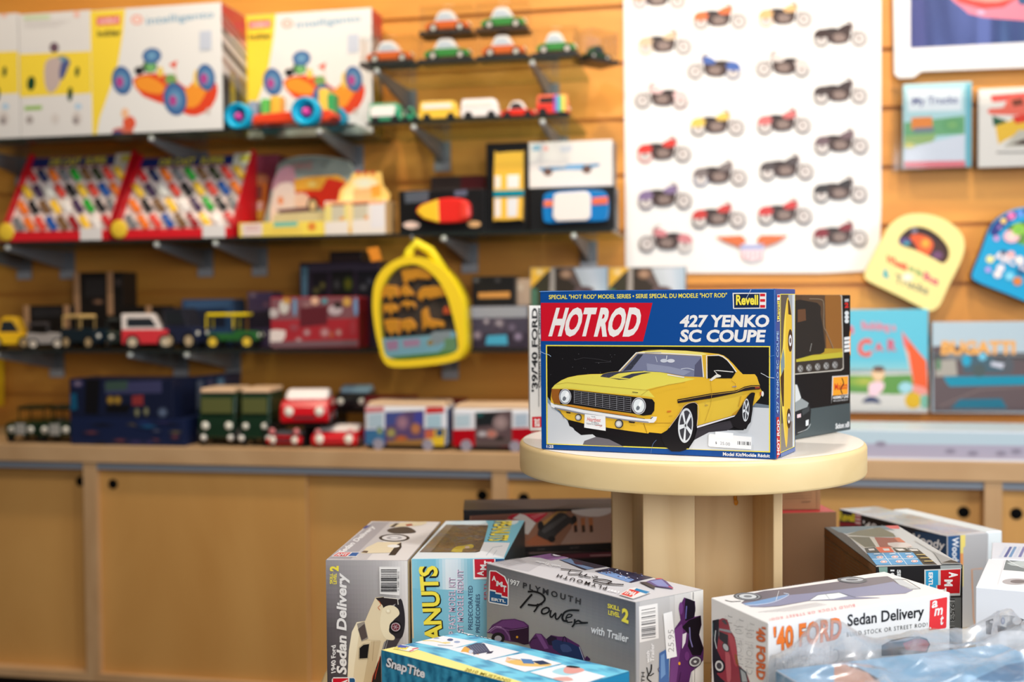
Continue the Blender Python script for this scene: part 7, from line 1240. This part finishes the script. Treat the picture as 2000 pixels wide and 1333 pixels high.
for u0, lab in ((1036, 'car model card with a yellow corner, peeking over the blue box at its left'), (1188, 'car model card with a yellow corner, second behind the blue box, below the poster')):
    t, a = wbox('picture_card_box', lab, 'toy box', u0, u0 + 152, 522, 676, .20, .05, (150, 150, 150), Z3, 'boxes with a yellow corner behind the blue box')
    K = lambda *p: [(u0 + p[i], p[i + 1]) for i in range(0, len(p), 2)]
    a.to('printed_front'); a.pg(K(1, 524, 152, 522, 152, 676, 1, 676), (96, 80, 74)); a.pg(K(1, 524, 42, 523, 12, 562, 1, 562), (236, 180, 60)); a.soft(u0 + 18, 532, 10, 8, (236, 186, 80), (240, 214, 170)); a.pg(K(40, 524, 48, 524, 48, 600, 36, 600), (170, 160, 150)); a.pg(K(4, 560, 36, 528, 36, 600, 8, 600), (60, 56, 40)); a.pg(K(48, 524, 62, 524, 76, 548, 90, 560, 90, 600, 48, 600), (56, 46, 36)); a.soft(u0 + 70, 536, 14, 10, (120, 90, 70), (200, 160, 130)); a.grad(K(84, 524, 150, 522, 150, 575, 110, 580), [(190, 196, 200), (206, 212, 220), (170, 190, 206)], True, 8); a.soft(u0 + 105, 568, 20, 9, (110, 90, 90), (84, 60, 64)); a.pg(K(2, 562, 14, 566, 14, 640, 2, 640), (80, 120, 96)); a.done()

# hanging yellow backpack
KB2 = crop(700, 460, 4.76)
bo_ = KB2(130, 640, 150, 450, 220, 320, 330, 235, 450, 195, 600, 210, 740, 280, 850, 390, 930, 520, 970, 650, 980, 850, 985, 1020, 960, 1110, 870, 1175, 560, 1220, 320, 1225, 240, 1180, 195, 1060, 150, 850)
bi_ = KB2(192, 640, 220, 480, 300, 350, 400, 282, 530, 270, 640, 320, 745, 425, 820, 560, 860, 690, 900, 850, 922, 980, 918, 1070, 800, 1120, 560, 1150, 350, 1160, 250, 1120, 215, 980, 195, 800)
wB = .40
t, a, (O, Hh, th) = ringbook('', bo_, bi_, wB, .085, (244, 206, 40), (226, 200, 20))
t.name = 'toy_backpack'; tag(t, 'yellow-rimmed clear toy backpack hanging from the shelf edge, full of orange toys', 'backpack'); del t['group']
for c in t.children: c.name = 'yellow_rim'
n = len(Hh); cx, cz_ = sum(p[0] for p in Hh) / n, sum(p[1] for p in Hh) / n
m = MB(); m.prism([(cx + (x - cx) * 1.03, cz_ + (z - cz_) * 1.03) for x, z in Hh], th * .30, th * .34, (92, 80, 72)); m.build('dark_lining', t)
m = MB(); m.prism([(cx + (x - cx) * 1.02, cz_ + (z - cz_) * 1.02) for x, z in Hh], .002, .003, clear('backpack_window', (.95, .96, .94), .04, .1, .2, 12)); m.build('clear_window', t)
ar = Art(W(0, wB - .004, 0), EN, t); ar.to('printed_insert'); ar.pg(KB2(222, 960, 400, 950, 660, 930, 700, 895, 860, 885, 905, 900, 920, 1080, 800, 1118, 350, 1158, 250, 1120), (150, 206, 230)); ar.pg(KB2(250, 985, 370, 972, 370, 1060, 270, 1075), (200, 150, 190)); ar.pg(KB2(410, 975, 570, 962, 570, 1030, 420, 1045), (206, 160, 196)); ar.soft(*KB2(668, 1000)[0], 6, 6, (190, 160, 110), (196, 150, 60)); ar.pg(KB2(660, 935, 700, 895, 860, 886, 850, 960, 720, 1030), (170, 180, 190), 1); ar.pg(KB2(800, 960, 910, 950, 916, 1080, 700, 1120, 800, 1040), (130, 176, 130), 1); ar.pg(KB2(300, 1130, 900, 1075, 905, 1095, 800, 1122, 350, 1160), (96, 150, 60)); ar.done()
m = MB(); f = lambda P, w: [t.matrix_basis.inverted() @ W(*(lambda q: (q[0], w, q[1]))(wp(u, v, w))) for u, v in P]
m.tube([f([(790, 520)], wB - .02)[0], f([(800, 492)], wB - .02)[0], f([(812, 474)], wB - .03)[0], f([(840, 490)], wB - .04)[0], f([(868, 530)], wB - .05)[0]], .012, mat((236, 214, 30), .5), 10); m.build('carry_strap', t)
OGN = (255, 168, 44)
for lab, pts in (('orange toy digger at the top of the yellow backpack', (405, 330, 560, 310, 690, 350, 640, 410, 530, 400, 480, 450, 430, 440)), ('orange toy truck at upper left inside the yellow backpack', (215, 520, 250, 470, 350, 480, 370, 560, 320, 600, 220, 595)), ('orange toy loader left of centre inside the yellow backpack', (390, 500, 440, 460, 505, 540, 490, 590, 400, 580)), ('long orange toy lorry at right inside the yellow backpack', (560, 530, 600, 490, 790, 475, 810, 560, 690, 580, 600, 610, 555, 580)), ('orange toy roller in the middle left of the yellow backpack', (230, 650, 330, 640, 365, 680, 330, 740, 240, 745)), ('small orange toy dumper in the centre of the yellow backpack', (390, 640, 430, 610, 510, 625, 520, 680, 400, 690)), ('orange toy bulldozer at lower left inside the yellow backpack', (235, 800, 300, 785, 370, 790, 370, 920, 280, 930)), ('orange toy mixer at the lower middle of the yellow backpack', (390, 800, 480, 780, 530, 840, 500, 910, 400, 905)), ('orange toy cones at lower right inside the yellow backpack', (590, 720, 640, 680, 660, 780, 780, 800, 780, 850, 650, 860, 600, 880)), ('small red-orange toy figure at the right inside the yellow backpack', (785, 690, 820, 660, 850, 720, 845, 770, 790, 760))):
    P = KB2(*pts); cu_, cv_ = sum(p[0] for p in P) / len(P), sum(p[1] for p in P) / len(P); P = [(cu_ + (x - cu_) * 1.14, cv_ + (y - cv_) * 1.16) for x, y in P]; um, vm = sum(p[0] for p in P) / len(P), sum(p[1] for p in P) / len(P); w = wB - .006; s, z = wp(um, vm, w)
    o = wthing('toy_vehicle', lab, 'toy', s, w - .009, min(wp(u, v, w)[1] for u, v in P), 'orange toys inside the backpack'); F = [o.matrix_basis.inverted() @ W(*(lambda q: (q[0], w, q[1]))(wp(u, v, w))) for u, v in P]
    m = MB(); m.prism([(p.x, p.z) for p in F], -.009, .009, (236, 96, 40) if 'red' in lab else OGN); m.build('toy_body', o, bevel=.004)
    c = F[0]; m = MB(); xs = [p.x for p in F]; zs = [p.z for p in F]; m.cyl(((min(xs) * .7 + max(xs) * .3), -.010, min(zs) + .006), .007, .018, RUB, 'y', 12); m.cyl(((min(xs) * .25 + max(xs) * .75), -.010, min(zs) + .006), .007, .018, RUB, 'y', 12); m.build('wheels', o)
hk = wthing('peg_hook', 'short steel hook carrying the yellow backpack under the shelf edge', 'hook', wp(812, 470, .36)[0], .36, wp(812, 474, .36)[1] - .004)
m = MB(); m.tube([(0, .05, .012), (0, 0, .012), (0, -.03, .010), (0, -.036, .02)], .003, STEEL); m.build('hook_wire', hk)

# ================================================================== LOWEST ROW ON THE WORKTOP
def wv(label, u0, u1, vt, w, body, roof, st_, turn, wd, wheel=(206, 200, 196), name='toy_car', cat='toy car', z=None, glass=(200, 204, 204), length=.13, grp=None, rw=None):
    z = ZT if z is None else z; s0, s1 = wp(u0, 850, w)[0], wp(u1, 850, w)[0]; H = wp((u0 + u1) / 2, vt, w)[1] - z
    t = wthing(name, label, cat, (s0 + s1) / 2, w - length / 2, z + .0004, grp, turn); vehicle(t, length, wd or (s1 - s0), H, body, roof, st_, wheel, glass, rw); return t
FRONT = -math.pi / 2
for u0, u1, lab in ((6, 62, 'dark green toy car with a pale grille at the left end of the worktop'), (70, 132, 'dark green toy car with a pale grille, second from the left on the worktop')):
    t = wv(lab, u0, u1, 798, .39, (14, 40, 18), (16, 34, 16), 'vintage', FRONT + .15, None, (60, 54, 50), grp='dark green toy cars on the worktop', length=.14)
    m = MB(); m.box(.0715, .076, -.014, .014, .022, .052, (150, 146, 138)); m.build('pale_grille', t, bevel=.004); 
    m = MB(); [m.ball((.073, sg * .024, .036), .006, (176, 170, 160)) for sg in (-1, 1)]; m.build('fender_lamps', t)
def bluebox(label, u0, u1, vt, vb, w, d, zb, art=True, seed=1):
    t, a = wbox('toy_box', label, 'toy box', u0, u1, vt, vb, w, d, (24, 34, 66), zb, 'dark blue boxed toys on the worktop'); R2 = random.Random(seed)
    if art:
        a.to('printed_front'); du, dv = u1 - u0, vb - vt
        for i in range(16):
            c = R2.choice(((36, 56, 110), (30, 90, 130), (18, 18, 24), (120, 100, 60), (120, 60, 60), (90, 92, 110), (60, 50, 90), (22, 22, 30))); x, y = u0 + du * (.08 + .84 * R2.random()), vt + dv * (.1 + .8 * R2.random()); a.soft(x, y, min(du * (.04 + .08 * R2.random()), min(x - u0, u1 - x) * .9), min(dv * (.05 + .09 * R2.random()), min(y - vt, vb - y) * .9), (26, 34, 62), c)
        a.done()
    return Z0 if False else zb + .0003 + a.dim[1]
zb1 = bluebox('dark blue boxed toy set on the worktop, lower of two', 138, 362, 818, 874, .40, .14, ZT, True, 3)
t, a = wbox('toy_box', 'dark blue boxed toy set with a yellow and red picture, stacked on the lower one', 'toy box', 136, 338, 741, 817, .395, .12, (22, 28, 52), zb1, 'dark blue boxed toys on the worktop')
a.to('printed_front'); a.soft(152, 750, 12, 8, (40, 40, 80), (150, 130, 140)); a.pg([(204, 748), (316, 744), (316, 768), (206, 770)], (62, 62, 96)); a.pg([(206, 746), (250, 744), (248, 762), (206, 764)], (60, 80, 70)); a.soft(216, 782, 8, 9, (100, 80, 40), (206, 156, 50)); a.soft(230, 782, 8, 9, (100, 80, 40), (206, 156, 50)); a.pg([(258, 774), (280, 772), (280, 792), (258, 792)], (140, 50, 50)); a.soft(268, 806, 5, 9, (90, 90, 70), (150, 146, 110)); a.soft(286, 804, 5, 9, (90, 90, 70), (150, 146, 110)); a.soft(318, 806, 10, 10, (60, 70, 90), (110, 124, 150)); a.pg([(138, 770), (150, 768), (152, 800), (138, 802)], (20, 80, 110)); a.pg([(168, 740), (196, 738), (192, 810), (166, 808)], (16, 15, 18)); a.pg([(208, 792), (256, 790), (250, 806), (208, 806)], (14, 14, 16)); a.done()
for i in range(5):
    t, a = wbox('toy_box', 'narrow dark blue box spine, %s of the five standing left of the green trucks' % ('first', 'second', 'third', 'fourth', 'fifth')[i], 'toy box', 342 + i * 20, 360 + i * 20, 740 - i * 2, 868, .24, .10, (34, 42, 66), ZT, 'row of narrow blue box spines'); a.to('spine_print'); a.pg([(345 + i * 20, 748 - i * 2), (357 + i * 20, 748 - i * 2), (357 + i * 20, 800), (345 + i * 20, 800)], ((150, 110, 80), (70, 86, 110), (86, 90, 104), (70, 64, 84), (84, 110, 130))[i]); a.done()
for u0, u1, lab in ((384, 455, 'dark green toy truck with a cream roof, right of the blue box spines'), (465, 522, 'dark green toy truck with a cream roof, beside the red toy cars')):
    t = wv(lab, u0, u1, 768, .385, (18, 44, 26), (26, 54, 34), 'van', FRONT + .10, None, (190, 186, 176), 'toy_truck', 'toy truck', None, (70, 76, 44), .13, 'dark green toy trucks with cream roofs')
    Hh_ = wp((u0 + u1) / 2, 768, .385)[1] - ZT; hw_ = max(p[1] for p in t.children[0].bound_box); m = MB(); m.box(-.062, .058, -hw_ * .9, hw_ * .9, Hh_ - .001, Hh_ + .011, (236, 196, 156)); m.build('cream_roof', t, bevel=.003); m = MB(); m.box(.064, .0665, -hw_ * .8, hw_ * .8, Hh_ * .62, Hh_ * .9, mat((92, 94, 52), .15)); m.build('windscreen', t); m = MB(); [m.ball((.066, sg * .036, .022), .008, (226, 220, 210)) for sg in (-1, 1)]; m.build('bright_lamps', t)
RC = (206, 14, 28)
def redcar(label, u0, u1, vt, w, z, turn, ln=.14):
    t = wv(label, u0, u1, vt, w, RC, (236, 226, 220), 'beetle', FRONT + turn, None, (176, 180, 190), z=z, rw=.016, glass=(236, 232, 228), length=ln, grp='red toy cars on the worktop'); d = max(p[1] for p in t.children[0].bound_box)
    m = MB(); m.box(ln * .5 - .001, ln * .5 + .002, -d * .45, d * .45, .014, .024, (70, 40, 46)); m.build('dark_grille', t); m = MB(); [m.ball((ln * .475, sg * d * .7, .040), .009, (206, 120, 120), .6) for sg in (-1, 1)]; m.build('round_lamps', t); return t
redcar('lower red toy car at left of the stacked red cars', 520, 588, 846, .39, ZT, 0, .13)
redcar('lower red toy car with white windscreen at right of the stacked red cars', 602, 690, 836, .39, ZT, .12)
def riser(u0, u1, w, z, d, lab, legs):
    s0, s1 = wp(u0, 845, w)[0], wp(u1, 845, w)[0]; L = (s1 - s0) / 2; tt = wthing('display_riser', lab, 'riser', (s0 + s1) / 2, w - d / 2, ZT + .0003, 'small dark risers on the worktop')
    m = MB(); m.box(-L, L, -d / 2, d / 2, z - .004, z, (26, 20, 20)); m.build('riser_plate', tt)
    for u in legs: x = wp(u, 845, w)[0] - (s0 + s1) / 2; m = MB(); m.box(x - .002, x + .002, -d / 2, d / 2, 0, z - .0041, (26, 20, 20)); m.build('riser_leg', tt)
riser(514, 642, .385, .058, .14, 'thin dark riser under the upper red toy car', (516, 595))
redcar('upper red toy car with white windscreen, on top of the stacked red cars', 540, 630, 764, .38, ZT + .0585, .2, .13)
riser(640, 722, .235, .080, .14, 'thin dark riser under the black toy car', (642, 720))
t = wv('black toy car with a pale blue windscreen beside the upper red car', 650, 714, 756, .23, (24, 18, 20), (150, 176, 190), 'beetle', FRONT + .1, None, (120, 116, 120), z=ZT + .0805, glass=(160, 190, 204), length=.13)
def bus(label, u0, u1, vt, c, picbase, seed):
    w, D = .395, .10; t, a = wbox('bus_tin', label, 'tin box', u0, u1, vt + 10, 876, w, D, {'all': (226, 226, 230), 'right': c}, ZT + .012, 'camper-van shaped tins on the worktop', 'tin_body', .006)
    L, H, _ = a.dim
    a.to('lower_colour_band'); a.pg([(u0 - 5, 840), (u1 + 5, 836), (u1 + 5, 880), (u0 - 5, 880)], c)
    m = MB(); m.prism([(-L * .97, H + .0003), (L * .97, H + .0003), (L * .9, H + .012), (-L * .9, H + .012)], -D / 2 + .004, D / 2 - .004, (232, 196, 158)); m.build('cream_roof', t, bevel=.003)
    m = MB(); m.box(-L * .96, L * .96, -D / 2 + .01, D / 2 - .01, -.0118, -.0002, (24, 22, 24)); m.build('dark_underside', t)
    for x in (-.66, .55):
        m = MB(); m.cyl((L * x, -D / 2 - .003, .002), .014, .012, (150, 146, 160), 'y', 18); m.build('wheel', t)
    return t, a
t, a = bus('camper-van tin with a painted yellow and blue front, left of the two', 712, 872, 785, (70, 100, 150), None, 1)
a.to('printed_side'); a.pg([(752, 806), (828, 802), (828, 872), (752, 874)], (90, 70, 110)); a.pg([(752, 806), (788, 804), (788, 828), (752, 832)], (70, 80, 140)); a.pg([(810, 806), (828, 805), (826, 830), (808, 832)], (70, 70, 150)); a.soft(786, 826, 14, 16, (120, 90, 120), (176, 130, 140)); a.soft(764, 846, 10, 10, (130, 110, 90), (180, 176, 90)); a.soft(784, 860, 14, 10, (150, 90, 60), (206, 96, 50)); a.soft(812, 838, 10, 12, (150, 100, 80), (206, 130, 80)); a.pg([(756, 862), (828, 858), (828, 870), (756, 872)], (150, 110, 60)); a.pg([(716, 842), (750, 838), (750, 868), (716, 872)], (60, 110, 150)); a.soft(742, 842, 6, 8, (90, 120, 130), (190, 196, 80)); a.pg([(832, 796), (868, 795), (868, 806), (832, 808)], (206, 40, 36)); a.pg([(714, 796), (750, 795), (750, 804), (714, 806)], (214, 120, 120)); a.pg([(830, 840), (870, 838), (868, 872), (830, 874)], (226, 190, 50)); a.pg([(830, 840), (848, 839), (848, 856), (830, 858)], (200, 100, 70)); a.pg([(852, 840), (866, 839), (866, 852), (852, 853)], (50, 80, 110)); a.to('side_windows'); a.pg([(720, 810), (748, 808), (748, 834), (720, 836)], (176, 196, 206)); a.pg([(834, 812), (862, 810), (862, 834), (834, 836)], (170, 200, 212)); a.done()
t, a = bus('red and white camper-van tin, right of the two', 884, 1042, 790, (176, 0, 20), None, 2)
a.to('printed_side'); a.pg([(928, 806), (1000, 802), (1000, 872), (928, 874)], (96, 76, 78)); a.pg([(930, 808), (976, 806), (970, 830), (930, 834)], (30, 34, 36)); a.pg([(930, 806), (944, 805), (944, 814), (930, 816)], (30, 80, 80)); a.soft(978, 826, 16, 16, (130, 110, 110), (176, 150, 146)); a.soft(960, 848, 12, 8, (170, 130, 120), (206, 110, 90)); a.soft(976, 858, 10, 6, (60, 46, 46), (26, 24, 24)); a.soft(942, 848, 10, 6, (160, 150, 150), (206, 200, 204)); a.pg([(930, 862), (1000, 858), (1000, 872), (930, 874)], (90, 76, 74)); a.to('side_windows'); a.pg([(890, 812), (918, 810), (918, 832), (890, 834)], (186, 206, 214)); a.pg([(1006, 810), (1030, 808), (1030, 832), (1006, 834)], (180, 196, 210)); a.done()
t, a = wbox('toy_box', 'low dark red box behind the camper-van tins, left end', 'toy box', 712, 800, 776, 868, .25, .08, (116, 16, 24), ZT); a.done()
t, a = wbox('toy_box', 'low dark red box behind the camper-van tins, right end', 'toy box', 836, 900, 782, 868, .24, .08, (106, 14, 22), ZT); a.done()
# yellow sign edge at the far left
t, a = sheet('yellow_sign', 'narrow yellow sign edge on the wall at the far left, above the green toy cars', 'sign', [(-60, 700), (7, 698), (7, 794), (-60, 796)], .02, .004, (240, 186, 20), 'sign_panel')
